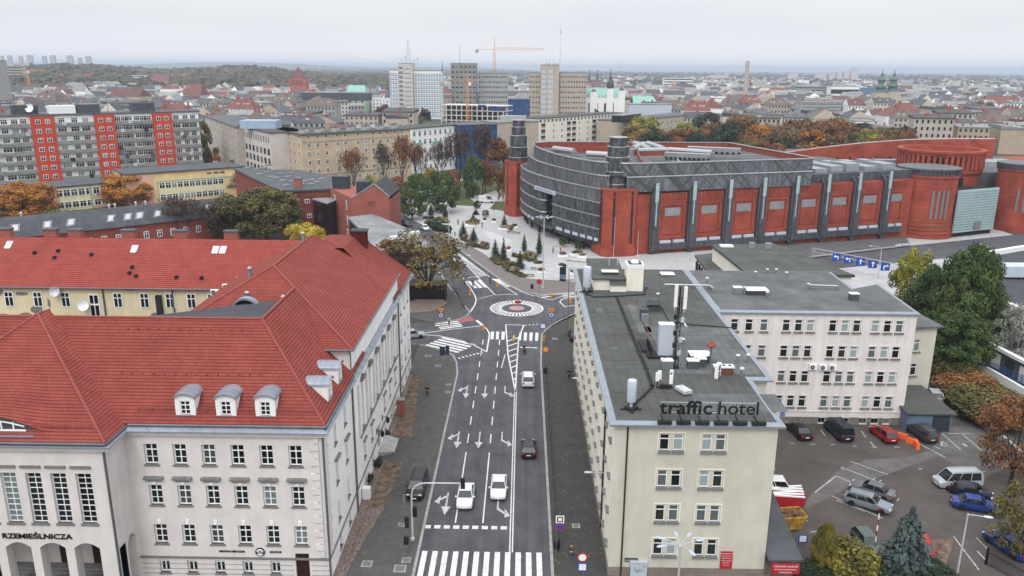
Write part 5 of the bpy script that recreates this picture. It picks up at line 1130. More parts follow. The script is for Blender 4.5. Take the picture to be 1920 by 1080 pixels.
# ================= trees and planting
LM = {k: leafmat('leaves_'+k,v) for k,v in {
'green': [(.018,.035,.012),(.05,.085,.022),(.10,.13,.03)],'olive': [(.035,.035,.014),(.085,.075,.022),(.16,.13,.03)],
'yellow': [(.14,.10,.015),(.38,.27,.025),(.52,.40,.05)],'yellowgreen': [(.06,.075,.015),(.17,.17,.025),(.33,.29,.04)],
'orange': [(.13,.045,.012),(.34,.13,.02),(.46,.22,.03)],'rust': [(.07,.03,.018),(.17,.075,.03),(.26,.12,.04)],
'conifer': [(.010,.018,.011),(.022,.036,.02),(.04,.058,.03)],'spruce': [(.025,.038,.036),(.06,.085,.08),(.10,.13,.12)],
'maroon': [(.035,.022,.02),(.075,.045,.04),(.12,.075,.06)],'pale': [(.11,.11,.095),(.25,.25,.22),(.38,.38,.34)],
'golden': [(.03,.035,.01),(.10,.09,.02),(.24,.19,.035)],'redleaf': [(.10,.03,.02),(.24,.075,.04),(.32,.13,.06)],'grassy': [(.14,.11,.06),(.28,.22,.13),(.40,.33,.21)],'hedge': [(.02,.03,.012),(.05,.06,.022),(.11,.10,.04)],
'brown': [(.05,.033,.018),(.12,.075,.035),(.19,.13,.06)],'mixed': [(.045,.04,.015),(.11,.08,.022),(.22,.14,.028)]}.items()}
def leafmesh(name,C_,Nn,sz,val,m,asp=1.5):
 C_ = np.array(C_); n = len(C_); Nn = np.array(Nn); Nn /= np.linalg.norm(Nn,axis=1)[:,None]+1e-9
 r = np.random.RandomState(n); t = r.normal(size=(n,3)); u = np.cross(Nn,t); u /= np.linalg.norm(u,axis=1)[:,None]+1e-9; v = np.cross(Nn,u)
 s_ = np.array(sz)[:,None]; V = np.stack([C_-u*s_*.5*asp,C_-v*s_*.5,C_+u*s_*.5*asp,C_+v*s_*.5],1).reshape(-1,3)
 me = bpy.data.meshes.new(name); me.vertices.add(4*n); me.vertices.foreach_set('co',V.ravel()); me.loops.add(4*n); me.loops.foreach_set('vertex_index',np.arange(4*n)); me.polygons.add(n)
 me.polygons.foreach_set('loop_start',np.arange(0,4*n,4)); me.update(calc_edges=True)
 a = me.attributes.new('leaf','FLOAT','POINT'); a.data.foreach_set('value',np.repeat(np.array(val),4)); me.materials.append(m); return me
def limb(mb,p,d,L_,r_,depth,rnd,tips,spread=.55,up_=.12):
 k = 3; q = p
 for i in range(k):
  d = (d+Vector((rnd.gauss(0,.12),rnd.gauss(0,.12),up_))).normalized(); e_ = q+d*L_/k; mb.tube(q,e_,r_*(1-.25*i/k),5 if depth > 1 else 3,r_*(1-.25*(i+1)/k),False); q = e_
  if depth > 0 and i > 0:
   a = d.orthogonal().normalized(); a.rotate(Matrix.Rotation(rnd.random()*6.28,3,d)); limb(mb,q,(d+a*spread*2).normalized(),L_*.6,r_*.5,depth-1,rnd,tips,spread,up_)
 if depth > 0:
  for j in range(2):
   a = d.orthogonal().normalized(); a.rotate(Matrix.Rotation(rnd.random()*6.28,3,d)); limb(mb,q,(d+a*spread).normalized(),L_*.7,r_*.6,depth-1,rnd,tips,spread,up_)
 else: tips.append(q)
_tm = {}
def treemesh(kind,pal,var=0,lod=1.0):
 key = (kind,pal,var,lod)
 if key in _tm: return _tm[key]
 rnd = random.Random(hash_(kind+pal)+var*17); rs = np.random.RandomState(rnd.randrange(1 << 30)); tb = MB(); C_,Nn,S,V_ = [],[],[],[]
 def clump(c_,r_,n,s0,sq=.75,v0=None):
  v0 = rnd.random() if v0 is None else v0
  for i in range(n):
   d = rs.normal(size=3); d /= np.linalg.norm(d); q = r_*(.45+.55*rs.rand())**.7; C_.append((c_[0]+d[0]*q,c_[1]+d[1]*q,c_[2]+d[2]*q*sq)); Nn.append(d+rs.normal(size=3)*.55+np.array([0,0,.5])); S.append(s0*(.6+.8*rs.rand())); V_.append(min(1,max(0,v0*.6+.5*rs.rand()-.05)))
 bark = 'bark'
 if kind in ('round','wide','loose','column','oval','sparse'):
  tr = {'round': .09,'wide': .16,'loose': .14,'sparse': .24,'column': .04,'oval': .05}[kind]; tips = []
  tb.tube((0,0,0),(0,0,tr+.06),.03,7,.022)
  for j in range(6): a = j*1.05+rnd.random(); limb(tb,Vector((0,0,tr*(.8+.3*rnd.random()))),Vector((math.cos(a)*.6,math.sin(a)*.6,.8)).normalized(),.34 if kind == 'sparse' else .26,.013,2 if kind == 'sparse' else 1,rnd,tips)
  tb.tube((0,0,tr),(0,0,.75),.02,5,.006)
  nc = int({'round': 64,'wide': 66,'loose': 40,'sparse': 34,'column': 54,'oval': 64}[kind]*max(.5,lod**.5)); nl = int({'loose': 40,'sparse': 26}.get(kind,90)*lod)
  for i in range(nc):
   h = rnd.random()**.85; z = tr+.04+(1-tr-.08)*h
   if kind == 'column': prof = .5*min(1,.35+1.6*h)*(1-max(0,h-.55)*1.5)
   elif kind == 'oval': prof = .5*math.sin(math.pi*(.12+.84*h))**.7
   else: prof = .5*math.sqrt(max(.03,1-abs((h-.42)/.62)**2.2))
   t = rnd.random()*6.283; q = prof*(.45+.5*rnd.random()**.5)*(1.0+.14*math.sin(3*t+var))
   clump((q*math.cos(t),q*math.sin(t),z),(.085 if kind in ('loose','sparse') else .1)+.05*rnd.random(),nl,.024 if lod > 1.5 else .032)
 elif kind == 'bare':
  tips = []; tb.tube((0,0,0),(0,0,.24),.022,6,.017); bark = 'bark_pale' if pal == 'pale' else 'bark'
  for j in range(7): a = j*.95+rnd.random(); limb(tb,Vector((0,0,.16+.09*rnd.random())),Vector((math.cos(a)*.55,math.sin(a)*.55,.85)).normalized(),.36,.011,2,rnd,tips,.5,.16)
  for p in tips:
   for i in range(int(13*lod)):
    d = np.array([rnd.gauss(0,1),rnd.gauss(0,1),rnd.gauss(.4,.8)]); C_.append(np.array(p)+d*.045); Nn.append(rs.normal(size=3)); S.append(.012+.010*rs.rand()); V_.append(rs.rand())
 elif kind in ('cone','slim','spruce'):
  tb.tube((0,0,0),(0,0,.98),.022,6,.003); nz_ = int(26*lod**.5)
  for i in range(nz_):
   h = (i+.5)/nz_; z = .1+.9*h; R0 = .5*(1-h)**(.8 if kind == 'spruce' else .75)*(1+.12*rnd.gauss(0,1)) if kind != 'slim' else .5*min(1,.55+2*h)*(1-h)**.55
   nb = max(4,int(15*(1-h)+3))
   for j in range(nb):
    t = 6.283*(j+rnd.random()*.7)/nb; L_ = R0*(.75+.35*rnd.random()); n = max(2,int(8*lod*L_/.4))
    for k in range(n):
     q = L_*(k+.6)/n; C_.append((q*math.cos(t)+rnd.gauss(0,.012),q*math.sin(t)+rnd.gauss(0,.012),z-.10*q+rnd.gauss(0,.012)+(.05*q/.5 if kind == 'spruce' else 0))); Nn.append((math.cos(t)*.6,math.sin(t)*.6,1.0)+rs.normal(size=3)*.35); S.append(.055*(.7+.6*rs.rand())); V_.append(.25+.75*rs.rand()*q/max(L_,.01))
 elif kind == 'shrub':
  for j in range(4): a = j*1.6; tb.tube((0,0,0),(.25*math.cos(a),.25*math.sin(a),.5),.02,4,.008)
  for i in range(int(18*lod)):
   t = rnd.random()*6.283; q = .36*rnd.random()**.5; z = .28+.5*rnd.random()*(1-q/.6); clump((q*math.cos(t),q*math.sin(t),z),.2,40 if lod < 1.5 else 110,.11 if lod < 1.5 else .05,.9)
 elif kind == 'tuft':
  tb.tube((0,0,0),(0,0,.15),.1,6,.06)
  for i in range(int(150*lod)):
   t = rnd.random()*6.283; l_ = .3+.7*rnd.random(); q = .5*l_*rnd.random()**.6; C_.append((q*math.cos(t),q*math.sin(t),l_*.75*(1-q*.7))); Nn.append((math.cos(t+1.57),math.sin(t+1.57),.25)); S.append(.15); V_.append(rs.rand())
 _tm[key] = (tb.mesh('trunk',M[bark]),leafmesh('crown',C_,Nn,S,V_,LM[pal],1.5 if kind not in ('bare','tuft') else 3.5)); return _tm[key]
def hash_(s): return sum((i+1)*ord(c_) for i,c_ in enumerate(s)) % 99991
_ti = 0
def tree(p,h,w,kind,pal,label,cat='tree',name=None,group=None,var=None,lod=1.0):
 global _ti
 _ti += 1; tm,cm = treemesh(kind,pal,_ti % 3 if var is None else var,lod)
 t = thing(name or {'cone': 'conifer','slim': 'conifer','spruce': 'spruce_tree','shrub': 'shrub','tuft': 'ornamental_grass'}.get(kind,'tree'),label,cat,p,_ti*1.7,group); t.scale = (w,w,h)
 place(tm,'stem' if kind in ('shrub','tuft') else 'trunk',t,local=True); place(cm,'foliage' if kind in ('shrub','tuft') else 'crown',t,local=True); return t
def tree_px(bx,by,ty,hw,kind,pal,label,z=0,**k):
 p = G(bx,by,z); t = PY(bx,ty,p.y); e_ = PY(bx+hw,(by+ty)/2,p.y); m_ = PY(bx,(by+ty)/2,p.y); return tree(p,t.z-z,2.25*abs(e_.x-m_.x),kind,pal,label,**k)
# trees of the square, the park and the street corner
for a in (
(773,412,355,23,'round','green','round dark green tree on the near bed of the park corner',{}),
(828,398,322,32,'oval','green','tallest broad dark green tree in the middle of the park corner',{'lod': 1.6}),
(783,384,325,21,'oval','green','dark green tree close behind, left of the tallest broad green tree',{}),
(735,402,360,17,'round','conifer','dark green tree beside two street lamps at the gable of the brick building',{}),
(752,394,352,12,'oval','green','narrow green tree between the street lamps and the round dark green tree',{}),
(887,372,290,19,'oval','green','fresh green cone shaped tree on the lawn left of the mall turret',{}),
(744,372,332,15,'round','redleaf','small coppery red tree behind the street lamps',{}),
(807,356,314,12,'round','yellow','small bright yellow tree behind the tallest green tree',{}),
(851,366,320,12,'round','redleaf','reddish brown tree right of the tallest green tree',{}),
(700,392,328,19,'round','yellowgreen','yellow green tree rising behind the brick gable',{}),
(715,398,348,13,'round','yellowgreen','lower yellow green tree close to the brick gable end',{}),
(943,380,315,12,'round','mixed','yellowing tree pressed against the left mall turret',{}),
(935,362,262,24,'round','rust','rust brown tree behind the left mall turret',{}),
(575,492,420,34,'round','yellow','bright yellow tree between the red roof and the brick building',{'lod': 1.8}),
(800,560,435,76,'sparse','mixed','huge sparse yellow brown tree at the street corner beside the red roof',{'lod': 2.2}),
(725,560,448,40,'loose','rust','rust coloured tree leaning over the north end of the red roof',{'lod': 2.0}),
(500,455,355,62,'wide','olive','wide olive green tree in the courtyard before the brick building',{'lod': 2.2}),
(430,452,368,30,'round','olive','olive tree at the left flank of the wide courtyard tree',{'lod': 1.3}),
(195,460,404,34,'round','yellowgreen','bushy yellow green tree behind the red roof ridge, below the slanting skylights',{'lod': 1.6}),
(283,462,418,26,'round','yellow','thin yellow tree behind the red roof ridge',{'lod': 1.2}),
(120,455,395,42,'loose','green','thin dark grey green tree before the skylight roof, left part',{}),
(30,470,425,30,'loose','rust','low russet tree at the far left behind the red roof',{}),
(55,412,343,50,'round','orange','big flame orange tree at the left before the school, turning red on top',{'lod': 2.0}),
(-8,418,370,26,'round','orange','orange tree cut by the left picture edge',{}),
(241,386,327,43,'round','orange','round orange tree at the pink end wall of the school',{'lod': 2.0}),
(480,372,318,42,'loose','maroon','dark reddish half bare tree right of the yellow school',{'lod': 1.3}),
(385,322,228,19,'column','olive','tall olive poplar at the right end of the apartment slab',{'lod': 1.3}),
(418,312,276,16,'round','orange','small orange tree beside the tall poplar',{}),
(440,330,300,12,'round','rust','little rusty tree in the street right of the tall poplar',{}),
(345,460,372,46,'bare','maroon','bare purple grey tree before the skylight roof',{'lod': 1.6}),
(400,458,392,30,'bare','maroon','bare dark tree left of the wide olive tree',{'lod': 1.3}),
(665,372,282,24,'bare','rust','bare brown tree before the tan corner building, leftmost of the park row',{'lod': 1.5}),
(720,368,270,20,'bare','maroon','slender bare tree with a dark trunk before the tan building',{'lod': 1.3}),
(755,364,262,25,'bare','rust','wide bare reddish tree at the right end of the tan building',{'lod': 1.8}),
(785,362,275,20,'bare','rust','bare reddish tree before the white house',{'lod': 1.3}),
(825,358,268,20,'bare','maroon','bare dark tree before the white house, right half',{'lod': 1.3}),
(862,360,248,27,'bare','maroon','tall bare tree before the blue sheeted building, left one',{'lod': 1.5}),
(910,362,240,27,'bare','maroon','tall bare tree before the blue sheeted building, right one',{'lod': 1.5}),
(905,366,300,16,'bare','rust','brown bare tree on the lawn right of the fresh green tree',{}),
(720,255,198,18,'round','maroon','round dark maroon tree before the blue banded office tower',{}),
(757,252,202,16,'round','maroon','second maroon tree at the foot of the blue banded office tower',{}),
(735,238,222,4,'round','yellow','tiny golden tree between roofs near the blue banded office tower',{}),
(1800,668,466,47,'round','green','huge leafy green tree behind the off-white wing, topmost crown',{'lod': 2.8}),
(1745,640,500,44,'round','green','dark green tree joined to the left of the huge leafy tree',{'lod': 2.4}),
(1848,655,548,31,'round','green','green tree hanging over the white parapet on the right',{'lod': 2.0}),
(1705,610,470,36,'round','yellowgreen','yellowish green tree at the right end of the rear wing roof',{'lod': 2.0}),
(1790,700,590,50,'wide','green','dark lower tree filling the gap below the huge leafy tree',{'lod': 2.0}),
(1905,690,570,40,'loose','pale','silvery pale tree at the right picture edge',{'lod': 2.2}),
(1895,905,748,62,'loose','rust','russet tree at the right edge of the car park behind the silver van',{'lod': 2.4}),
(1910,1040,905,52,'loose','olive','ragged olive pine branches over the blue cars at the right edge',{'lod': 2.2}),
(1694,1075,950,42,'spruce','spruce','blue grey spruce between the green and the red parked cars',{'lod': 2.6}),
(1540,1080,985,22,'oval','golden','narrow yellow green conifer left of the golden green bush',{'lod': 2.0})):
 a = list(a); tree_px(*a[:7],**a[7])
# small conifers in the square's beds
def Q(x,y): return 840+x/6.353,370+y/6.353
for bx,by,ty,hw,k,l in ((180,475,288,62,'cone','stout little conifer at the left end of the square, near the black bollards'),(305,525,358,62,'cone','stout little conifer second from the left along the bed by the street'),(563,695,498,56,'cone','little conifer beside a pointed one, left of the pair in the brown bed'),(662,760,478,52,'cone','little conifer with a long thin tip, right of the pair in the brown bed'),(858,850,635,66,'cone','dark conifer at the right end of the long bed nearest the street'),(907,655,440,44,'slim','slim dark conifer standing alone in the middle of the paving'),(1085,700,398,50,'slim','tallest slim dark conifer beside the multi headed lamp'),(670,350,208,48,'cone','conifer on a planter near the left mall turret'),(300,292,195,50,'cone','flat topped little tree in the round bench planter'),(347,132,40,38,'oval','rounded little tree beside the white van path'),(330,206,130,44,'cone','bushy little tree at the back of the square'),(445,235,148,36,'round','lollipop tree on the white paving'),(1365,590,475,44,'round','small leafy tree at the foot of the dark glass front, left one'),(1550,625,520,36,'round','small leafy tree at the foot of the dark glass front, right one')):
 x,y = Q(bx,by); tree_px(x,y,370+ty/6.353,hw/6.353,k,'conifer' if k != 'round' else 'green',l,z=H_)
for px,py,ty,hw,l in ((808,405,383,7,'left one'),(835,410,385,7,'right one')): tree_px(px,py,ty,hw,'slim','conifer','clipped dark oval tree of a pair in the park corner bed, '+l,z=H_)
# shrubs and grasses of the beds
rnd = random.Random(11)
def shrubs(poly,n,pals,label,cat,grp,h=(.8,1.5),w=(1.6,2.6),kinds=('shrub',)):
 for i in range(n):
  f = (i+.5)/n*(len(poly)-1); j = min(int(f),len(poly)-2); x = poly[j][0]+(poly[j+1][0]-poly[j][0])*(f-j)+rnd.gauss(0,1.0); y = poly[j][1]+(poly[j+1][1]-poly[j][1])*(f-j)+rnd.gauss(0,1.0)
  tree(G(x,y,H_),rnd.uniform(*h),rnd.uniform(*w),rnd.choice(kinds),pals[i % len(pals)],label,cat,group=grp)
for poly,n,pals,l,g_ in (
([(924,486),(945,500),(965,512),(985,520)],13,('brown','hedge','olive'),'rounded brown green shrub in the long bed nearest the street','shrubs of the long bed'),
([(930,480),(955,495),(978,505)],7,('hedge','brown'),'shrub in the back row of the long bed nearest the street','shrubs of the long bed back row'),
([(960,480),(985,486),(1015,494)],9,('hedge','olive','hedge'),'green shrub in the bed around the tallest slim conifer','shrubs of the middle bed'),
([(865,448),(885,460),(912,468)],9,('brown','hedge'),'low shrub in the bed along the street, left part of the square','shrubs of the left bed'),
([(797,408),(818,413),(836,418)],7,('hedge','olive'),'shrub around the clipped oval trees','shrubs of the park corner')): shrubs(poly,n,pals,l,'shrub',g_)
for poly,n,l,g_ in (([(960,508),(970,512)],3,'straw coloured grass clump at the right end of the long bed','grass of the long bed'),([(985,478),(1005,484)],5,'straw coloured grass clump in the middle bed','grass of the middle bed'),([(868,444),(875,447)],2,'straw coloured grass clump in the left bed','grass of the left bed'),([(905,460),(915,464)],3,'straw coloured grass clump at the right end of the left bed','grass at the end of the left bed'),([(876,419),(898,416)],5,'reddish grass clump around the bench planter','grass of the bench planter'),([(945,431),(962,432)],3,'straw grass clump beside the conifer planter near the left turret','grass of the turret planter'),([(824,412),(845,420)],5,'dry grass clump in the park corner bed','grass of the park corner')):
 shrubs(poly,n,('grassy',),l,'ornamental grass',g_,(1.2,1.9),(1.3,2.0),('tuft',))
hd = MB()
def hedge(px,py,l_,rz,label):
 p = G(px,py,H_); rs = np.random.RandomState(int(px)); C_ = []; Nn = []
 for i in range(1500):
  t = rs.rand()*6.283; u = (rs.rand()-.5)*l_; q = 1.1; y,z = q*math.cos(t),1.0+q*.9*math.sin(t); e_ = max(0,abs(u)-(l_/2-1)); f = math.sqrt(max(.02,1-e_*e_)); C_.append((u,y*f,max(.05,1+(z-1)*f))); Nn.append((u*.1,math.cos(t),math.sin(t)+.2)+rs.normal(size=3)*.4)
 t = thing('hedge',label,'hedge',p,rz); place(leafmesh('foliage',C_,Nn,[.3]*1500,rs.rand(1500),LM['conifer']),'foliage',t,local=True)
hedge(812,427,6,R(-35),'left half of the clipped dark hedge beside the parked white car'); hedge(828,434,6.5,R(-30),'right half of the clipped dark hedge beside the black and white posts')
# planting around the car park and the garden at its right
for px,py,h,w_,pal,l in ((1585,1072,4.2,5.6,'golden','golden green rounded bush in front of the car park'),(1530,1085,1.8,4,'conifer','low dark hedge bush at the porch'),(1640,1085,1.9,5,'conifer','low dark hedge bush below the golden bush'),(1748,1090,2.4,4.4,'conifer','clipped dark green dome bush at the bottom right'),(1706,1090,1.2,1.8,'conifer','tiny dark bush at the foot of the spruce')):
 tree(G(px,py),h,w_,'shrub',pal,l,'bush',lod=2.4)
for i,(px,py,h,w_,pal) in enumerate(((1755,690,4,6,'maroon'),(1770,712,4,6,'olive'),(1790,740,4,7,'rust'),(1812,762,4,7,'olive'),(1835,785,4,7,'olive'),(1850,760,4,7,'mixed'),(1870,800,4,7,'rust'),(1830,740,4,6,'rust'),(1800,715,4,6,'olive'),(1885,775,4,6,'brown'))):
 tree(G(px,py),h,w_,'shrub',pal,('olive','reddish','yellowing')[(pal in ('rust','maroon'))+2*(pal in ('mixed','brown'))]+' autumn shrub on the slope behind the car park wall','shrub',group='shrubs on the slope behind the wall: '+('olive','reddish','yellowing')[(pal in ('rust','maroon'))+2*(pal in ('mixed','brown'))],lod=2)
for px,py,pal,s_,l in ((689,905,'conifer',1.5,'small dark bush at the foot of the white side wall'),(707,875,'conifer',1.4,'small dark bush beside the entrance steps'),(723,820,'conifer',1.3,'dark potted bush above the entrance steps')): tree(G(px,py),s_,s_,'shrub',pal,l,'bush')
for p,q,nm_ in ((G(815,356),G(950,330),'lawn'),(G(850,395),G(940,352),'lawn')): pass
struct(MB().quad(*[(p.x,p.y,H_+.02) for p in (G(845,385),G(902,388),G(880,372),G(950,352),G(950,330),G(800,345))]),'lawn',M['grass']); struct(MB().quad(*[(p.x,p.y,H_+.02) for p in (G(918,392),G(952,398),G(952,380),G(930,378))]),'lawn',M['grass'])
struct(MB().quad(*[(p.x,p.y,.02) for p in (G(1775,660),G(1880,720),G(1905,750),G(1830,720),G(1760,690))][::-1]),'lawn',M['grass'])
struct(MB().quad(*[(p.x,p.y,.015) for p in (G(1480,1100),G(1760,1100),G(1790,1010),G(1600,1020),G(1500,1050))]),'soil_bed',M['soil'])
# ================= buildings between the street and the old town
def pal(n,c_,**k):
 if n not in M: mk(n,c_,**k)
 return M[n]
for n,c_ in (('ochre',(.54,.42,.29)),('ochre_shade',(.42,.33,.24)),('buff',(.45,.38,.30)),('offwhite',(.56,.52,.49)),('peel_yellow',(.72,.61,.40)),('ywall',(.80,.59,.29)),('pinkwall',(.70,.42,.31)),('paleyellow',(.74,.68,.42)),('concrete',(.36,.355,.345)),('concrete_warm',(.44,.38,.33)),('slabgrey',(.25,.25,.24)),('slabred',(.50,.06,.03)),('palegreen',(.36,.46,.34)),('blueband',(.33,.42,.53)),('copper_green',(.24,.44,.37)),('redwall',(.40,.13,.11)),('stonewall',(.46,.40,.33))): mk(n,c_,var=.1,scale=.3,streak=.06)
for n,c_ in (('roofgrey',(.10,.105,.115)),('roofpale',(.24,.245,.25)),('roofred',(.19,.075,.062)),('roofmaroon',(.14,.066,.06)),('roofbrown',(.14,.115,.10))): mk(n,c_,var=.25,scale=.3)
M['rbrick'] = brickmat('old_red_brick',(.27,.072,.05),(.21,.055,.04),(.18,.085,.07),w=.5,h=.3,streak=.25)
M['pbrick'] = brickmat('pale_red_brick',(.33,.105,.08),(.28,.09,.07),(.24,.11,.09),w=.5,h=.3,streak=.15)
_sw = {}
def swin(w,h,vb=1,frame='frame',gl='glass',bar=True):
 k = (round(w,1),round(h,1),vb,frame,gl,bar)
 if k not in _sw:
  m = MB(); m.box(0,-.1,0,w,.02,h); m.cm = 1; n = vb+1; t = .14
  for i in range(n):
   u0,u1 = t+(w-t)*i/n,(w-t)*(i+1)/n+t-t
   if bar: m.quad((u0,-.13,.14),(u1,-.13,.14),(u1,-.13,h*.62),(u0,-.13,h*.62)); m.quad((u0,-.13,h*.68),(u1,-.13,h*.68),(u1,-.13,h-.14),(u0,-.13,h-.14))
   else: m.quad((u0,-.13,.14),(u1,-.13,.14),(u1,-.13,h-.14),(u0,-.13,h-.14))
  _sw[k] = m.mesh('window',[M[frame],M[gl]])
 return _sw[k]
class Wins:
 def __init__(s,t,cap=96): s.t = t; s.L = []; s.cap = cap
 def row(s,A,B,us,z,w,h,**k):
  A,d,n,L = frame2(A,B); rz = math.atan2(d[1],d[0]); me = swin(w,h,**k)
  for u in us: p = A+d*(u-w/2)+n*.0; s.L.append((me,Vector((p.x,p.y,z)),rz))
 def grid(s,A,B,n,zs,w,h,m0=.5,**k):
  L = (Vector(B[:2])-Vector(A[:2])).length; us = [L*(i+m0)/(n-1+2*m0) for i in range(n)]
  for z in zs: s.row(A,B,us,z,w,h,**k)
 def done(s):
  s.L.sort(key=lambda q: (q[1]-Vector(CAM)).length)
  for me,p,rz in s.L[:s.cap]: place(me,'window',s.t,p,rz)
  rest = s.L[s.cap:]
  if rest:
   m = MB();
   for me,p,rz in rest:
    Mx = Matrix.Translation(p) @ Matrix.Rotation(rz,4,'Z'); k = len(m.v); m.v += [tuple(Mx @ v.co) for v in me.vertices]; m.f += [tuple(k+i for i in q.vertices) for q in me.polygons]; m.m += [q.material_index for q in me.polygons]
   o = m.build('windows',[rest[0][0].materials[0],rest[0][0].materials[1]],s.t); o['kind'] = 'stuff'
def blk(name,label,P,h,wm='buff',rm='roofgrey',cat='building',over=.4,z0=-.2,pitched=None,para=None):
 cx = sum(p[0] for p in P)/len(P); cy = sum(p[1] for p in P)/len(P); t = thing(name,label,cat,(cx,cy,0))
 if isinstance(wm,str): wm = M[wm]
 if isinstance(rm,str): rm = M[rm]
 w = MB(); w.prism(P,z0,h,bot=False,top=pitched is None); w.build('wall',wm,t)
 r = MB()
 if pitched is None: r.prism(ring_(P,over),h,h+.35)
 else:                                   # ridge along the long side of a four sided footprint
  Q_ = [Vector((p[0],p[1],h)) for p in ring_(P,over)]; a,b_ = (Q_[0]+Q_[3])/2,(Q_[1]+Q_[2])/2; hip = pitched[1]; d = (b_-a); a,b_ = a+d*hip,b_-d*hip; a.z = b_.z = h+pitched[0]
  roofuv(r,[Q_[0],Q_[1],b_,a]); roofuv(r,[Q_[2],Q_[3],a,b_])
  for tri in ([Q_[1],Q_[2],b_],[Q_[3],Q_[0],a]): roofuv(r,tri)
 r.build('roof',rm,t); return t
def rectP(A,B,depth):
 A,d,n,L = frame2(A,B); b_ = A+d*L; return [(A.x,A.y),(b_.x,b_.y),(b_.x-n.x*depth,b_.y-n.y*depth),(A.x-n.x*depth,A.y-n.y*depth)]
def seq(z0,dz,n): return [z0+dz*i for i in range(n)]
def chim(t,x,y,z0,z1,s_=.8,m_='pbrick',rz=0):
 b = MB(); b.box(x-s_,y-.5,z0,x+s_,y+.5,z1,rz); b.cm = 1; b.box(x-s_-.1,y-.6,z1,x+s_+.1,y+.6,z1+.2,rz); b.build('chimney',[M[m_],M['roofgrey']],t)
# long yellowed house with the red roof behind the office building
t = blk('long_house','long yellowish house with peeling plaster and a red tiled roof behind the office building',[(-125,112),(-29,112),(-29,125),(-125,125)],13.4,'peel_yellow',M['tiles_far'],over=.6,pitched=(6.0,0))
xs = [PY(px,550,112).x for px in (16,70,122,220,270,318,358,397)]
wn = Wins(t); wn.row((-125,112),(-29,112),[x+125 for x in xs],10.3,1.35,2.3); wn.row((-125,112),(-29,112),[x+125 for x in (-79,-75,*xs)],6.0,1.35,2.3); wn.row((-125,112),(-29,112),[PY(175,550,112).x+125],7.9,1.5,4.4,vb=1); wn.done()
for px in (8,94,140,240,337,432): x = PY(px,441,119).x; chim(t,x,119.4,18.5,20.4,1.0)
for px,py,w_ in ((17,465,1),(252,470,1),(404,470,1),(418,470,1)):
 y = 112+ (530-py)/(530-452)*6.4; z = 13.4+(y-111.4)*6/7.1+.08; x = PY(px,py,y).x; s_ = MB(); s_.quad((x-.5,y-.55,z-.5),(x+.5,y-.55,z-.5),(x+.5,y+.55,z+.43),(x-.5,y+.55,z+.43)); s_.cm = 1
 for a,b_ in ((-.6,-.5),(.5,.6)): s_.box(x+a,y-.6,z-.5,x+b_,y+.6,z-.4)
 s_.build('skylight',[M['pole_pale'],M['slate']],t)
vt = MB(); rnd = random.Random(5)
for px,py in ((66,480),(110,476),(103,488),(172,482),(248,503),(243,513),(255,518),(331,519),(378,520)): y = 112+(530-py)/78*6.4; x = PY(px,py,y).x; z = 13.4+(y-111.4)*6/7.1; vt.box(x-.2,y-.3,z,x+.2,y+.2,z+.4)
vt.build('roof_vents',M['black_matt'],t); gu = MB(); gu.tube((-125,111.4,13.35),(-29,111.4,13.35),.12,6); gu.build('gutter',M['gutter'],t)
for px in (195,325): x = PY(px,560,112).x; b = MB(); b.tube((x,111.85,0),(x,111.85,13.2),.12,6); b.build('downpipe',M['gutter'],t)
b = MB(); x = PY(300,560,112).x; b.box(x-.5,111.5,0,x+.3,111.98,12.3); b.build('duct',M['black_matt'],t)
pp = MB()
for px,py,w_,h_ in ((-2,548,1.6,1.0),(40,550,2.4,.6),(68,580,2.2,1.4),(10,592,2,.8),(50,592,2.2,1.0),(92,568,.5,1.6),(242,542,2.0,.5),(290,590,1.1,.8)):
 q = PY(px,py,112); P = [(q.x+w_*.5*math.cos(a)*(.7+.5*rnd.random()),111.975,q.z+h_*.5*math.sin(a)*(.7+.5*rnd.random())) for a in [6.283*i/9 for i in range(9)]]; pp.quad(*P)
pp.build('bare_plaster_patch',M['trim_grey'],t)
for i,(px,py,r_) in enumerate(((103,547,.75),(157,573,.8))):
 q = PY(px,py,111.3); b = MB(); b.lathe([(.05,0),(r_*.7,.1),(r_,.32),(r_*.98,.34),(r_*.65,.14),(.02,.05)],n=16,cap=False); b.xf(0,Matrix.Translation(q) @ Matrix.Rotation(R(72),4,'X') @ Matrix.Rotation(R(12),4,'Y')); tag(b.build('satellite_dish',M['pole_pale' if i == 0 else 'white'],smooth=True),('grey satellite dish on the yellowish house, upper one','white satellite dish on the yellowish house, beside the tall stair window')[i],'satellite dish')
for px,py,l in ((404,553,'lower white twin fan air conditioner between the two red roofs'),(426,543,'upper white twin fan air conditioner between the two red roofs'),(453,530,'half hidden air conditioner behind the red hip')): q = PY(px,py+10,100); ac(l,(q.x,100,q.z),0,True)
b = MB(); b.prism([(-46,92),(-38.2,88),(-38.2,112),(-46,112)],-.1,lambda x,y: 10+(x+46)*.45); tag(b.build('link_roof',M['felt_dark']),'dark sloping link roof between the white office building and the yellowish house','building')
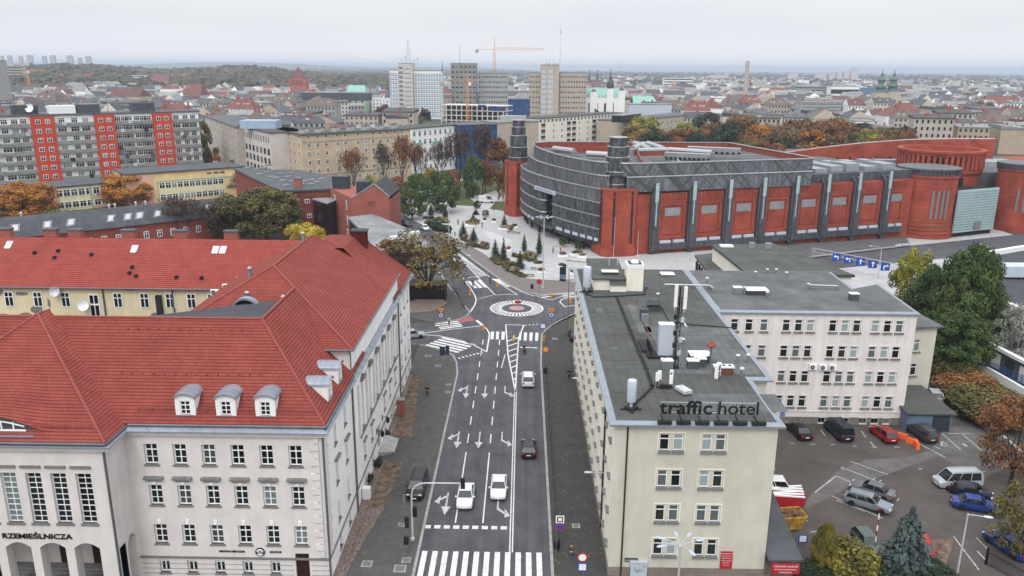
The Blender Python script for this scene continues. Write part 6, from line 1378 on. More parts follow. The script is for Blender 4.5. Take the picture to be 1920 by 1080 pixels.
# long roof with skylights
A,B_ = G(-60,455,7),G(428,402,7); C_,D_ = G(440,369,11),G(-60,415,11)
t = thing('long_shed','long low brick range with a dark felt roof and a row of white skylights','building',(A+B_)/2)
w = MB(); w.prism(xy(A,B_,C_,D_),-.2,7,top=False); n_ = Vector((-(B_-A).y,(B_-A).x,0)).normalized(); w.prism(xy(D_,C_,C_+n_*6,D_+n_*6),-.2,10.2,top=False); w.build('wall',M['rbrick'],t)
r = MB(); up_ = Vector((0,0,.06)); r.quad(A-n_*.5+up_-Vector((0,0,.2)),B_-n_*.5+up_-Vector((0,0,.2)),C_+up_,D_+up_); r.quad(D_+up_,C_+up_,C_+n_*7-Vector((0,0,1)),D_+n_*7-Vector((0,0,1))); r.build('roof',M['slate'],t)
for px in (17,72,114,188,221,244,281,318,346,387,412):
 f = (px+60)/500; a,c_ = A.lerp(B_,f),D_.lerp(C_,f); q = a.lerp(c_,.42 if px < 300 else .5); e = (c_-a).normalized(); d = (B_-A).normalized(); m_ = e.cross(d)*-1; m_ = -m_ if m_.z < 0 else m_; s_ = MB(); s_.quad(*[q+d*a_+e*b_+m_*.5 for a_,b_ in ((-.55,-.8),(.55,-.8),(.55,.8),(-.55,.8))]); s_.cm = 1; s_.quad(*[q+d*a_+e*b_+m_*.4 for a_,b_ in ((-.95,-1.1),(.95,-1.1),(.95,1.1),(-.95,1.1))]); s_.build('skylight',[M['pole_pale'],M['roofpale']],t)
for px in (26,182,193,233,252): f = (px+60)/500; q = D_.lerp(C_,f); v = MB(); v.lathe([(.2,0),(.2,.6),(.32,.65),(.3,.9),(.1,1.1)],q,8); v.build('roof_cowl',M['pole_pale'],t)
wn = Wins(t); wn.grid(xy(A)[0],xy(B_)[0],18,[3.2],1.2,1.8); wn.done()
# school: tall right block, low left wing
A,B_ = G(235,326,11),G(457,311,11); P = rectP(A,B_,16); t = blk('school_building','yellow and pink school block with long window bands and a dark flat roof',P,10.6,'ywall','slate',over=.5)
A2_,d_,n_,L_ = frame2(A,B_); b = MB(); b.prism([(p.x,p.y) for p in (A2_+n_*.12,A2_+d_*8.2+n_*.12,A2_+d_*8.2,A2_)][::-1][::-1],-.1,9.9);
b.build('pink_wall',M['pinkwall'],t); b = MB()
def band_(b,u0,u1,z0,z1,k=.1): b.prism([(p.x,p.y) for p in (A2_+d_*u0+n_*k,A2_+d_*u1+n_*k,A2_+d_*u1,A2_+d_*u0)],z0,z1)
band_(b,9.6,L_,3.6,5.2); b.build('spandrel',M['paleyellow'],t); b = MB(); band_(b,9.2,L_,7.4,7.9,.14); band_(b,9.2,9.6,0,7.4,.14); b.build('band',M['palegreen'],t)
wn = Wins(t); q = xy(A)[0],xy(B_)[0]
wn.row(*q,[10.8+1.95*i for i in range(11)],5.3,1.75,2.0); wn.row(*q,[10.8+1.95*i for i in range(11)],1.4,1.75,2.0); wn.row(*q,[26.5,28.8,31],9.0,1.7,.7,bar=False,frame='stonewall'); wn.row(*q,[6.5],4.6,1.5,1.9); wn.done()
A,B_ = G(-70,365,8),G(205,341,8); t = blk('school_building','lower school wing with two window bands in pale yellow and salmon panels',rectP(A,B_,14),7.6,'paleyellow','slate',over=.5)
A2_,d_,n_,L_ = frame2(A,B_); wn = Wins(t); q = xy(A)[0],xy(B_)[0]; us = [1.2+2.2*i for i in range(int(L_/2.2))]; wn.row(*q,us,4.6,1.95,2.2); wn.row(*q,us,.9,1.95,2.0); wn.done()
b = MB(); band_(b,L_*.86,L_,3.1,4.4); band_(b,L_*.86,L_,0,.8); band_(b,L_*.3,L_*.62,3.1,4.4); b.build('salmon_panel',M['pinkwall'],t); b = MB(); band_(b,L_*.845,L_*.86,0,7.5,.2); b.build('pilaster',M['palegreen'],t)
# apartment slab with red stair bays
A,B_ = G(-70,219,27),G(371,208,27); A2_,d_,n_,L_ = frame2(A,B_)
t = blk('apartment_block','long grey apartment slab with balconies and three bright red vertical bays',rectP(A,B_,12),26.7,'white','slate',over=.7)
def ux(px,py=225,z=25.5):
 d = ray(px,py); a = np.array([[d_.x,-d[0]],[d_.y,-d[1]]]); s_ = np.linalg.solve(a,np.array([CAM[0]-A2_.x,CAM[1]-A2_.y])); return s_[0]
reds = [(ux(56),ux(101)),(ux(176),ux(214)),(ux(285),ux(321))]; SH = 3.35; nf = 8
zs = [26.3-SH*(i+1) for i in range(nf)]; wn = Wins(t); q = xy(A)[0],xy(B_)[0]
for a,b_ in reds:
 r = MB(); band_(r,a,b_,0,26.5,1.35); r.build('red_bay',M['slabred'],t); c_ = (a+b_)/2; qa = ((A2_+n_*1.36).x,(A2_+n_*1.36).y),((A2_+d_*L_+n_*1.36).x,(A2_+d_*L_+n_*1.36).y)
 for z in zs: wn.row(*qa,[c_-(b_-a)*.2,c_+(b_-a)*.2],z+.8,1.7,1.6,vb=1)
edges = [0]+[v for r_ in reds for v in r_]+[L_]; rnd = random.Random(3)
for i in range(0,len(edges),2):
 a,b_ = edges[i],edges[i+1]; k = max(1,round((b_-a)/9)); seg = (b_-a)/k
 for z in zs:
  for j in range(k):
   u0,u1 = a+j*seg,a+(j+1)*seg; m_ = MB(); off = .25 if j % 2 else 0; sp = u0+seg*.36
   band_(m_,u0+.05,sp,z-.1,z+1.0-off,1.2+off); band_(m_,sp+.05,u1-.05,z-.1-off,z+1.0,1.5-off); m_.build('balcony',M['slabgrey'],t) if 1 else None
   wn.row(*q,[u0+seg*.18,u0+seg*.5,u0+seg*.78],z+.95,2.2 if rnd.random() < .7 else 3.0,1.85,vb=2)
   if rnd.random() < .3: x_ = MB(); uu = u0+seg*rnd.random()*.8; band_(x_,uu,uu+1.4,z+.1,z+1.3,1.62); x_.build('balcony_screen',M[rnd.choice(['black_matt','white','slate','antenna'])],t)
wn.done()
for px0,px1,h_,m_,nm_ in ((25,75,3.4,'slate','machine_room'),(95,146,3.0,'white','machine_room'),(150,192,3.2,'slate','machine_room'),(254,296,3.4,'slate','machine_room')):
 b = MB(); u0,u1 = ux(px0,212),ux(px1,212); b.prism([(p.x,p.y) for p in (A2_+d_*u0-n_*4,A2_+d_*u1-n_*4,A2_+d_*u1-n_*9,A2_+d_*u0-n_*9)],27,27+h_); b.build(nm_,M[m_],t)
for px in (192,207): b = MB(); p = A2_+d_*ux(px,210)-n_*4; b.tube((p.x,p.y,27),(p.x,p.y,33),.12,5); b.path([(p.x-1.5,p.y,32),(p.x+1.5,p.y,32)],.1,4); b.build('aerial',M['pole'],t)
p = A2_+d_*ux(59,205)-n_*3.5; b = MB(); b.lathe([(.1,0),(1.1,.2),(1.6,.6)],(0,0,0),14,False); b.xf(0,Matrix.Translation((p.x,p.y,29.3)) @ Matrix.Rotation(R(75),4,'X')); b.build('dish',M['white'],t)
# old brick building with the modern grey annex
M['rb'] = M['rbrick']
A,B_ = G(527,358,12),G(618,355,12); C_ = G(470,330,12.2); D_ = G(640,335,12.2)
t = thing('brick_building','old dark red brick building with a dark roof full of skylights and an arched frieze','building',A)
E_ = G(440,314,12.4); F_ = G(560,318,12.4)
w = MB(); w.prism(xy(A,B_,D_,F_,E_,C_),-.2,11.7,top=False); w.build('wall',M['rbrick'],t)
r = MB(); r.prism(ring_(xy(A,B_,D_,F_,E_,C_),.5),11.7,12.2); ro = r.build('roof',M['slate'],t)
rnd = random.Random(9)
for px,py in ((492,322),(487,333),(503,316),(513,326),(527,333),(517,340),(530,345),(541,338),(549,346),(537,354),(556,352),(500,329),(470,318),(479,324),(560,340),(572,346),(566,352),(585,344),(596,348),(583,352),(455,316),(462,322),(508,338),(546,331),(604,342)):
 q = G(px,py-6,12.3); s_ = MB(); s_.box(q.x-.9,q.y-.7,12.2,q.x+.9,q.y+.7,12.6,R(45)); place(s_.mesh('skylight',M['roofpale']),'skylight',ro)
q = G(559,352,12.2); chim(t,q.x,q.y,12,14.6,1.1)
fz = MB(); A3,d3,n3,L3 = frame2(A,B_)
for i in range(16): p = A3+d3*(.3+i*L3/16)+n3*.12; fz.box(p.x-.2,p.y-.15,10.2,p.x+.2,p.y+.15,11.2-.3*(i % 2));
fz.build('frieze',M['rb'],t); wn = Wins(t); q = xy(A)[0],xy(B_)[0]
wn.row(*q,[L3*.3],7.3,1.3,2.2); wn.row(*q,[L3*.52],8.4,1.3,1.1,bar=False); wn.row(*q,[L3*.8,L3*.93],7.6,1.2,2.0); wn.row(*q,[L3*.3],2.6,1.3,2.2); wn.row(*q,[L3*.55],4.2,1.3,1.2); q2 = xy(C_)[0],xy(A)[0]; wn.row(*q2,[(A-C_).length*.8,(A-C_).length*.6,(A-C_).length*.4],7.3,1.2,2.0); wn.done()
# gabled brick head building
g0,g1 = G(658,372,12.2),G(730,373,12.2); g2 = G(615,352,12.2)
t = thing('brick_building','pale red brick gable building with a dark folded roof, end of the old brick range','building',g0)
A3,d3,n3,L3 = frame2(g0,g1); dp_ = 16; P = rectP(g0,g1,dp_); ap_ = A3+d3*L3*.62
w = MB(); w.prism(P,-.2,12,top=False); w.quad((P[0][0],P[0][1],12),(P[1][0],P[1][1],12),(P[1][0],P[1][1],12.6),(ap_.x,ap_.y,16.0)); w.build('wall',M['pbrick'],t)
sw_ = rectP(g2,g0,7); w = MB(); w.prism(sw_,-.2,12.4); w.build('stair_wing',M['pbrick'],t)
r = MB(); bk_ = [Vector((p[0],p[1],0)) for p in (P[3],P[2])]; ab = Vector((ap_.x-n3.x*dp_,ap_.y-n3.y*dp_,16.0)); at_ = Vector((ap_.x,ap_.y,16.05)); r.quad(Vector((*P[0],12.05)),at_,ab,Vector((*P[3],12.05))); r.quad(at_,Vector((*P[1],12.65)),Vector((*P[2],12.65)),ab); r.build('roof',M['felt_dark'],t)
r = MB(); r.tube(Vector((*P[0],12.1)),at_,.2,5); r.tube(at_,Vector((*P[1],12.7)),.2,5); r.build('coping',M['roofpale'],t)
for px,py,s_ in ((640,342,2.2),(682,352,1.7)): q = G(px,py,14); b = MB(); b.box(q.x-s_,q.y-1.5,12,q.x+s_,q.y+1.5,15.8); b.build('roof_box',M['garage_dark'],t)
wn = Wins(t); q = xy(g2)[0],xy(g0)[0]; l2 = (g0-g2).length;
for z in (8.6,4.6,1.0): wn.row(*q,[l2*.3,l2*.8],z,.9,2.4)
wn.done(); dc = MB()
for k in (.5,.58): p = A3+d3*L3*k+n3*.1; dc.path([(p.x-.6,p.y,10.3),(p.x-.6,p.y,11.4),(p.x+.4,p.y,11.4),(p.x+.4,p.y,10.3)],.1,4)
dc.build('brick_ornament',M['rbrick'],t)
# black glass link and annex with folded grey roof
b = MB(); p0,p1 = G(590,438),G(617,448); b.prism(xy(p0,p1,p1+Vector((2,10,0)),p0+Vector((2,10,0))),-.1,9.5); b.cm = 1; b.prism(ring_(xy(p0,p1,p1+Vector((2,10,0)),p0+Vector((2,10,0))),.2),9.5,9.8); tag(b.build('glass_link',[M['car_glass'],M['roofpale']]),'dark glazed link between the two red brick buildings','building')
t = thing('annex','modern annex with black walls under a folded pale grey roof beside the brick gable','building',G(700,455))
R0 = [G(652,407,8),G(699,401,8.5),G(770,430,6),G(812,462,3.2),G(755,470,3.2),G(678,432,6.5),G(706,470,4.0)]
r = MB()
for f in ((0,5,2,1),(5,6,4,2),(4,3,2)):
 P = [R0[i] for i in f]; r.quad(*P) if (P[1]-P[0]).cross(P[2]-P[0]).z > 0 else r.quad(*P[::-1])
for a,b_ in ((0,5),(5,6),(6,4),(4,3),(3,2),(2,1),(1,0)): a,b_ = R0[a],R0[b_]; r.quad(a,b_,b_-Vector((0,0,.5)),a-Vector((0,0,.5)))
r.build('roof',M['roofpale'],t); w = MB(); dz = Vector((0,0,.4))
for a,b_ in ((0,5),(5,6),(6,4),(4,3),(3,2),(2,1),(1,0)): a,b_ = R0[a],R0[b_]; w.quad(Vector((a.x+.3,a.y+.3,-.1)),Vector((b_.x+.3,b_.y+.3,-.1)),b_-dz+Vector((.3,.3,0)),a-dz+Vector((.3,.3,0)))
w.build('wall',M['black_matt'],t)
for px,py,l in ((722,427,.9),(727,432,.9),(778,436,.8),(737,445,.8)): q = G(px,py,5.6); s_ = MB(); s_.box(q.x-1.1,q.y-.5,5.2,q.x+1.1,q.y+.5,5.9,R(30)); s_.build('skylight',M['white'],t)
# tan corner block, white block, grey-beige block along the side street
zs6 = seq(3.9,3.15,6)
A,B_,C_ = G(506,238,21.5),G(565,251,21.5),G(769,240,21.5)
n_ = frame2(B_,C_)[2]*-13; n2_ = frame2(A,B_)[2]*-13; inn = Vector((B_.x+n_.x+n2_.x,B_.y+n_.y+n2_.y,0))
t = blk('corner_house','big tan corner house with six rows of white windows and a white shop front',xy(A,B_,C_,C_+Vector((n_.x,n_.y,0)),inn,A+Vector((n2_.x,n2_.y,0))),21.0,'ochre','felt',over=.6)
wn = Wins(t,98); q1,q2 = (xy(A)[0],xy(B_)[0]),(xy(B_)[0],xy(C_)[0]); l1,l2 = (B_-A).length,(C_-B_).length
us2 = [l2*f for f in (.055,.13,.205,.305,.375,.49,.56,.63,.70,.77,.84,.91)]
for z in zs6: wn.row(*q2,us2,z,1.35,1.7)
for z in zs6: wn.grid(*q1,7,[z],1.35,1.7)
wn.done(); b = MB(); A2_,d_,n_,L_ = frame2(B_,C_); band_(b,-.1,l2*.27,-.1,3.6,.12); A2_,d_,n_,L_ = frame2(A,B_); band_(b,0,l1+.1,-.1,3.4,.12); b.build('shop_front',M['offwhite'],t)
A2_,d_,n_,L_ = frame2(B_,C_); b = MB(); band_(b,0,l2,18.4,18.7,.2); band_(b,0,l2,6.2,6.5,.2); b.build('string_course',M['ochre_shade'],t)
for u in (.05,.12,.19): b = MB(); band_(b,l2*u-1.2,l2*u+1.2,.1,2.3,.16); b.build('shop_window',M['glass'],t)
b = MB(); band_(b,l2*.115,l2*.15,2.8,3.3,.18); b.build('shop_sign',M['red_sign'],t)
b = MB(); band_(b,l2*.52,l2*.62,.05,4.2,.6); b.build('entrance',M['offwhite'],t); b = MB(); band_(b,l2*.55,l2*.6,.1,3.2,.65); b.build('entrance_door',M['black_matt'],t)
rnd = random.Random(2)
for i in range(14): f = .05+.9*i/13; p = B_.lerp(C_,f)-Vector((n_.x,n_.y,0))*(4+3*(i % 2)); chim(t,p.x,p.y,21,22.8,1.1,'concrete')
A,B_ = G(444,234,21.5),G(505,247,21.5); t = blk('office_block','white office block with rows of square black windows beside the tan corner house',rectP(A,B_,14),21,'offwhite','felt'); wn = Wins(t)
for z in seq(5.5,3.6,3): wn.grid(xy(A)[0],xy(B_)[0],9,[z],2.2,2.2,bar=False,frame='black_matt')
wn.grid(xy(A)[0],xy(B_)[0],14,[17.2],1.0,2.4,bar=False,frame='concrete'); wn.done()
b = MB(); p = A.lerp(B_,.7)+Vector((-3,9,0)); b.box(p.x-6,p.y-4,21.4,p.x+8,p.y+4,24.5); tag(b.build('roof_plant_room',M['blueband']),'pale blue plant room on the roof of the white office block','plant room')
A,B_ = G(384,216,21.5),G(443,237,21.5); t = blk('tenement','soot grey beige tenement in the side street right of the apartment slab',rectP(A,B_,14),21,'concrete_warm','roofgrey'); wn = Wins(t)
for z in seq(3.5,3.2,6): wn.grid(xy(A)[0],xy(B_)[0],12,[z],1.5,1.8)
wn.done()
A,B_ = G(771,240,20),G(857,233,20); t = blk('tenement','white ornate tenement with green balconies next to the tan corner house',rectP(A,B_,14),19.6,'white','felt'); wn = Wins(t)
for z in seq(1.5,3.7,5): wn.grid(xy(A)[0],xy(B_)[0],9,[z],1.5,2.3,gl='glass')
wn.done(); A2_,d_,n_,L_ = frame2(A,B_)
for f,z in ((.13,12.4),(.53,12.4)): b = MB(); band_(b,L_*f-2.2,L_*f+2.2,z,z+1.1,1.0); b.build('balcony',M['copper_green'],t)
A,B_ = G(858,234,20),G(932,232,20); t = blk('covered_building','building wholly wrapped in blue scaffold sheeting',rectP(A,B_,16),19.6,'blue_tarp','roofgrey'); A2_,d_,n_,L_ = frame2(A,B_)
b = MB()
for i in range(9): band_(b,L_*i/8-.06,L_*i/8+.06,0,19.5,.15)
for z in (4,8,12,16): band_(b,0,L_,z,z+.1,.14)
b.build('scaffold',M['garage_blue'],t)
A,B_ = G(934,229,18),G(1010,226,18); t = blk('low_block','plain cream block right of the blue sheeted building',rectP(A,B_,16),17.6,'buff','roofpale'); b = MB(); p = A.lerp(B_,.4)+Vector((0,8,0)); b.box(p.x-8,p.y-3,17.9,p.x+6,p.y+3,20.5); b.build('attic',M['concrete'],t)
A,B_ = G(1010,221,18),G(1168,210,18); t = blk('apartment_house','long cream apartment house with dark loggias behind the mall roof',rectP(A,B_,14),17.4,'cream_pale','felt'); wn = Wins(t); A2_,d_,n_,L_ = frame2(A,B_)
for z in seq(2.5,3.4,4): wn.row(xy(A)[0],xy(B_)[0],[L_*f for f in (.16,.25,.45,.55,.72,.80)],z,1.5,1.7)
wn.grid(xy(A)[0],xy(B_)[0],24,[15.3],1.6,1.6,frame='concrete_warm'); wn.done()
for i in range(4):
 for f in (.05,.33,.39,.63,.88,.97): b = MB(); z = 2.0+3.4*i; band_(b,L_*f-1.9,L_*f+1.9,z,z+2.5,.06); b.cm = 1; band_(b,L_*f-1.9,L_*f+1.9,z,z+.9,.16); b.build('loggia',[M['black_matt'],M['concrete_warm']],t)
A,B_ = G(1168,226,15),G(1300,214,15); t = blk('office_block','low beige building with a slanted glass attic behind the mall',rectP(A,B_,18),14.6,'buff','roofgrey'); wn = Wins(t); wn.grid(xy(A)[0],xy(B_)[0],16,seq(2.5,4,3),1.6,2.2); wn.done()
A,B_ = G(1168,216,19),G(1202,212,19); t = blk('glass_attic','dark glazed top storey above the beige building behind the mall',rectP(A,B_,7),18.6,'car_glass','roofpale',z0=14.7)
# office towers
def at(px,py,Y): return PY(px,py,Y)
def tower(label,px0,px1,ytop,Y,wm,rows,cols,depth=18,z0=-1,fr='frame',skew=.0,wh=(1.6,1.7),sp=None,spm='blueband'):
 a,b_ = at(px0,ytop,Y),at(px1,ytop,Y+skew); h = a.z; t = blk('office_tower',label,rectP(a,b_,depth),h,wm,'roofgrey',over=.1); wn = Wins(t,98); L_ = (b_-a).length; dz = (h-3)/rows
 for i in range(rows): wn.grid(xy(a)[0],xy(b_)[0],cols,[h-1-dz*(i+1)+dz*.35],L_/cols*.66,dz*.4,vb=1,bar=False,frame=fr)
 wn.done()
 if sp:
  b = MB(); A2_,d_,n_,L_ = frame2(a,b_)
  for i in range(rows): z = h-1-dz*(i+1)-dz*.12; b.prism([(p.x,p.y) for p in (A2_+n_*.08,A2_+d_*L_+n_*.08,A2_+d_*L_,A2_)],z,z+dz*.4)
  b.build('spandrels',M[spm],t)
 return t,a,b_,h
t,a,b_,h = tower('pale blue banded office tower, broad right part',772,827,133,730,'white',11,11,sp=1)
t2,a2,b2,h2 = tower('pale blue banded office tower, narrow left part',730,749,132,730,'white',11,4,sp=1)
sh = blk('tower_core','pale stair tower with a lattice mast standing between the blue banded office slabs',rectP(at(746,119,726),at(773,119,726),16),at(746,119,726).z,'offwhite','roofgrey','stair tower',.1)
b = MB(); A2_,d_,n_,L_ = frame2(at(746,119,726),at(773,119,726))
for i in range(11): z = 4+i*3.9; band_(b,L_*.05,L_*.32,z,z+2.2,.1); band_(b,L_*.42,L_*.9,z,z+.7,.1)
b.build('stair_window',M['glass'],sh)
q = at(766,119,734); b = MB(); zt_ = at(766,74,734).z;
for x,y in ((-2,-2),(2,-2),(2,2),(-2,2)): b.tube((q.x+x,q.y+y,q.z),(q.x+x*.12,q.y+y*.12,zt_),.16,4)
for i in range(9): f = i/9; k = 2*(1-f*.9); z = q.z+(zt_-q.z)*f; b.path([(q.x-k,q.y-k,z),(q.x+k,q.y-k,z+1.5),(q.x+k,q.y+k,z),(q.x-k,q.y+k,z+1.5),(q.x-k,q.y-k,z)],.1,3)
for dx,dz in ((-6,4),(5,3),(8,5),(-3,6)): b.tube((q.x+dx,q.y,q.z),(q.x+dx,q.y,q.z+dz),.25,4); b.box(q.x+dx-.8,q.y-.5,q.z+dz-1.5,q.x+dx+.8,q.y+.5,q.z+dz)
b.build('lattice_mast',M['pole_pale'],sh)
t,a,b_,h = tower('weathered grey office tower with a thin mast, behind the building site',845,893,119,760,'slabgrey',10,6,fr='concrete'); q = at(862,119,765); b = MB(); b.tube((q.x,q.y,q.z),(q.x,q.y,at(862,84,765).z),.3,5); b.build('mast',M['pole_pale'],t)
tower('pale office slab with five window bands right of the weathered tower',897,952,138,770,'concrete',8,12,fr='concrete')
t,a,b_,h = tower('buff banded office tower right part, behind the dark mall turret',1050,1100,137,690,'concrete_warm',9,10,fr='stonewall',sp=1,spm='buff'); tower('buff banded office tower narrow left part',992,1015,137,690,'concrete_warm',9,4,fr='stonewall',sp=1,spm='buff')
sh = blk('tower_core','stained concrete stair tower with antennas and a tall thin mast between the buff office slabs',rectP(at(1014,122,686),at(1049,122,686),16),at(1014,122,686).z,'buff','roofgrey','stair tower',.1); A2_,d_,n_,L_ = frame2(at(1014,122,686),at(1049,122,686)); b = MB()
for i in range(10): z = 4+i*4.1; band_(b,L_*.05,L_*.3,z,z+2.6,.1); band_(b,L_*.4,L_*.68,z,z+2.9,.08)
b.build('stair_window',M['antenna'],sh); b = MB(); q = at(1050,122,690); b.tube((q.x,q.y,q.z),(q.x,q.y,at(1050,45,690).z),.25,5,.1); zz = at(1050,64,690).z; b.box(q.x-.7,q.y-.5,zz,q.x+.7,q.y+.5,zz+3)
for px,h_ in ((1025,5),(1030,4),(1038,6),(1043,3)): q = at(px,122,692); b.tube((q.x,q.y,q.z),(q.x,q.y,q.z+h_),.3,4); b.box(q.x-1,q.y-1,q.z,q.x+1,q.y+1,q.z+1.5)
b.build('antennas',M['pole_pale'],sh)
# building site and cranes
a,b_ = at(826,196,560),at(945,206,545); t = thing('building_shell','concrete shell of a new building with open storeys and blue netting','building site',a); h = a.z
A2_,d_,n_,L_ = frame2(a,b_); b = MB()
for i in range(5): z = h-3.4*i; P = [(p.x,p.y) for p in (A2_,A2_+d_*L_,A2_+d_*L_-n_*18,A2_-n_*18)]; b.prism(P,z-.5,z)
b.build('floor_slab',M['offwhite'],t)
for j in range(13):
 b = MB(); p = A2_+d_*(L_*j/12*.98+.3)-n_*.4; b.box(p.x-.35,p.y-.35,-.1,p.x+.35,p.y+.35,h-.5); b.build('column',M['offwhite'],t)
b = MB(); b.prism([(p.x,p.y) for p in (A2_+d_*2-n_*6,A2_+d_*(L_-2)-n_*6,A2_+d_*(L_-2)-n_*8,A2_+d_*2-n_*8)],0,h-.6); b.build('back_wall',M['slate'],t); b = MB(); band_(b,L_*.78,L_,h-3.0,h-.3,.3); band_(b,L_*.6,L_*.72,h-1.2,h+.5,.1); b.build('netting',M['blue_tarp'],t)
b = MB(); q = at(958,186,600); b.box(q.x-2,q.y,0,q.x+14,q.y+10,q.z); tag(b.build('covered_building',M['blue_tarp']),'small blue sheeted block beside the buff office tower','building')
def crane(px,ytop,ybase,Y,jl,jr,label,m_='crane',yj=None,s_=1.0):
 p = at(px,ybase,Y); zt_ = at(px,ytop,Y).z; zj = at(px,yj,Y).z; t = thing('tower_crane',label,'crane',(p.x,Y,max(0,p.z))); b = MB(); k = 1.0*s_; z0 = max(0,p.z)
 for x,y in ((-k,-k),(k,-k),(k,k),(-k,k)): b.tube((p.x+x,Y+y,z0),(p.x+x,Y+y,zj),.22*s_,4)
 n = int((zj-z0)/(2.6*s_))
 for i in range(n): z = z0+i*2.6*s_; b.path([(p.x-k,Y-k,z),(p.x+k,Y-k,z+2.6*s_),(p.x+k,Y+k,z),(p.x-k,Y+k,z+2.6*s_),(p.x-k,Y-k,z)],.1*s_,3)
 b.build('mast',M[m_],t); x0,x1 = at(jl,yj,Y).x,at(jr,yj,Y).x; b = MB(); b.tube((x0,Y,zj),(x1,Y,zj),.22*s_,4); b.tube((p.x,Y,zj+2*s_),(x1,Y,zj+1.6*s_),.16*s_,4); n = int(abs(x1-p.x)/(2.4*s_))
 for i in range(n): f0,f1 = p.x+(x1-p.x)*i/n,p.x+(x1-p.x)*(i+1)/n; b.path([(f0,Y,zj),((f0+f1)/2,Y,zj+1.8*s_),(f1,Y,zj)],.1*s_,3)
 b.build('jib',M[m_],t); b = MB(); b.tube((p.x,Y,zj),(p.x,Y,zt_),.35*s_,4); b.tube((p.x,Y,zt_),(x1*.6+p.x*.4,Y,zj+1.7*s_),.07*s_,3); b.tube((p.x,Y,zt_),(x0,Y,zj),.07*s_,3); b.build('cat_head',M[m_],t)
 w_ = MB(); w_.box(x0-1*s_,Y-.8,zj-3.2*s_,x0+2.2*s_,Y+.8,zj-.1); w_.build('counterweight',M['concrete'],t); c_ = MB(); c_.box(p.x+.9*s_,Y-1.4*s_,zj-2.4*s_,p.x+2.6*s_,Y+.5*s_,zj-.1); c_.build('cab',M['white'],t)
crane(927,68,135,800,893,1020,'tall orange tower crane with its jib reaching right above the roofs',yj=93); crane(877,138,225,545,828,893,'stubby yellow orange tower crane standing in the building site',yj=154,s_=.9)
crane(1262,152,172,1250,1255,1268,'faint orange crane beyond the green roofed church',yj=156); crane(1442,160,215,900,1420,1448,'small orange crane left of the grey striped office',yj=172); crane(55,130,160,1000,48,86,'yellow crane far left below the tower blocks',yj=133); crane(345,140,152,1700,322,356,'tiny crane against the wooded hill',yj=139)
# ================= vehicles
PT_ = {}
def paint(k):
 c_ = {'white': (.62,.63,.64),'black': (.010,.010,.012),'navy': (.010,.014,.028),'red': (.26,.010,.012),'silver': (.36,.38,.40),'grey': (.13,.135,.14),'blue': (.015,.04,.20),'green': (.07,.10,.085),'darkgrey': (.035,.035,.037),'grey_blue': (.20,.23,.26)}[k]
 if k not in PT_: PT_[k] = mat('car_paint_'+k,c_,.3,.15 if k in ('silver','grey','grey_blue') else 0,var=.04,scale=2,spec=.4)
 return PT_[k]
CT = {  # length, width, height, belt, bonnet z, glass: rear base, rear top, front top, front base (fractions of length)
'sedan': (4.6,1.8,1.45,.92,.80,-.36,-.20,.08,.24),'hatch': (4.15,1.78,1.5,.95,.84,-.46,-.36,.08,.25),'wagon': (4.75,1.82,1.48,.94,.82,-.46,-.38,.08,.24),
'suv': (4.6,1.88,1.72,1.05,.98,-.46,-.39,.08,.24),'mpv': (4.8,1.9,1.75,1.05,.95,-.47,-.42,.16,.32),'van': (5.0,1.95,1.98,1.12,1.0,-.485,-.46,.22,.36),'cargo': (5.6,2.05,2.5,1.25,1.1,-.49,-.48,.20,.36)}
_cm = {}
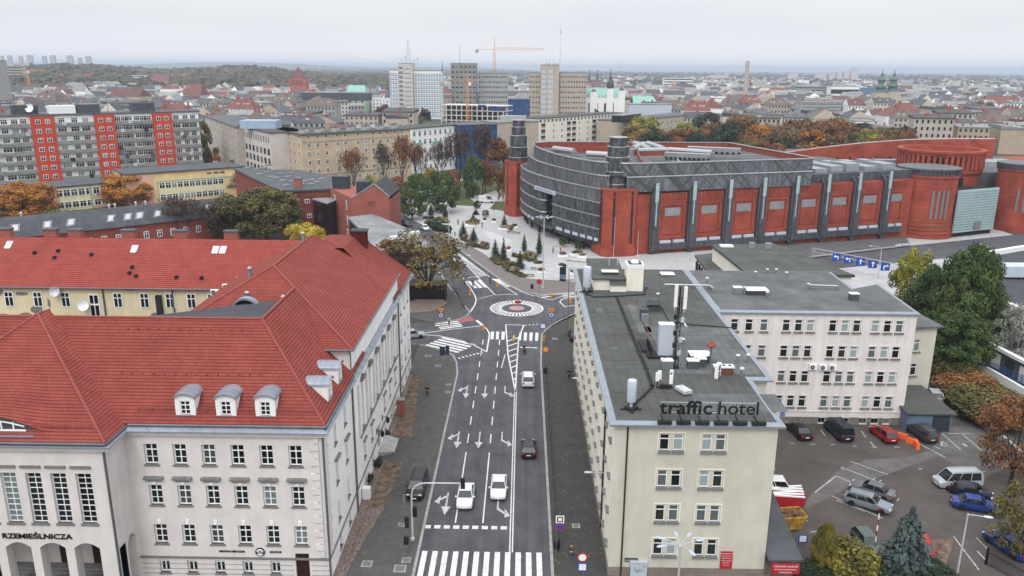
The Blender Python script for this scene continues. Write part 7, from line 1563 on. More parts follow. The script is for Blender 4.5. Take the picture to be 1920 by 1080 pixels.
def carmesh(kind):
 if kind in _cm: return _cm[kind]
 L_,W_,H_c,bz,hz,g0,g1,g2,g3 = CT[kind]; w = W_/2; low = .22
 b = MB(); ST = [(-.5,.82,.42,bz-.14),(-.485,.93,.3,bz-.04),(-.44,.98,low,bz),(g0+.03,1,low,bz),(0,1,low,bz),(g3-.02,1,low,bz-.01),(.36,.985,low,hz+.02),(.44,.95,low,hz-.04),(.485,.86,.28,hz-.14),(.5,.72,.36,hz-.24)]
 ST = sorted(ST); n = 8
 for x,f,z0,z1 in ST:
  x *= L_; k = w*f; zm = z0+(z1-z0)*.55
  b.v += [(x,-k*.9,z0),(x,-k,z0+.12),(x,-k,zm),(x,-k*.93,z1-.03),(x,-k*.80,z1),(x,k*.80,z1),(x,k*.93,z1-.03),(x,k,zm),(x,k,z0+.12),(x,k*.9,z0)]
 m = 10
 for i in range(len(ST)-1):
  for j in range(m): q = (j+1) % m; b.f.append((i*m+j,i*m+q,(i+1)*m+q,(i+1)*m+j)); b.m.append(0)
 e_ = (len(ST)-1)*m; b.f += [tuple(range(m-1,-1,-1)),tuple(e_+j for j in range(m))]; b.m += [0,0]
 b.cm = 1
 for sx in (-.31,.31):
  for sy in (-1,1):
   k = len(b.v); b.lathe([(.36,0),(.36,.03)],n=14); b.xf(k,Matrix.Translation((sx*L_,sy*(w-.005)+(.0 if sy < 0 else -.02),.33)) @ Matrix.Rotation(R(90),4,'X'))
 b.box(-L_*.495,-w*.7,.25,L_*.49,w*.7,.4)
 g = MB(); r = MB(); wr = w*.72; wb = w*.9
 B0 = [(g0*L_,bz-.03),(g1*L_,H_c-.05),(g2*L_,H_c-.05),(g3*L_,(hz+.03 if kind != 'sedan' else hz+.04))]
 def P(i,s_,o=0): x,z = B0[i]; yy = (wr if i in (1,2) else wb)-o; return (x,s_*yy,z)
 g.quad(P(0,-1),P(3,-1),P(2,-1),P(1,-1)); g.quad(P(3,1),P(0,1),P(1,1),P(2,1)); g.quad(P(3,-1),P(3,1),P(2,1),P(2,-1)); g.quad(P(0,1),P(0,-1),P(1,-1),P(1,1)); g.quad(P(1,-1),P(2,-1),P(2,1),P(1,1))
 x1,x2 = B0[1][0],B0[2][0]; zt = H_c-.05
 r.v += [(x1-.06,-wr-.01,zt),(x2+.05,-wr-.01,zt),(x2+.05,wr+.01,zt),(x1-.06,wr+.01,zt),(x1+.12,-wr*.8,H_c),(x2-.2,-wr*.8,H_c+.01),(x2-.2,wr*.8,H_c+.01),(x1+.12,wr*.8,H_c)]
 for q in ((0,1,5,4),(1,2,6,5),(2,3,7,6),(3,0,4,7),(4,5,6,7),(3,2,1,0)): r.f.append(q); r.m.append(0)
 for s_ in (-1,1):
  for i,j in ((0,1),(2,3)): r.tube(P(i,s_),P(j,s_),.045,4)
  for f in ((.5,) if kind in ('sedan','hatch') else (.35,.68)):
   a = Vector(P(0,s_)).lerp(Vector(P(3,s_)),f); c_ = Vector(P(1,s_)).lerp(Vector(P(2,s_)),f); r.tube(a,c_,.045,4)
  if kind in ('van','cargo'):   # closed load sides
   f0,f1 = (0,.62) if kind == 'cargo' else (0,.06); o = Vector((0,s_*.012,0)); q = [Vector(P(0,s_)).lerp(Vector(P(3,s_)),f0)+o,Vector(P(0,s_)).lerp(Vector(P(3,s_)),f1)+o,Vector(P(1,s_)).lerp(Vector(P(2,s_)),f1)+o,Vector(P(1,s_)).lerp(Vector(P(2,s_)),f0)+o]; r.quad(*(q if s_ < 0 else q[::-1]))
  if kind in ('wagon','mpv','van','suv'): r.tube((x1+.1,s_*wr*.92,H_c+.05),(x2-.15,s_*wr*.92,H_c+.05),.03,4)
 if kind == 'cargo': o = -.012; r.quad((B0[0][0]+o,wb,bz),(B0[0][0]+o,-wb,bz),(B0[1][0]+o,-wr,zt),(B0[1][0]+o,wr,zt))
 ty = MB(); ty.lathe([(.2,-.1),(.31,-.1),(.33,-.06),(.33,.06),(.31,.1),(.2,.1)],n=16); ty.xf(0,Matrix.Rotation(R(90),4,'X')); ri = MB(); ri.lathe([(.22,-.095),(.21,-.07),(.05,-.08),(.05,.08),(.21,.07),(.22,.095)],n=12); ri.xf(0,Matrix.Rotation(R(90),4,'X'))
 hl = MB(); hl.box(-.12,-.17,-.07,.05,.17,.07); tl = MB(); tl.box(-.03,-.13,-.12,.1,.13,.12); pt = MB(); pt.box(-.01,-.26,-.055,.01,.26,.055); mi = MB(); mi.box(-.08,-.1,-.06,.08,.1,.07)
 _cm[kind] = dict(b=b,g=g,r=r,ty=ty.mesh('wheel',M['tyre'],True),ri=ri.mesh('rim',M['rim']),hl=hl.mesh('headlight',M['lamp_glass']),tl=tl.mesh('taillight',M['tail_red']),pt=pt.mesh('number_plate',M['plate']),mi=mi); return _cm[kind]
def car(kind,col,p,rz,label,z=0,name=None,cat='car',stripe=None):
 c_ = carmesh(kind); L_,W_,H_c,bz,hz,*_ = CT[kind]; m_ = paint(col); t = thing(name or {'van': 'passenger_van','cargo': 'delivery_van','suv': 'parked_car'}.get(kind,'parked_car'),label,cat,(p[0],p[1],z),rz)
 def q(me,nm_,loc=(0,0,0),par=None): o = place(me,nm_,par or t,loc,local=True); return o
 q(c_['b'].mesh('body',[m_,M['tyre']],True),'body'); q(c_['g'].mesh('windows',M['car_glass']),'windows'); q(c_['r'].mesh('roof',m_),'roof')
 for sx in (-.31,.31):
  for sy in (-1,1): o = q(c_['ty'],'wheel',(sx*L_,sy*(W_/2-.09),.33)); q(c_['ri'],'rim',par=o)
 for sy in (-1,1): q(c_['hl'],'headlight',(L_*.478,sy*W_*.33,hz-.18)); q(c_['tl'],'taillight',(-L_*.498,sy*W_*.37,bz-.2)); q(c_['mi'].mesh('mirror',m_),'mirror',(L_*.2,sy*(W_/2+.06),bz+.05))
 q(c_['pt'],'number_plate',(L_*.5,0,.42)); q(c_['pt'],'number_plate',(-L_*.502,0,.62)); return t
def car2(kind,col,a,b,label,z=0,**k):
 a,b = G(*a,z),G(*b,z); d = b-a; return car(kind,col,(a+b)/2,math.atan2(d.y,d.x),label,z,**k)
N_,S_ = R(90),R(-90)
car('sedan','white',G(873,938),S_,'white saloon car under the traffic light in the middle lane',name='car'); car('sedan','white',G(935,921),S_,'white saloon car in the lane beside the double centre line, facing the crossing',name='car')
car('mpv','black',G(783,920,H_),R(-92),'black people carrier parked on the left pavement',H_); car('hatch','black',G(991,848),N_,'black hatchback driving away in the right hand lane',name='car'); car('suv','white',G(990,718),N_,'white crossover car driving away towards the roundabout',name='car')
car2('sedan','black',(1081,645),(1074,622),'black saloon parked on the pavement at the far corner of the hotel',H_); car2('hatch','silver',(762,634),(785,632),'silver car coming out of the side street behind the white building',name='car'); car2('hatch','white',(852,482),(862,500),'white car coming round the curved street beside the hatched markings',name='car')
car2('suv','darkgrey',(754,421),(770,427),'dark grey car on the cobbled street by the annex',name='car'); car2('hatch','white',(790,426),(804,436),'white car next to the clipped hedge',name='car'); car2('cargo','white',(904,380),(921,380),'white box van on the park path beside the lawn',H_,cat='van')
car2('sedan','black',(1513,829),(1482,800),'black saloon parked nearest the hotel corner in the row by the off-white wall'); car2('van','navy',(1590,833),(1553,798),'dark navy van parked in the row by the off-white wall',cat='van'); car2('hatch','red',(1675,835),(1637,807),'red hatchback parked in the row by the off-white wall'); car2('suv','darkgrey',(1750,835),(1704,803),'dark off roader with a spare wheel on its back door, next to the orange barriers')
car2('van','silver',(1842,910),(1745,912),'silver passenger van with dark side windows and roof bars',cat='van'); car2('hatch','navy',(1790,922),(1850,938),'dark navy hatchback between the silver van and the bright blue saloon'); car2('sedan','blue',(1790,948),(1865,960),'bright blue saloon parked under the olive tree branches')
car2('sedan','grey',(1672,938),(1598,915),'grey saloon parked side by side with the silver estate car'); car2('wagon','grey_blue',(1586,938),(1668,962),'silver grey estate car in the middle of the car park'); car2('cargo','white',(1400,932),(1492,936),'white delivery van half hidden behind the hotel corner',cat='van')
car2('hatch','green',(1608,1005),(1645,1050),'dull green car parked behind the golden bush'); car2('hatch','red',(1722,1018),(1737,1062),'bright red car parked behind the spruce'); car2('wagon','blue',(1917,1050),(1860,1012),'blue estate car at the bottom right beside the black fence'); car2('hatch','silver',(1757,757),(1742,738),'white and black car parked on the drive beside the cream annex',name='parked_car')
o = bpy.data.objects['parked_car.003'] if 0 else None
# motorcycle and rider
p = G(983,662); t = thing('motorcycle','black motorcycle waiting at the far zebra crossing','motorcycle',p,N_); b = MB(); b.tube((-.3,0,.6),(.45,0,.85),.16,8); b.box(-.95,-.14,.7,-.1,.14,.86); b.tube((.45,0,.95),(.72,0,.35),.05,5); b.path([(.4,-.35,1.08),(.42,.35,1.08)],.03,4); b.box(-.35,-.15,.3,.3,.15,.65); lpart(b,'frame',M['black'],t)
for x in (-.7,.72): w = MB(); w.lathe([(.22,-.06),(.31,-.06),(.31,.06),(.22,.06)],n=14); w.xf(0,Matrix.Translation((x,0,.31)) @ Matrix.Rotation(R(90),4,'X')); lpart(w,'wheel',M['tyre'],t)
b = MB(); b.box(-1.02,-.08,.72,-.95,.08,.8); lpart(b,'taillight',M['tail_red'],t)
# ================= people
def skinmesh(name,V,E,r_,m_,parent,sub=1):
 me = bpy.data.meshes.new(name); me.from_pydata(V,E,[]); me.materials.append(m_); o = place(me,name,parent,local=True); md = o.modifiers.new('skin','SKIN'); md.use_smooth_shade = True
 for i,s_ in enumerate(me.skin_vertices[0].data): s_.radius = (r_[i],r_[i]) if not isinstance(r_[i],tuple) else r_[i]; s_.use_root = i == 0
 if sub: q = o.modifiers.new('sub','SUBSURF'); q.levels = q.render_levels = sub
 return o
def person(p,rz,top,legs,label,step=.18,hair=(.02,.014,.01),sit=False,bag=None,h=1.0,grp=None):
 t = thing('person',label,'person',p,rz,grp); t.scale = (h,h,h); s_ = step
 if sit: HP,KN,FT = .82,[(.38,-.18,.72),(.38,.18,.72)],[(.18,-.2,.3),(.18,.2,.3)]
 else: HP,KN,FT = .92,[(s_*.45+.03,-.1,.5),(-s_*.35+.04,.1,.5)],[(s_,-.1,.08),(-s_,.1,.08)]
 ln = .22 if sit else .02; sh,nk = (ln,0,HP+.5),(ln+.02,0,HP+.58); hd_ = (ln+.05,0,HP+.72)
 EL = [(ln+.25,-.25,HP+.28),(ln+.25,.25,HP+.28)] if sit else [(-.08,-.25,HP+.22),(.1,.25,HP+.22)]; HN = [(ln+.5,-.3,HP+.26),(ln+.5,.3,HP+.26)] if sit else [(.05,-.27,HP-.03),(.22,.24,HP+.02)]
 V = [(0,0,HP),(ln*.5,0,HP+.25),sh,nk,(ln+.03,0,HP+.64),hd_,(ln+.05,0,HP+.83)]; E = [(0,1),(1,2),(2,3),(3,4),(4,5),(5,6)]; rr_ = [.11,.12,.11,.055,.085,.1,.06]
 V += [(ln+.14,0,HP+.69)]; E += [(5,7)]; rr_ += [.02]
 for i,y in enumerate((-1,1)):
  k = len(V); V += [(sh[0],y*.19,sh[2]-.03),EL[i],HN[i]]; E += [(2,k),(k,k+1),(k+1,k+2)]; rr_ += [.055,.042,.03]; d = (Vector(HN[i])-Vector(EL[i])).normalized()
  for j in range(5): q = len(V); a = Vector(HN[i])+d*(.10 if j else .05)+Vector((.02*(j-2),y*.006 if j else -y*.03,0)); V.append(tuple(a)); E.append((k+2,q)); rr_.append(.011)
  k = len(V); V += [(0,y*.09,HP-.06),KN[i],FT[i],(FT[i][0]+.16,FT[i][1],FT[i][2]-.03)]; E += [(0,k),(k,k+1),(k+1,k+2),(k+2,k+3)]; rr_ += [.085,.06,.045,.035]
 skinmesh('body',V,E,rr_,M['skin'],t)
 V = [(0,0,HP+.02),(ln*.5,0,HP+.27),(sh[0],0,sh[2]+.02)]; E = [(0,1),(1,2)]; rr_ = [(.17,.14),(.18,.145),(.13,.11)]
 for i,y in enumerate((-1,1)): k = len(V); w_ = Vector(HN[i]).lerp(Vector(EL[i]),.15); V += [(sh[0],y*.2,sh[2]-.02),EL[i],tuple(w_)]; E += [(2,k),(k,k+1),(k+1,k+2)]; rr_ += [.075,.062,.05]
 skinmesh('jacket',V,E,rr_,top,t)
 V = [(0,0,HP-.0)]; E = []; rr_ = [(.14,.12)]
 for i,y in enumerate((-1,1)): k = len(V); V += [(0,y*.09,HP-.08),KN[i],(FT[i][0],FT[i][1],FT[i][2]+.04)]; E += [(0,k),(k,k+1),(k+1,k+2)]; rr_ += [.1,.075,.06]
 skinmesh('trousers',V,E,rr_,legs,t)
 b = MB()
 for i in range(2): x,y,z = FT[i]; b.ball((x+.07,y,z-.02),.06,8,5,(2.1,.85,.9))
 lpart(b,'shoes',M['black_matt'],t,True); b = MB(); b.ball((ln+.035,0,HP+.79),.112,10,6,(1.0,.95,.85)); lpart(b,'hair',mat('hair',hair,.8) if 'hair' not in M else M['hair'],t,True)
 return t
M['hair'] = mat('hair',(.02,.014,.01),.8); mk('jeans',(.05,.08,.14),.9); mk('coat_dark',(.018,.018,.02),.9); mk('coat_navy',(.03,.04,.07),.9); mk('coat_pale',(.40,.40,.38),.9); mk('coat_yellow',(.60,.38,.03),.9); mk('coat_brown',(.09,.06,.04),.9); mk('coat_blue',(.05,.12,.25),.9)
C = M
for px,py,a,top_,leg_,l,z in ((801,743,-90,'coat_dark','coat_dark','person in black walking on the left pavement towards the camera',H_),(1067,711,95,'coat_dark','coat_dark','person in dark clothes on the right pavement under the street lamp',H_),(1071,1050,80,'coat_brown','jeans','person in a dark jacket and jeans on the right pavement near the crossing',H_),(871,536,-60,'coat_blue','jeans','person in a blue jacket with an umbrella on the far crossing',0),(887,538,100,'coat_brown','coat_dark','person in brown crossing the curved street',0),(919,532,-80,'coat_dark','coat_dark','person in black at the traffic island of the far crossing',0),(842,610,-70,'coat_pale','coat_dark','person in a pale jacket on the side street crossing',0),(1037,475,200,'coat_navy','coat_dark','person in dark blue walking across the paving near the mall entrance',H_),(1051,472,90,'coat_yellow','coat_dark','person in a yellow jacket beside the planter',H_),(892,426,0,'coat_dark','coat_dark','person in black, left of the group on the square',H_),(898,424,180,'coat_navy','coat_dark','person in navy in the middle of the group on the square',H_),(904,427,160,'coat_dark','jeans','person in black and jeans, right of the group on the square',H_),(859,422,-60,'coat_brown','jeans','person in brown standing near the stout conifer',H_),(940,431,20,'coat_pale','jeans','person in a pale coat sitting height beside the turret planter',H_),(874,371,10,'coat_dark','coat_dark','person in black on the park path, left one',H_),(884,371,10,'coat_dark','coat_dark','person in black on the park path, right one',H_),(925,396,200,'coat_dark','jeans','person near the railing behind the square',H_),(943,468,0,'coat_pale','jeans','person in pale clothes beside the slim lone conifer',H_)):
 person(G(px,py,z),R(a),M[top_],M[leg_],l,0 if 'standing' in l or 'group' in l else .2)
person(p+Vector((0,-.15,.02)),N_,M['coat_dark'],M['coat_dark'],'motorcycle rider in black with a helmet',sit=True)
b = MB(); q = G(873,536)+Vector((.3,0,2.0)); b.lathe([(.02,.25),(.35,.15),(.55,0)],q,10,False); b.tube(q+Vector((0,0,-.8)),q+Vector((0,0,.3)),.015,4); tag(b.build('umbrella',M['coat_navy']),'dark umbrella held over the person in blue on the far crossing','umbrella')
# ================= street furniture
def pole(b,p,h,r_=.06,r2=None): b.lathe([(r_*1.8,0),(r_*1.8,.25),(r_,.35),(r2 or r_*.7,h)],p,8)
def lamp(base_,top_px,heads,label,m_='pole_pale',z=H_,arm=None,r_=.09):
 p = G(*base_,z); h = PY(top_px[0],top_px[1],p.y).z-z; t = thing('street_lamp',label,'street lamp',p); b = MB(); pole(b,(0,0,0),h,r_); lpart(b,'pole',M[m_],t)
 for dx,dy,dz in heads:
  b = MB(); d = Vector((dx,dy,dz)); b.path([Vector((0,0,h-.1)),Vector((dx*.3,dy*.3,h+dz*.8)),Vector((0,0,h))+d],.04,5); lpart(b,'arm',M[m_],t); b = MB(); b.ball((0,0,0),.3,8,6,(1.5,.6,.35)); a = math.atan2(dy,dx); b.xf(0,Matrix.Translation(Vector((dx,dy,h+dz))+Vector((math.cos(a),math.sin(a),0))*.3) @ Matrix.Rotation(a,4,'Z')); lpart(b,'lamp_head',M['antenna'],t,True)
 return t
lamp((1108,800),(1106,712),[(-1.9,0,.2)],'grey street lamp leaning over the right pavement beside the hotel, farther one'); lamp((1146,1010),(1143,893),[(-2.2,0,.4)],'grey street lamp leaning over the right pavement beside the hotel, nearer one')
p = G(1270,1140,0); lt = lamp((1268,1140),(1272,1025),[(1.55*math.cos(R(a)),1.2*math.sin(R(a)),.35) for a in (20,60,95,150,200,290)],'tall street lamp with six white heads in front of the hotel',z=0,r_=.11)
lamp((1018,540),(1020,408),[(1.1*math.cos(R(a)),1.1*math.sin(R(a)),.1) for a in (0,60,120,180,240,300)],'very tall lamp with a ring of white heads on the edge of the square',r_=.13)
lamp((1793,1085),(1818,963),[(1.3,-.3,-.1)],'pale lamp post with one curved arm at the bottom right',z=0); lamp((865,579),(865,482),[(1.2,.2,.3),(-.2,1,.2)],'dark lamp post with two arms at the junction','pole'); lamp((850,550),(850,507),[(-1.0,.3,.2)],'shorter lamp post left of the two armed one','pole'); lamp((1064,625),(1064,503),[(-1.2,.3,.2),(1.0,.3,.2)],'tall dark pole at the roundabout right side','pole'); lamp((739,414),(738,360),[(-1.8,0,.4)],'tall grey lamp beside the brick gable, right one of two'); lamp((716,410),(718,378),[(2.0,0,.8)],'lamp leaning right beside the brick gable'); lamp((842,447),(842,384),[(-1.8,0,.4)],'grey lamp in front of the park corner conifers'); lamp((1205,496),(1207,486),[(-.8,0,.8)],'lamp with a bent head beside the white chimney of the hotel penthouse',r_=.07); lamp((1646,520),(1648,468),[(-2.2,0,.8)],'lamp on the pavement beside the sign gantry'); lamp((1850,478),(1850,462),[(-1.8,0,.6)],'lamp in front of the dark mall gate'); lamp((1780,737),(1788,700),[],'bare white pole at the car park wall',z=0)
def sign(base_,parts,label,z=H_,name='road_sign',cat='road sign',face=0):
 p = G(*base_,z); t = thing(name,label,cat,p); top_ = 0
 for (px,py),sh_,s_,cols in parts:
  q = PY(px,py,p.y); zz = q.z-z; top_ = max(top_,zz+s_*.5); b = MB(); k = {'disc': 20,'tri': 3,'itri': 3,'sq': 4,'wide': 4}[sh_]
  for i,c_ in enumerate(cols):
   f = 1-.28*i; b.cm = i; n = len(b.v); rr_ = s_/2*f*(1.414 if sh_ in ('sq','wide') else 1.15 if 'tri' in sh_ else 1); b.lathe([(rr_,0),(rr_,.03+.006*i)],n=k); b.xf(n,Matrix.Translation((q.x-p.x,-.08,zz)) @ Matrix.Rotation(R(90),4,'X') @ Matrix.Rotation({'sq': R(45),'wide': R(45),'tri': R(90),'itri': R(-90)}.get(sh_,0),4,'Z'))
  lpart(b,'sign_plate',[M[c_] for c_ in cols],t)
 b = MB(); b.lathe([(.035,0),(.035,top_)],n=6); lpart(b,'post',M['pole'],t); return t
sign((1043,1032),[((1050,973),'sq',.8,('white','black','white')),((1050,987),'disc',.9,('red_sign','blue_sign'))],'round red and blue no stopping sign under a white plate on the right pavement')
sign((1092,1110),[((1092,1044),'disc',.95,('red_sign','white')),((1092,1062),'sq',.85,('blue_sign','white'))],'round white and red no lorries sign above a blue crossing sign at the bottom')
sign((827,614),[((827,581),'itri',1.0,('yellow_sign','orange_plastic')),((827,591),'disc',.9,('blue_sign','white','blue_sign')),((827,617),'sq',.7,('white','red_sign'))],'yellow triangle above a blue roundabout sign at the side street',0)
sign((1034,613),[((1034,581),'itri',1.1,('yellow_sign','orange_plastic')),((1034,590),'disc',1.0,('blue_sign','white','blue_sign'))],'yellow triangle above a blue roundabout sign right of the roundabout'); sign((1019,640),[((1018,611),'sq',1.0,('blue_sign','white'))],'blue pedestrian crossing sign at the right kerb'); sign((1011,556),[((1011,528),'disc',1.1,('red_sign','red_sign'))],'red no entry sign at the edge of the square'); sign((971,580),[((968,566),'sq',.8,('white','red_sign')),((974,566),'sq',.8,('white','red_sign'))],'red and white chevron plates in the centre of the roundabout',0); sign((1023,690),[((1023,655),'disc',.9,('orange_plastic','yellow_sign'))],'orange sign on a thin post at the right kerb'); sign((1505,1030),[((1505,1009),'sq',.9,('blue_sign','white'))],'small blue sign between the porch and the golden bush',0)
p = G(834,691,H_); t = thing('direction_board','pair of tall blue direction boards seen from behind on the left pavement','road sign',p); b = MB(); b.tube((-.5,0,0),(-.5,0,3.6),.05,6); b.tube((.5,0,0),(.5,0,3.6),.05,6); lpart(b,'post',M['pole'],t); b = MB(); b.box(-.75,-.06,2.2,.1,-.02,3.6); b.box(.15,-.06,2.3,.75,-.02,3.7); lpart(b,'sign_plate',M['coat_navy'],t)
# traffic light with its curved arm, and the low signal post
def signal(t,x,y,z,dx=0):
 b = MB(); b.box(x-.2,y-.14,z-.55,x+.2,y+.14,z+.55); b.cm = 1; [b.box(x-.1,y-.2,z+k*.34-.1,x+.1,y-.14,z+k*.34+.1) for k in (-1,0,1)]; lpart(b,'signal_head',[M['black'],M['black_matt']],t)
p = G(774,1012,H_); t = thing('traffic_light','grey traffic light mast with a long curved arm reaching over the road','traffic light',p); zt_ = PY(775,930,p.y).z-H_; xa = PY(868,912,p.y).x-p.x; b = MB(); pole(b,(0,0,0),zt_,.11,.09); b.path([(0,0,zt_),(.08,0,zt_+.6),(.4,0,zt_+1.1),(.9,0,zt_+1.35),(1.5,0,zt_+1.42),(xa,0,zt_+1.45)],.07,8); lpart(b,'mast',M['pole_pale'],t); signal(t,xa,-.1,zt_+1.5); signal(t,.3,-.1,3.2); b = MB(); b.box(-.85,-.1,3.0,-.6,-.04,5.0); lpart(b,'backing_board',M['pole'],t)
p = G(765,1035,H_); t = thing('traffic_light','short black pedestrian signal post beside the tall traffic light mast','traffic light',p); b = MB(); b.lathe([(.06,0),(.05,3.4)],n=8); lpart(b,'post',M['pole'],t); signal(t,0,-.1,3.3); b = MB(); b.box(-.35,-.2,.9,.1,.1,1.7); lpart(b,'control_box',M['black'],t)
def simple(name,p,lathe,m_,label,cat,grp=None): b = MB(); b.lathe(lathe,p,10); return tag(b.build(name,M[m_]),label,cat,grp)
for i,(x,y,l) in enumerate(((790,460,'on the left kerb of the curved street'),(915,785,'at the tip of the side street island'),(1196,880,'with a white top in the hatched island'),(1470,885,'at the right kerb before the zebra crossing'),(1540,485,'beside the far right crossing, left one'),(1715,527,'beside the far right crossing, right one'),(1040,378,'in the middle of the far crossing'),(703,322,'near the trees on the curved street'))):
 p = J(x,y,.02); b = MB(); b.lathe([(.22,0),(.22,.9),(.14,.98),(.14,1.1)],p,10); b.cm = 1; b.lathe([(.225,.55),(.225,.8)],p,10); tag(b.build('guide_post',[M['yellow_plastic'],M['white' if i == 2 else 'orange_plastic']]),'yellow guide post '+l,'guide post')
for i in range(9): simple('bollard',J(655+10.5*i,440+18*i,H_),[(.07,0),(.07,.9),(.1,.95),(.02,1.05)],'black','black bollard in the row along the junction kerb','bollard','bollards along the junction kerb')
for px,py in ((838,436),(842,438),(845,439),(853,441)): simple('bollard',G(px,py,H_),[(.12,0),(.12,.5),(.14,.55),(.14,.9),(.05,1)],'coat_navy','short dark post beside the clipped hedge','bollard','posts beside the clipped hedge')
t = thing('railing','thin black railing along the right kerb of the road','railing',(3.75,67,H_)); b = MB();
for i in range(17): b.box(-.03,i*3.0-.03,0,.03,i*3.0+.03,.9)
b.build('posts',M['black'],None) if 0 else lpart(b,'posts',M['black'],t); b = MB(); b.box(-.02,0,.82,.02,48,.88); b.box(-.015,0,.4,.015,48,.44); lpart(b,'rail',M['black'],t)
t = thing('railing','pale low railing beside the side street crossing','railing',J(235,765,H_)); b = MB(); q = J(470,730,H_)-J(235,765,H_); b.path([Vector((0,0,.8)),q+Vector((0,0,.8))],.04,4); b.path([Vector((0,0,.4)),q+Vector((0,0,.4))],.03,4); [b.tube(q*i/6,q*i/6+Vector((0,0,.8)),.035,4) for i in range(7)]; lpart(b,'rail',M['pole'],t)
for px,py,l in ((1043,1028,'black litter bin under the no stopping sign'),(1022,700,'black litter bin at the right kerb'),(997,541,'black litter bin at the edge of the square')): b = MB(); p = G(px,py,H_); b.lathe([(.2,0),(.26,.15),(.28,.85),(.2,.95)],p,12); b.tube(p+Vector((.3,0,0)),p+Vector((.3,0,1.2)),.04,5); tag(b.build('litter_bin',M['black']),l,'litter bin')
p = G(1055,526,H_); t = thing('advertising_pillar','dark round advertising pillar with a pale lower poster on the square','advertising pillar',p); b = MB(); b.lathe([(.75,0),(.7,.2),(.7,3.3),(.78,3.35),(.78,3.6),(.3,3.8)],n=18); lpart(b,'pillar',M['coat_dark'],t); b = MB(); b.lathe([(.71,.5),(.71,1.5)],n=18,cap=False); lpart(b,'poster',M['garage_blue'],t)
for i,(x,y,w_,l) in enumerate(((1365,705,2.4,'white planter box of flowers beside the yellow jacket'),(1530,690,3.6,'long white planter at the foot of the dark glass front'),(1595,720,2.4,'white planter with straw grass near the right turret'),(720,640,1.8,'white planter box with a round red bush'),(1110,900,2.0,'white planter beside the tall ring lamp'),(700,385,5,'long white planter bench near the left turret'),(790,365,2.0,'small planter right of the turret conifer'),(548,300,1.6,'small planter alone on the back paving'),(435,292,1.4,'small planter under the lollipop tree'),(295,345,4.6,'white bench planter under the flat topped tree'),(1350,840,1.8,'white planter with a golden bush'),(1510,920,2.4,'white planter with green shrub near the stone bench'))):
 p = G(*Q(x,y),H_); t = thing('planter',l,'planter',p,rnd.random()*.6-.3); b = MB(); b.prism([(-w_/2,-.5),(w_/2,-.5),(w_/2,.5),(-w_/2,.5)],0,.55); lpart(b,'box',M['white'],t); tm,cm_ = treemesh('tuft' if i in (2,5,6,7) else 'shrub','grassy' if i in (2,5) else ('rust','olive','olive','redleaf','rust','grassy','olive','olive','hedge','grassy','yellowgreen','olive')[i],i % 3); o = place(cm_,'plants',t,(0,0,.4),local=True); o.scale = (w_*.9,1.2,1.1)
for i,(x,y,w_,rz,l) in enumerate(((1560,770,7,-.4,'long pale stone bench slab below the right turret'),(1530,985,6,.3,'curved pale bench near the advertising pillar'),(1020,862,1.4,0,'small dark bench at the end of the long bed'),(780,430,4,-.3,'dark bench near the middle of the square'),(975,945,2,0,'grey bench beside the no entry sign'))):
 p = G(*Q(x,y),H_); t = thing('bench',l,'bench',p,rz); b = MB(); b.box(-w_/2,-.3,.38,w_/2,.3,.5); lpart(b,'seat',M['plaza_pale' if i < 2 else 'wood'],t);
 for s_ in (-1,1): b = MB(); b.box(s_*w_*.4-.12,-.25,0,s_*w_*.4+.12,.25,.38); lpart(b,'leg',M['kerb'],t)
b = MB(); b.box(-4.2,-2,0,4.2,2,3.0); b.box(-4.4,-2.2,3.0,4.4,2.2,3.15); b.xf(0,Matrix.Translation(G(795,563,H_)+Vector((0,2,0)))); tag(b.build('kiosk',M['black']),'black kiosk under the huge sparse corner tree','kiosk')
b = MB(); b.box(-.5,-.4,0,.5,.4,2.2); b.cm = 1; b.box(-.55,-.45,2.2,.55,.45,2.35); b.xf(0,Matrix.Translation(G(752,778,H_))); tag(b.build('brick_gatepost',[M['pbrick'],M['zinc']]),'brick gate pillar with a flat cap at the white side wall','pillar')
b = MB(); b.box(-.4,-.35,0,.4,.35,1.3); b.xf(0,Matrix.Translation(G(688,934,H_))); b.box(0,0,0,.001,.001,.001); tag(b.build('utility_cabinet',M['white']),'small white cabinet at the foot of the white side wall','cabinet')
# skip, trailer and barriers in the car park
p = G(1470,988); t = thing('skip','rusty yellow skip beside the hotel corner','skip',p,R(8)); b = MB(); b.v += [(-1.6,-.9,.2),(1.3,-.9,.2),(1.3,.9,.2),(-1.6,.9,.2),(-2,-1,1.6),(1.9,-1,1.6),(1.9,1,1.6),(-2,1,1.6)]; b.f += [(3,2,1,0),(0,1,5,4),(1,2,6,5),(2,3,7,6),(3,0,4,7)]; b.m += [0]*5; b.path([(-2,-1,1.6),(1.9,-1,1.6),(1.9,1,1.6),(-2,1,1.6),(-2,-1,1.6)],.06,5)
for x in (-1,0,.9): b.box(x-.04,-1.06,.4,x+.04,-.98,1.6)
lpart(b,'tub',M['skip_yellow'],t); b = MB(); b.quad((-1.9,-.95,1.35),(1.8,-.95,1.35),(1.8,.95,1.45),(-1.9,.95,1.45)); [b.box(x,y,1.35,x+.7,y+.3,1.6,x) for x,y in ((-1.4,-.5),(-.3,.2),(.7,-.3))]; lpart(b,'rubble',M['rust'],t)
p = G(1472,958)+Vector((0,1.2,0)); t = thing('skip','red trailer loaded with white boards behind the yellow skip','trailer',p); b = MB(); b.box(-2.3,-1,.4,2.1,1,1.5); lpart(b,'tub',M['red_sign'],t); b = MB(); [b.box(-2.3+.2*i,-.9+.3*i,1.5+.05*i,2.0+.05*i,-.7+.3*i,1.62+.05*i,.12*(i % 3-1)) for i in range(6)]; lpart(b,'boards',M['white'],t)
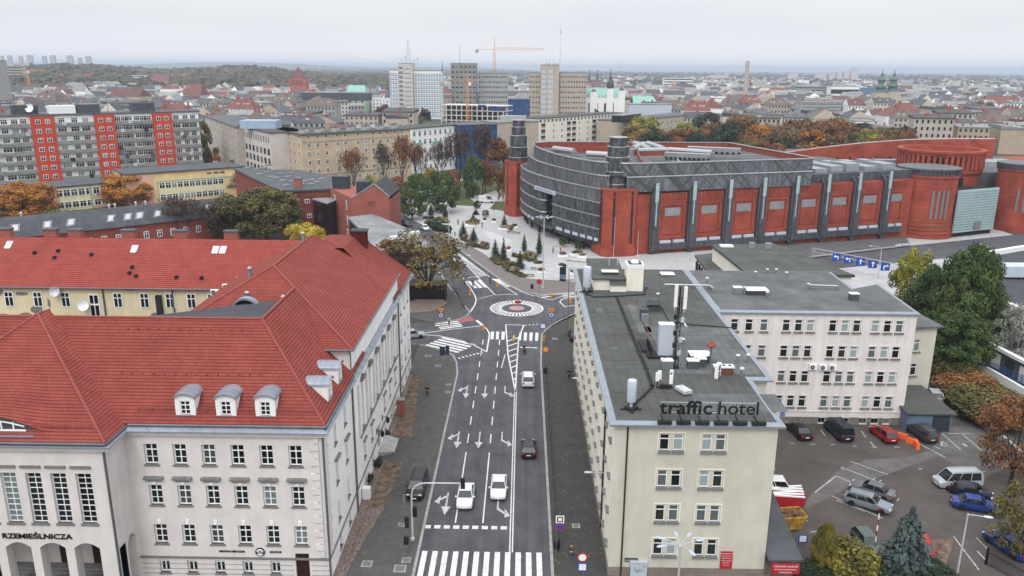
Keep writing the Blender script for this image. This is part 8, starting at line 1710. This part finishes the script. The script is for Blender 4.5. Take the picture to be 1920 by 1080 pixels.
for i,(px,py,rz) in enumerate(((1691,822,-40),(1710,832,-35),(1718,838,80))): p = G(px,py); t = thing('barrier','orange plastic road barrier, '+('nearest the red hatchback','in the middle of the three','at the end of the white line')[i],'barrier',p,R(rz)); b = MB(); b.prism([(-.75,-.22),(.75,-.22),(.75,.22),(-.75,.22)],0,.65,ins=.8); b.box(-.55,-.1,.65,.55,.1,.72); lpart(b,'block',M['orange_plastic'],t)
t = thing('barrier_boom','raised red and white barrier boom between the green car and the spruce','barrier',G(1636,1058)); b = MB(); e_ = PY(1650,952,t.location.y)-t.location
for i in range(10): b.cm = i % 2; b.tube(e_*i/10,e_*(i+1)/10,.06,5)
lpart(b,'boom',[M['white'],M['tail_red']],t)
# wall and fence at the car park edge
pts = [G(1743,705),G(1790,755),G(1830,790),G(1880,830),G(1935,880)]; b = MB(); strip(b,pts,.4,-.05,.9); tag(b.build('low_wall',M['kerb']),'low concrete wall along the drive below the autumn shrubs','wall')
t = thing('fence','black iron fence at the bottom right corner','fence',G(1848,1058)); b = MB(); q = G(1960,1120)-t.location; b.path([Vector((0,0,1.3)),q+Vector((0,0,1.3))],.03,4); b.path([Vector((0,0,.2)),q+Vector((0,0,.2))],.03,4); [b.tube(q*i/40,q*i/40+Vector((0,0,1.5)),.018,4) for i in range(41)]; lpart(b,'bars',M['black'],t); b = MB(); b.box(-.09,-.09,0,.09,.09,1.8); lpart(b,'post',M['black'],t)
p0,p1 = G(1822,690),G(1945,745); t = thing('fence','blue metal panel fence beside the small lawn','fence',p0); d_ = p1-p0; b = MB()
for i in range(8): b.tube(Vector((0,0,.2+i*.28)),d_+Vector((0,0,.2+i*.28)),.06,4)
lpart(b,'panel',M['blue_tarp'],t); b = MB(); [b.tube(d_*i/8,d_*i/8+Vector((0,0,2.4)),.05,5) for i in range(9)]; lpart(b,'posts',M['pole'],t)
# fallen leaves on the pavements and the lot edge
lv = MB(); rr = random.Random(21)
for i in range(700):
 k = rr.random()
 if k < .4: x,y,z = rr.uniform(3.5,8.1),rr.uniform(64,118),H_+.012
 elif k < .65: x,y,z = rr.uniform(-16,-10),rr.uniform(64,125),H_+.05
 elif k < .85: q = G(1895,940); x,y,z = q.x+rr.gauss(0,2.5),q.y+rr.gauss(0,3),.03
 else: q = G(820,590); x,y,z = q.x+rr.gauss(0,4),q.y+rr.gauss(0,3),.4
 s_ = rr.uniform(.05,.13); a = rr.random()*6; c_,e_ = math.cos(a)*s_,math.sin(a)*s_; lv.quad((x-c_,y-e_,z),(x+e_,y-c_,z+.01),(x+c_,y+e_,z),(x-e_,y+c_,z+.01))
struct(lv,'fallen_leaves',mat('fallen_leaves',(.20,.15,.08),.9,var=.5,scale=3),'stuff')
# ================= the old town, landmarks, woods and hills
def at2(px,py,Y): q = PY(px,py,Y); return q
def lm(name,label,cat,px,Y): q = at2(px,150,Y); return thing(name,label,cat,(q.x,Y,0)),q.x
# castle tower
t,x = lm('brick_tower','square red brick tower with a steep pyramid roof over the old town','tower',557,900); h = at2(557,148,900).z; zt_ = at2(557,125,900).z; w = 8.4
b = MB(); b.box(x-w,900,0,x+w,917,h); b.box(x-w-.8,899.2,h-5,x+w+.8,917.8,h); b.box(x+4,897,0,x+16,915,h-11); b.build('wall',M['roofmaroon'] if 0 else M['redwall'],t); b = MB(); b.lathe([(w*1.1,h),(w*.8,h+4),(.2,zt_)],(x,908,0),4); b.xf(0,Matrix.Translation((x,908,0)) @ Matrix.Rotation(R(45),4,'Z') @ Matrix.Translation((-x,-908,0))); b.build('roof',M['roofred'],t); b = MB(); [b.box(x-6+i*2.6,899,h-4,x-4.8+i*2.6,899.3,h-1.5) for i in range(5)]; b.build('window',M['glass'],t)
mk('dark_helm',(.12,.17,.155))
def church(px0,px1,yw,yr,Y,wall_,label,towers,roof='copper_green',d=14):
 a,b_ = at2(px0,yw,Y),at2(px1,yw,Y); hr = at2(px0,yr,Y).z; t = thing('church',label,'church',((a.x+b_.x)/2,Y,0)); w = MB(); w.box(a.x,Y,0,b_.x,Y+d*1.6,a.z); w.build('wall',M[wall_],t); r = MB(); y1 = Y+d*.8; r.quad((a.x-.5,Y-.5,a.z),(b_.x+.5,Y-.5,a.z),(b_.x-2,y1,hr),(a.x,y1,hr)); r.quad((a.x,y1,hr),(b_.x-2,y1,hr),(b_.x+.5,Y+d*1.6,a.z),(a.x-.5,Y+d*1.6,a.z)); r.quad((b_.x+.5,Y-.5,a.z),(b_.x+.5,Y+d*1.6,a.z),(b_.x-2,y1,hr)); r.build('roof',M[roof],t); wn = Wins(t,40); n = max(3,int((b_.x-a.x)/6)); wn.grid((a.x,Y),(b_.x,Y),n,[a.z*.35],1.8,a.z*.4,bar=False,frame='redwall' if 'pink' in label else 'stonewall'); wn.done()
 for px,yt,yb,wpx,style in towers:
  q,z0 = at2(px,yt,Y),at2(px,yb,Y).z; r_ = abs(at2(px+wpx/2,yb,Y).x-q.x); b = MB(); b.box(q.x-r_,Y-1,0,q.x+r_,Y-1+2*r_,z0); b.build('tower',M[wall_],t); b = MB(); H3 = q.z-z0; pr = {'onion': [(1.0,0),(.75,.08),(.7,.2),(.95,.24),(.95,.3),(.55,.36),(.5,.5),(.7,.54),(.6,.62),(.3,.68),(.25,.8),(.08,.86),(.03,1)],'spire': [(1,0),(.8,.1),(.15,.8),(.03,1)],'dome': [(1.1,0),(1.2,.2),(.9,.35),(.5,.42),(.5,.55),(.2,.62),(.05,1)]}[style]; b.lathe([(r_*k,z0+H3*f) for k,f in pr],(q.x,Y-1+r_,0),8); b.build('helm',M['slate' if style == 'dome' else 'dark_helm' if style == 'onion' else 'roofgrey'],t)
  if style == 'onion': b = MB(); b.box(q.x-r_*.3,Y-1.2,z0*.45,q.x+r_*.3,Y-.9,z0*.75); b.build('tower_window',M['glass'],t)
 return t
church(1098,1172,181,166,700,'white','white and pink church with a bright green copper roof behind the buff office towers',((1146,128,166,9,'dome'),(1114,166,172,14,'spire'),(1166,162,170,12,'spire')))
church(1645,1752,206,190,760,'stonewall','big cream church with twin green onion helms and a copper roof at the right',((1660,130,175,12,'onion'),(1683,130,173,12,'onion')))
church(1098,1124,162,156,1500,'redwall','far brick cathedral with two pointed spires',((1106,129,154,7,'spire'),(1121,129,154,7,'spire')),'roofmaroon'); church(820,838,158,152,1200,'palegreen','slender pale green church spire left of the weathered office tower',((829,110,146,5,'spire'),)); church(1188,1232,194,181,720,'buff','low building with a pale green hipped roof right of the pink church',())
church(1855,1920,198,180,780,'redwall','red roofed hall at the right picture edge',(),'roofred'); church(108,168,150,138,1500,'offwhite','long white monastery with a red roof under the wooded hill, left one',(),'roofred'); church(283,316,153,139,1500,'offwhite','gabled church with a tall red roof under the wooded hill',(),'roofred'); church(205,262,180,166,700,'buff','long house with a wide maroon roof behind the apartment slab',(),'roofmaroon'); church(344,376,178,158,800,'offwhite','house with a bright red hipped roof between grey roofs left of the brick tower',(),'roofred'); church(650,684,172,160,800,'palegreen','small theatre with a pale green roof beside the dark glass block',())
q = at2(1398,165,900); b = MB(); zt_ = at2(1398,114,900).z; b.lathe([(3.2,0),(2.1,zt_-6),(2.5,zt_-5.5),(2.1,zt_)],(q.x,900,0),12); tag(b.build('factory_chimney',M['concrete_warm']),'tall tapering brown factory chimney above the roofs','chimney')
def slabt(px0,px1,yt,yb,Y,wm,label,rows=0,cat='building',name='office_building'):
 a,b_ = at2(px0,yt,Y),at2(px1,yt,Y); z0 = max(-.2,at2(px0,yb,Y).z-3); t = thing(name,label,cat,((a.x+b_.x)/2,Y,z0)); b = MB(); b.box(a.x,Y,z0,b_.x,Y+14,a.z); b.build('wall',M[wm],t)
 if rows:
  b = MB(); dz = (a.z-max(0,z0))/rows
  for i in range(rows): b.box(a.x+.5,Y-.1,a.z-dz*(i+.75),b_.x-.5,Y,a.z-dz*(i+.3))
  b.build('window_band',M['glass'],t)
 b = MB(); b.box(a.x-.2,Y-.2,a.z,b_.x+.2,Y+14.2,a.z+.5); b.build('roof',M['roofpale'],t)
slabt(565,692,174,182,760,'slate','long low dark glass block among the old roofs'); slabt(1503,1578,192,214,640,'concrete','grey striped office with dark window bands right of the centre',5); slabt(1558,1612,162,176,1100,'white','long white ribbed hall far off on the right',1); slabt(1612,1690,165,178,1110,'garage_blue','long dark blue hall beside the white ribbed hall'); slabt(1490,1552,162,172,1300,'concrete','row of grey gabled blocks far off left of the white hall',3); slabt(1738,1905,172,184,1150,'buff','long beige low block far off behind the big church',2); slabt(1245,1300,146,158,1700,'white','white blocks far off right of the pink church',3); slabt(0,40,124,146,1500,'buff','pale block with red bands at the far left under the wooded hill',5); slabt(-30,-10,114,180,620,'concrete','grey striped tower cut by the left picture edge',12); slabt(197,222,141,150,1600,'white','white terrace block under the wooded hill, left one',3); slabt(246,271,141,150,1600,'white','white terrace block under the wooded hill, right one',3); slabt(1605,1645,228,238,520,'white','low white house beyond the curved brick wall',2); slabt(1728,1812,226,242,560,'offwhite','long white house with two rows of windows beyond the round drum',2); slabt(1180,1260,196,208,600,'antenna','wide pale flat hall behind the beige buildings')
for i,(px,w_,yt) in enumerate(((2,4,105),(16,7,104),(37,6,105),(54,10,103),(81,7,105),(97,9,104),(129,10,104),(148,5,108),(164,9,105))): slabt(px-w_/2,px+w_/2,yt,120,4200,'concrete','far pale tower block on the horizon at the left, '+('first','second','third','fourth','fifth','sixth','seventh','eighth','last')[i]+' from the picture edge',0,'tower block','tower_block')
for i,(px,w_,yt) in enumerate(((1488,18,137),(1540,20,137),(1562,12,136),(1575,10,135),(1588,10,134),(1604,14,129),(1345,26,140),(1362,8,136))): slabt(px-w_/2,px+w_/2,yt,148,3000,'offwhite','far pale tower block on the right horizon, '+('left of the group','second of the group','third of the group','fourth of the group','fifth of the group','tallest and last','wide one near the chimney','narrow one near the chimney')[i],0,'tower block','tower_block')
# ordinary houses
WN = ('cream','offwhite','buff','concrete','stonewall','white','concrete_warm','ochre_shade'); WL = ('cream','off white','buff','grey','sandy','white','warm grey','tan')
RN = ('roofgrey','slate','roofpale','roofred','roofmaroon','felt','roofbrown'); RL = ('grey','slate','pale metal','red tiled','maroon','dark felt','brown')
def house(rnd,wi,ri,fl,w,d,win=True):
 h = 3.5*fl; b = MB(); b.prism([(-w/2,-d/2),(w/2,-d/2),(w/2,d/2),(-w/2,d/2)],-.1,h,bot=False,top=False); b.cm = 1; st = rnd.random(); o = .4
 P = [(-w/2-o,-d/2-o),(w/2+o,-d/2-o),(w/2+o,d/2+o),(-w/2-o,d/2+o)]
 if ri in (2,5) or st < .25: b.prism(P,h,lambda x,y: h+.6+(y+d/2)*.1); pt = 'flat'; rh = 1.5
 else:
  rh = d*.32 if ri < 3 else d*.42; y1 = -d/2-o; k = w*.22*(st > .7); b.quad((P[0][0],y1,h),(P[1][0],y1,h),(w/2-k,0,h+rh),(-w/2+k,0,h+rh)); b.quad((P[2][0],-y1,h),(P[3][0],-y1,h),(-w/2+k,0,h+rh),(w/2-k,0,h+rh)); b.cm = 1 if k else 0; b.quad((P[1][0],y1,h),(P[2][0],-y1,h),(w/2-k,0,h+rh)); b.quad((P[3][0],-y1,h),(P[0][0],y1,h),(-w/2+k,0,h+rh)); pt = 'hipped' if k else 'pitched'
 if win:
  b.cm = 2; n = int(w/2.6)
  for f in range(fl):
   for i in range(n): x = -w/2+w*(i+.5)/n; b.quad((x-.55,-d/2-.04,f*3.5+1.2),(x+.55,-d/2-.04,f*3.5+1.2),(x+.55,-d/2-.04,f*3.5+2.9),(x-.55,-d/2-.04,f*3.5+2.9))
  b.cm = 3
  for i in range(rnd.randrange(1,4)): x = rnd.uniform(-w*.4,w*.4); y = rnd.uniform(-.2,.2)*d; b.box(x-.5,y-.4,h,x+.5,y+.4,h+rh+1.2)
  b.cm = 4
  for i in range(rnd.randrange(0,4)): x = rnd.uniform(-w*.4,w*.4); z = h+rh*.45; b.box(x-.7,-d*.3,z-.6,x+.7,-d*.3+1.6,z+.9)
 return b,pt
rnd = random.Random(42); hv = []
for i in range(64):
 wi = rnd.randrange(8); ri = rnd.choice((0,0,0,1,1,2,2,2,3,4,5,5,6,6)); fl = rnd.choice((3,4,4,5,5)); w = rnd.uniform(14,26); d = rnd.uniform(11,15); b,pt = house(rnd,wi,ri,fl,w,d)
 hv.append((b.mesh('town_house',[M[WN[wi]],M[RN[ri]],M['glass'],M['pbrick'],M['offwhite']]),w,d,'%s %s floor house with %s %s roof' % (WL[wi],('three','four','five')[fl-3],RL[ri],pt)))
occ = [(o.location.x,o.location.y) for o in SC.objects if o.parent is None and o.location.y > 240 and o.get('category') not in (None,'tree','shrub','crane')]
def free(x,y,r_=26): return all((x-a)**2+(y-b_)**2 > r_*r_ for a,b_ in occ)
cnt = 0; Y = 352.0
while cnt < 296 and Y < 900:
 x = -.72*Y
 while x < .74*Y and cnt < 296:
  me,w,d,l = rnd.choice(hv); x += w/2
  px = P2x = F*(x/(Y*math.cos(PITCH)))+975
  ok = free(x,Y,30 if Y > 420 else 40) and not (-60 < x < 30 and Y < 600) and not (30 <= x < 330 and Y < 455) and not (-150 < x < 90 and 520 < Y < 800) and not (x < -60 and Y < 400 and x > -205) and not (x >= 330 and Y < 380)
  if ok and rnd.random() < .86:
   o = place(me,'town_house',None,(x,Y+rnd.gauss(0,3),0),(0 if rnd.random() < .62 else R(90))+R(14)*math.sin(Y*.02+x*.004)+rnd.gauss(0,.03)); o.scale = (1,1,rnd.uniform(.85,1.1)); z = 'far left' if px < 380 else 'left of the towers' if px < 730 else 'by the towers' if px < 1110 else 'behind the mall' if px < 1480 else 'right of the mall'
   l2 = l+', '+('near row' if Y < 480 else 'middle row' if Y < 620 else 'back row')+' '+z; tag(o,l2,'house',l2); cnt += 1
  x += w/2+rnd.uniform(1,7)
 Y += 25+rnd.uniform(0,8)
YH = Y
# the rest of the town as one mass
V,Fc,Mi = [],[],[]; mats_ = [M[k] for k in ('cream','offwhite','buff','concrete','white','roofgrey','slate','roofpale','roofred','roofmaroon','glass')]
rs = np.random.RandomState(8)
for i in range(4200):
 Y = YH-40+2600*rs.rand()**1.5 if i < 3600 else 420+400*rs.rand(); x = (rs.rand()-.5)*1.5*Y
 if x < -.14*Y and Y > 1250 and rs.rand() < .9 or not free(x,Y,30) or (i >= 3600 and (-160 < x < 330)): continue
 w,d,h,a = rs.uniform(10,28),rs.uniform(8,13),rs.uniform(7,17),rs.randn()*.15+(1.57 if rs.rand() < .35 else 0); c_,s_ = math.cos(a),math.sin(a); k = len(V); rh = rs.choice([.4,3.5,5]); wm = rs.randint(5); rm = 5+rs.choice([0,0,0,1,1,2,2,2,2,3,4])
 for px_,py_,z in ((-w,-d,0),(w,-d,0),(w,d,0),(-w,d,0),(-w,-d,h),(w,-d,h),(w,d,h),(-w,d,h),(-w*.9,0,h+rh),(w*.9,0,h+rh)): V.append((x+(px_*c_-py_*s_)*.5,Y+(px_*s_+py_*c_)*.5,z))
 for q,m_ in (((0,1,5,4),wm),((1,2,6,5),wm),((2,3,7,6),wm),((3,0,4,7),wm),((4,5,9,8),rm),((6,7,8,9),rm),((5,6,9),wm),((7,4,8),wm)): Fc.append(tuple(k+j for j in q)); Mi.append(m_)
 if Y < 1500:
  for f in range(int(h/3.4)):
   k = len(V); z = f*3.4+1.2
   for t in np.arange(-w*.42,w*.42,3.2):
    k = len(V)
    for px_,z_ in ((t,z),(t+1.3,z),(t+1.3,z+1.6),(t,z+1.6)): V.append((x+px_*c_-(-d*.5-.08)*s_,Y+px_*s_+(-d*.5-.08)*c_,z_))
    Fc.append((k,k+1,k+2,k+3)); Mi.append(10)
me = bpy.data.meshes.new('distant_town'); me.from_pydata(V,[],Fc); [me.materials.append(m_) for m_ in mats_]; me.polygons.foreach_set('material_index',Mi); o = place(me,'distant_town'); o['kind'] = 'stuff'; o['label'] = 'mass of distant roofs and houses filling the town up to the woods'
# trees of the park belt behind the mall, one by one
for i in range(84):
 px = rnd.uniform(1180,1720); Y = rnd.uniform(300,430) if px < 1480 else rnd.uniform(335,440); q = PY(px,250,Y); h = rnd.uniform(15,22)*(1.0 if px < 1580 else .85); pl = rnd.choice(('rust','rust','rust','orange','olive','brown','mixed','yellowgreen','conifer'))
 if px > 1480 and Y < 350: continue
 z = 'left third' if px < 1350 else 'middle' if px < 1520 else 'right end'; l = {'rust': 'rust brown','orange': 'orange','olive': 'olive','brown': 'brown','mixed': 'yellow brown','yellowgreen': 'yellow green','conifer': 'dark green'}[pl]+' tree of the park belt behind the mall roof, '+z; tree((q.x,Y,0),h,h*rnd.uniform(.75,1.0),'round',pl,l,group=l)
for px,py,Y,h,pl,l in ((1690,232,300,8,'yellowgreen','yellowing'),(1765,195,700,17,'green','left dark green of two'),(1793,195,700,17,'green','right dark green of two'),(1845,195,720,20,'mixed','big yellowish'),(1328,208,480,20,'conifer','dark green')): q = PY(px,py,Y); tree((q.x,Y,0),h,h,'round',pl,l+' tree between the town roofs '+('near the big church' if px > 1700 else 'behind the mall'))
# scattered town trees and the woods beyond, as one mass each
def blobs(name,pts,pal_,label):
 u = MB(); u.ball((0,0,0),1,7,5); B = np.array(u.v); nb = len(B); n = len(pts); r = np.random.RandomState(n); Vv = np.concatenate([np.array([[p[0],p[1],p[2]+p[3]*.55]])+B*(1+.28*r.randn(nb,1))*np.array([[p[3]*p[4],p[3]*p[4],p[3]*.62]]) for p in pts]); Ff = [tuple(i*nb+j for j in f) for i in range(n) for f in u.f]
 me = bpy.data.meshes.new(name); me.from_pydata(Vv.tolist(),[],Ff); a = me.attributes.new('leaf','FLOAT','POINT'); a.data.foreach_set('value',np.clip(np.repeat(r.rand(n),nb)+.3*r.randn(n*nb),0,1)); me.materials.append(pal_); o = place(me,name); o['kind'] = 'stuff'; o['label'] = label
LM['wood'] = leafmat('leaves_wood',[(.02,.026,.013),(.038,.042,.018),(.075,.05,.02),(.09,.065,.022),(.028,.042,.017)],.004)
pts = []
for i in range(1500):
 Y = 420+2300*rs.rand()**1.3; x = (rs.rand()-.5)*1.5*Y
 if math.sin(x*.011+Y*.004)+math.sin(Y*.013-x*.003) < .5 or not free(x,Y,24) or (Y < 640 and -160 < x < 40): continue
 pts.append((x,Y,0,rs.uniform(6,11),rs.uniform(.5,.8)))
blobs('town_trees',pts,LM['wood'],'autumn trees scattered between the distant houses')
def hz(x,y):
 r = math.hypot(x,y); th = math.degrees(math.atan2(x,y)); a = max(0,min(1,(-6-th)/14)); near = 33*math.exp(-((r-2500)/800)**2)*max(0,min(1,(-7-th)/12))*(.8+.2*math.sin(th*.6))
 far = 88*math.exp(-((r-10500)/2600)**2)*max(.12,min(1,(4-th)/14))*(.75+.25*math.sin(th*.35+2)); return near+far-.5
hm = MB(); RR = [1350*1.08**i for i in range(38)]; TH = [-40+.5*i for i in range(161)]
grid = [[(r*math.sin(R(t)),r*math.cos(R(t))) for t in TH] for r in RR]
hm.v = [(x,y,hz(x,y)+.0002*math.hypot(x,y)*rs.rand()) for row in grid for x,y in row]; nT = len(TH); hm.f = [(i*nT+j,i*nT+j+1,(i+1)*nT+j+1,(i+1)*nT+j) for i in range(len(RR)-1) for j in range(nT-1)]; hm.m = [0]*len(hm.f)
hf = mat('woodland',(.055,.058,.03),.95,var=.5,scale=.004,col2=(.085,.06,.035)); struct(hm,'hills',hf)
pts = []
for i in range(9500):
 t = (rs.rand()-.5)*78 if i < 6500 else -8-31*rs.rand(); r = (1300 if t < -8 else 1750)+5200*rs.rand()**1.7; x,y = r*math.sin(R(t)),r*math.cos(R(t)); s_ = rs.uniform(6,11)*(1+r/7000)
 if t > -8 and math.sin(x*.0021+y*.0013)+math.sin(y*.003) < -.35: continue
 pts.append((x,y,hz(x,y),s_,rs.uniform(.7,1.2)))
blobs('distant_woods',pts,LM['wood'],'wooded belt fading into the haze along the horizon')
# ================= the air
hz_ = MB(); hz_.box(-27000,-26000,-2,27000,26000,104); hm_ = bpy.data.materials.new('haze_air'); hm_.use_nodes = True; nt = hm_.node_tree; nt.nodes.clear(); v = N(nt,'ShaderNodeVolumePrincipled'); v.inputs['Color'].default_value = (.70,.80,.94,1); v.inputs['Density'].default_value = 1.45e-4; v.inputs['Anisotropy'].default_value = .2; oo = N(nt,'ShaderNodeOutputMaterial'); nt.links.new(v.outputs[0],oo.inputs['Volume'])
struct(hz_,'haze',hm_,'stuff')
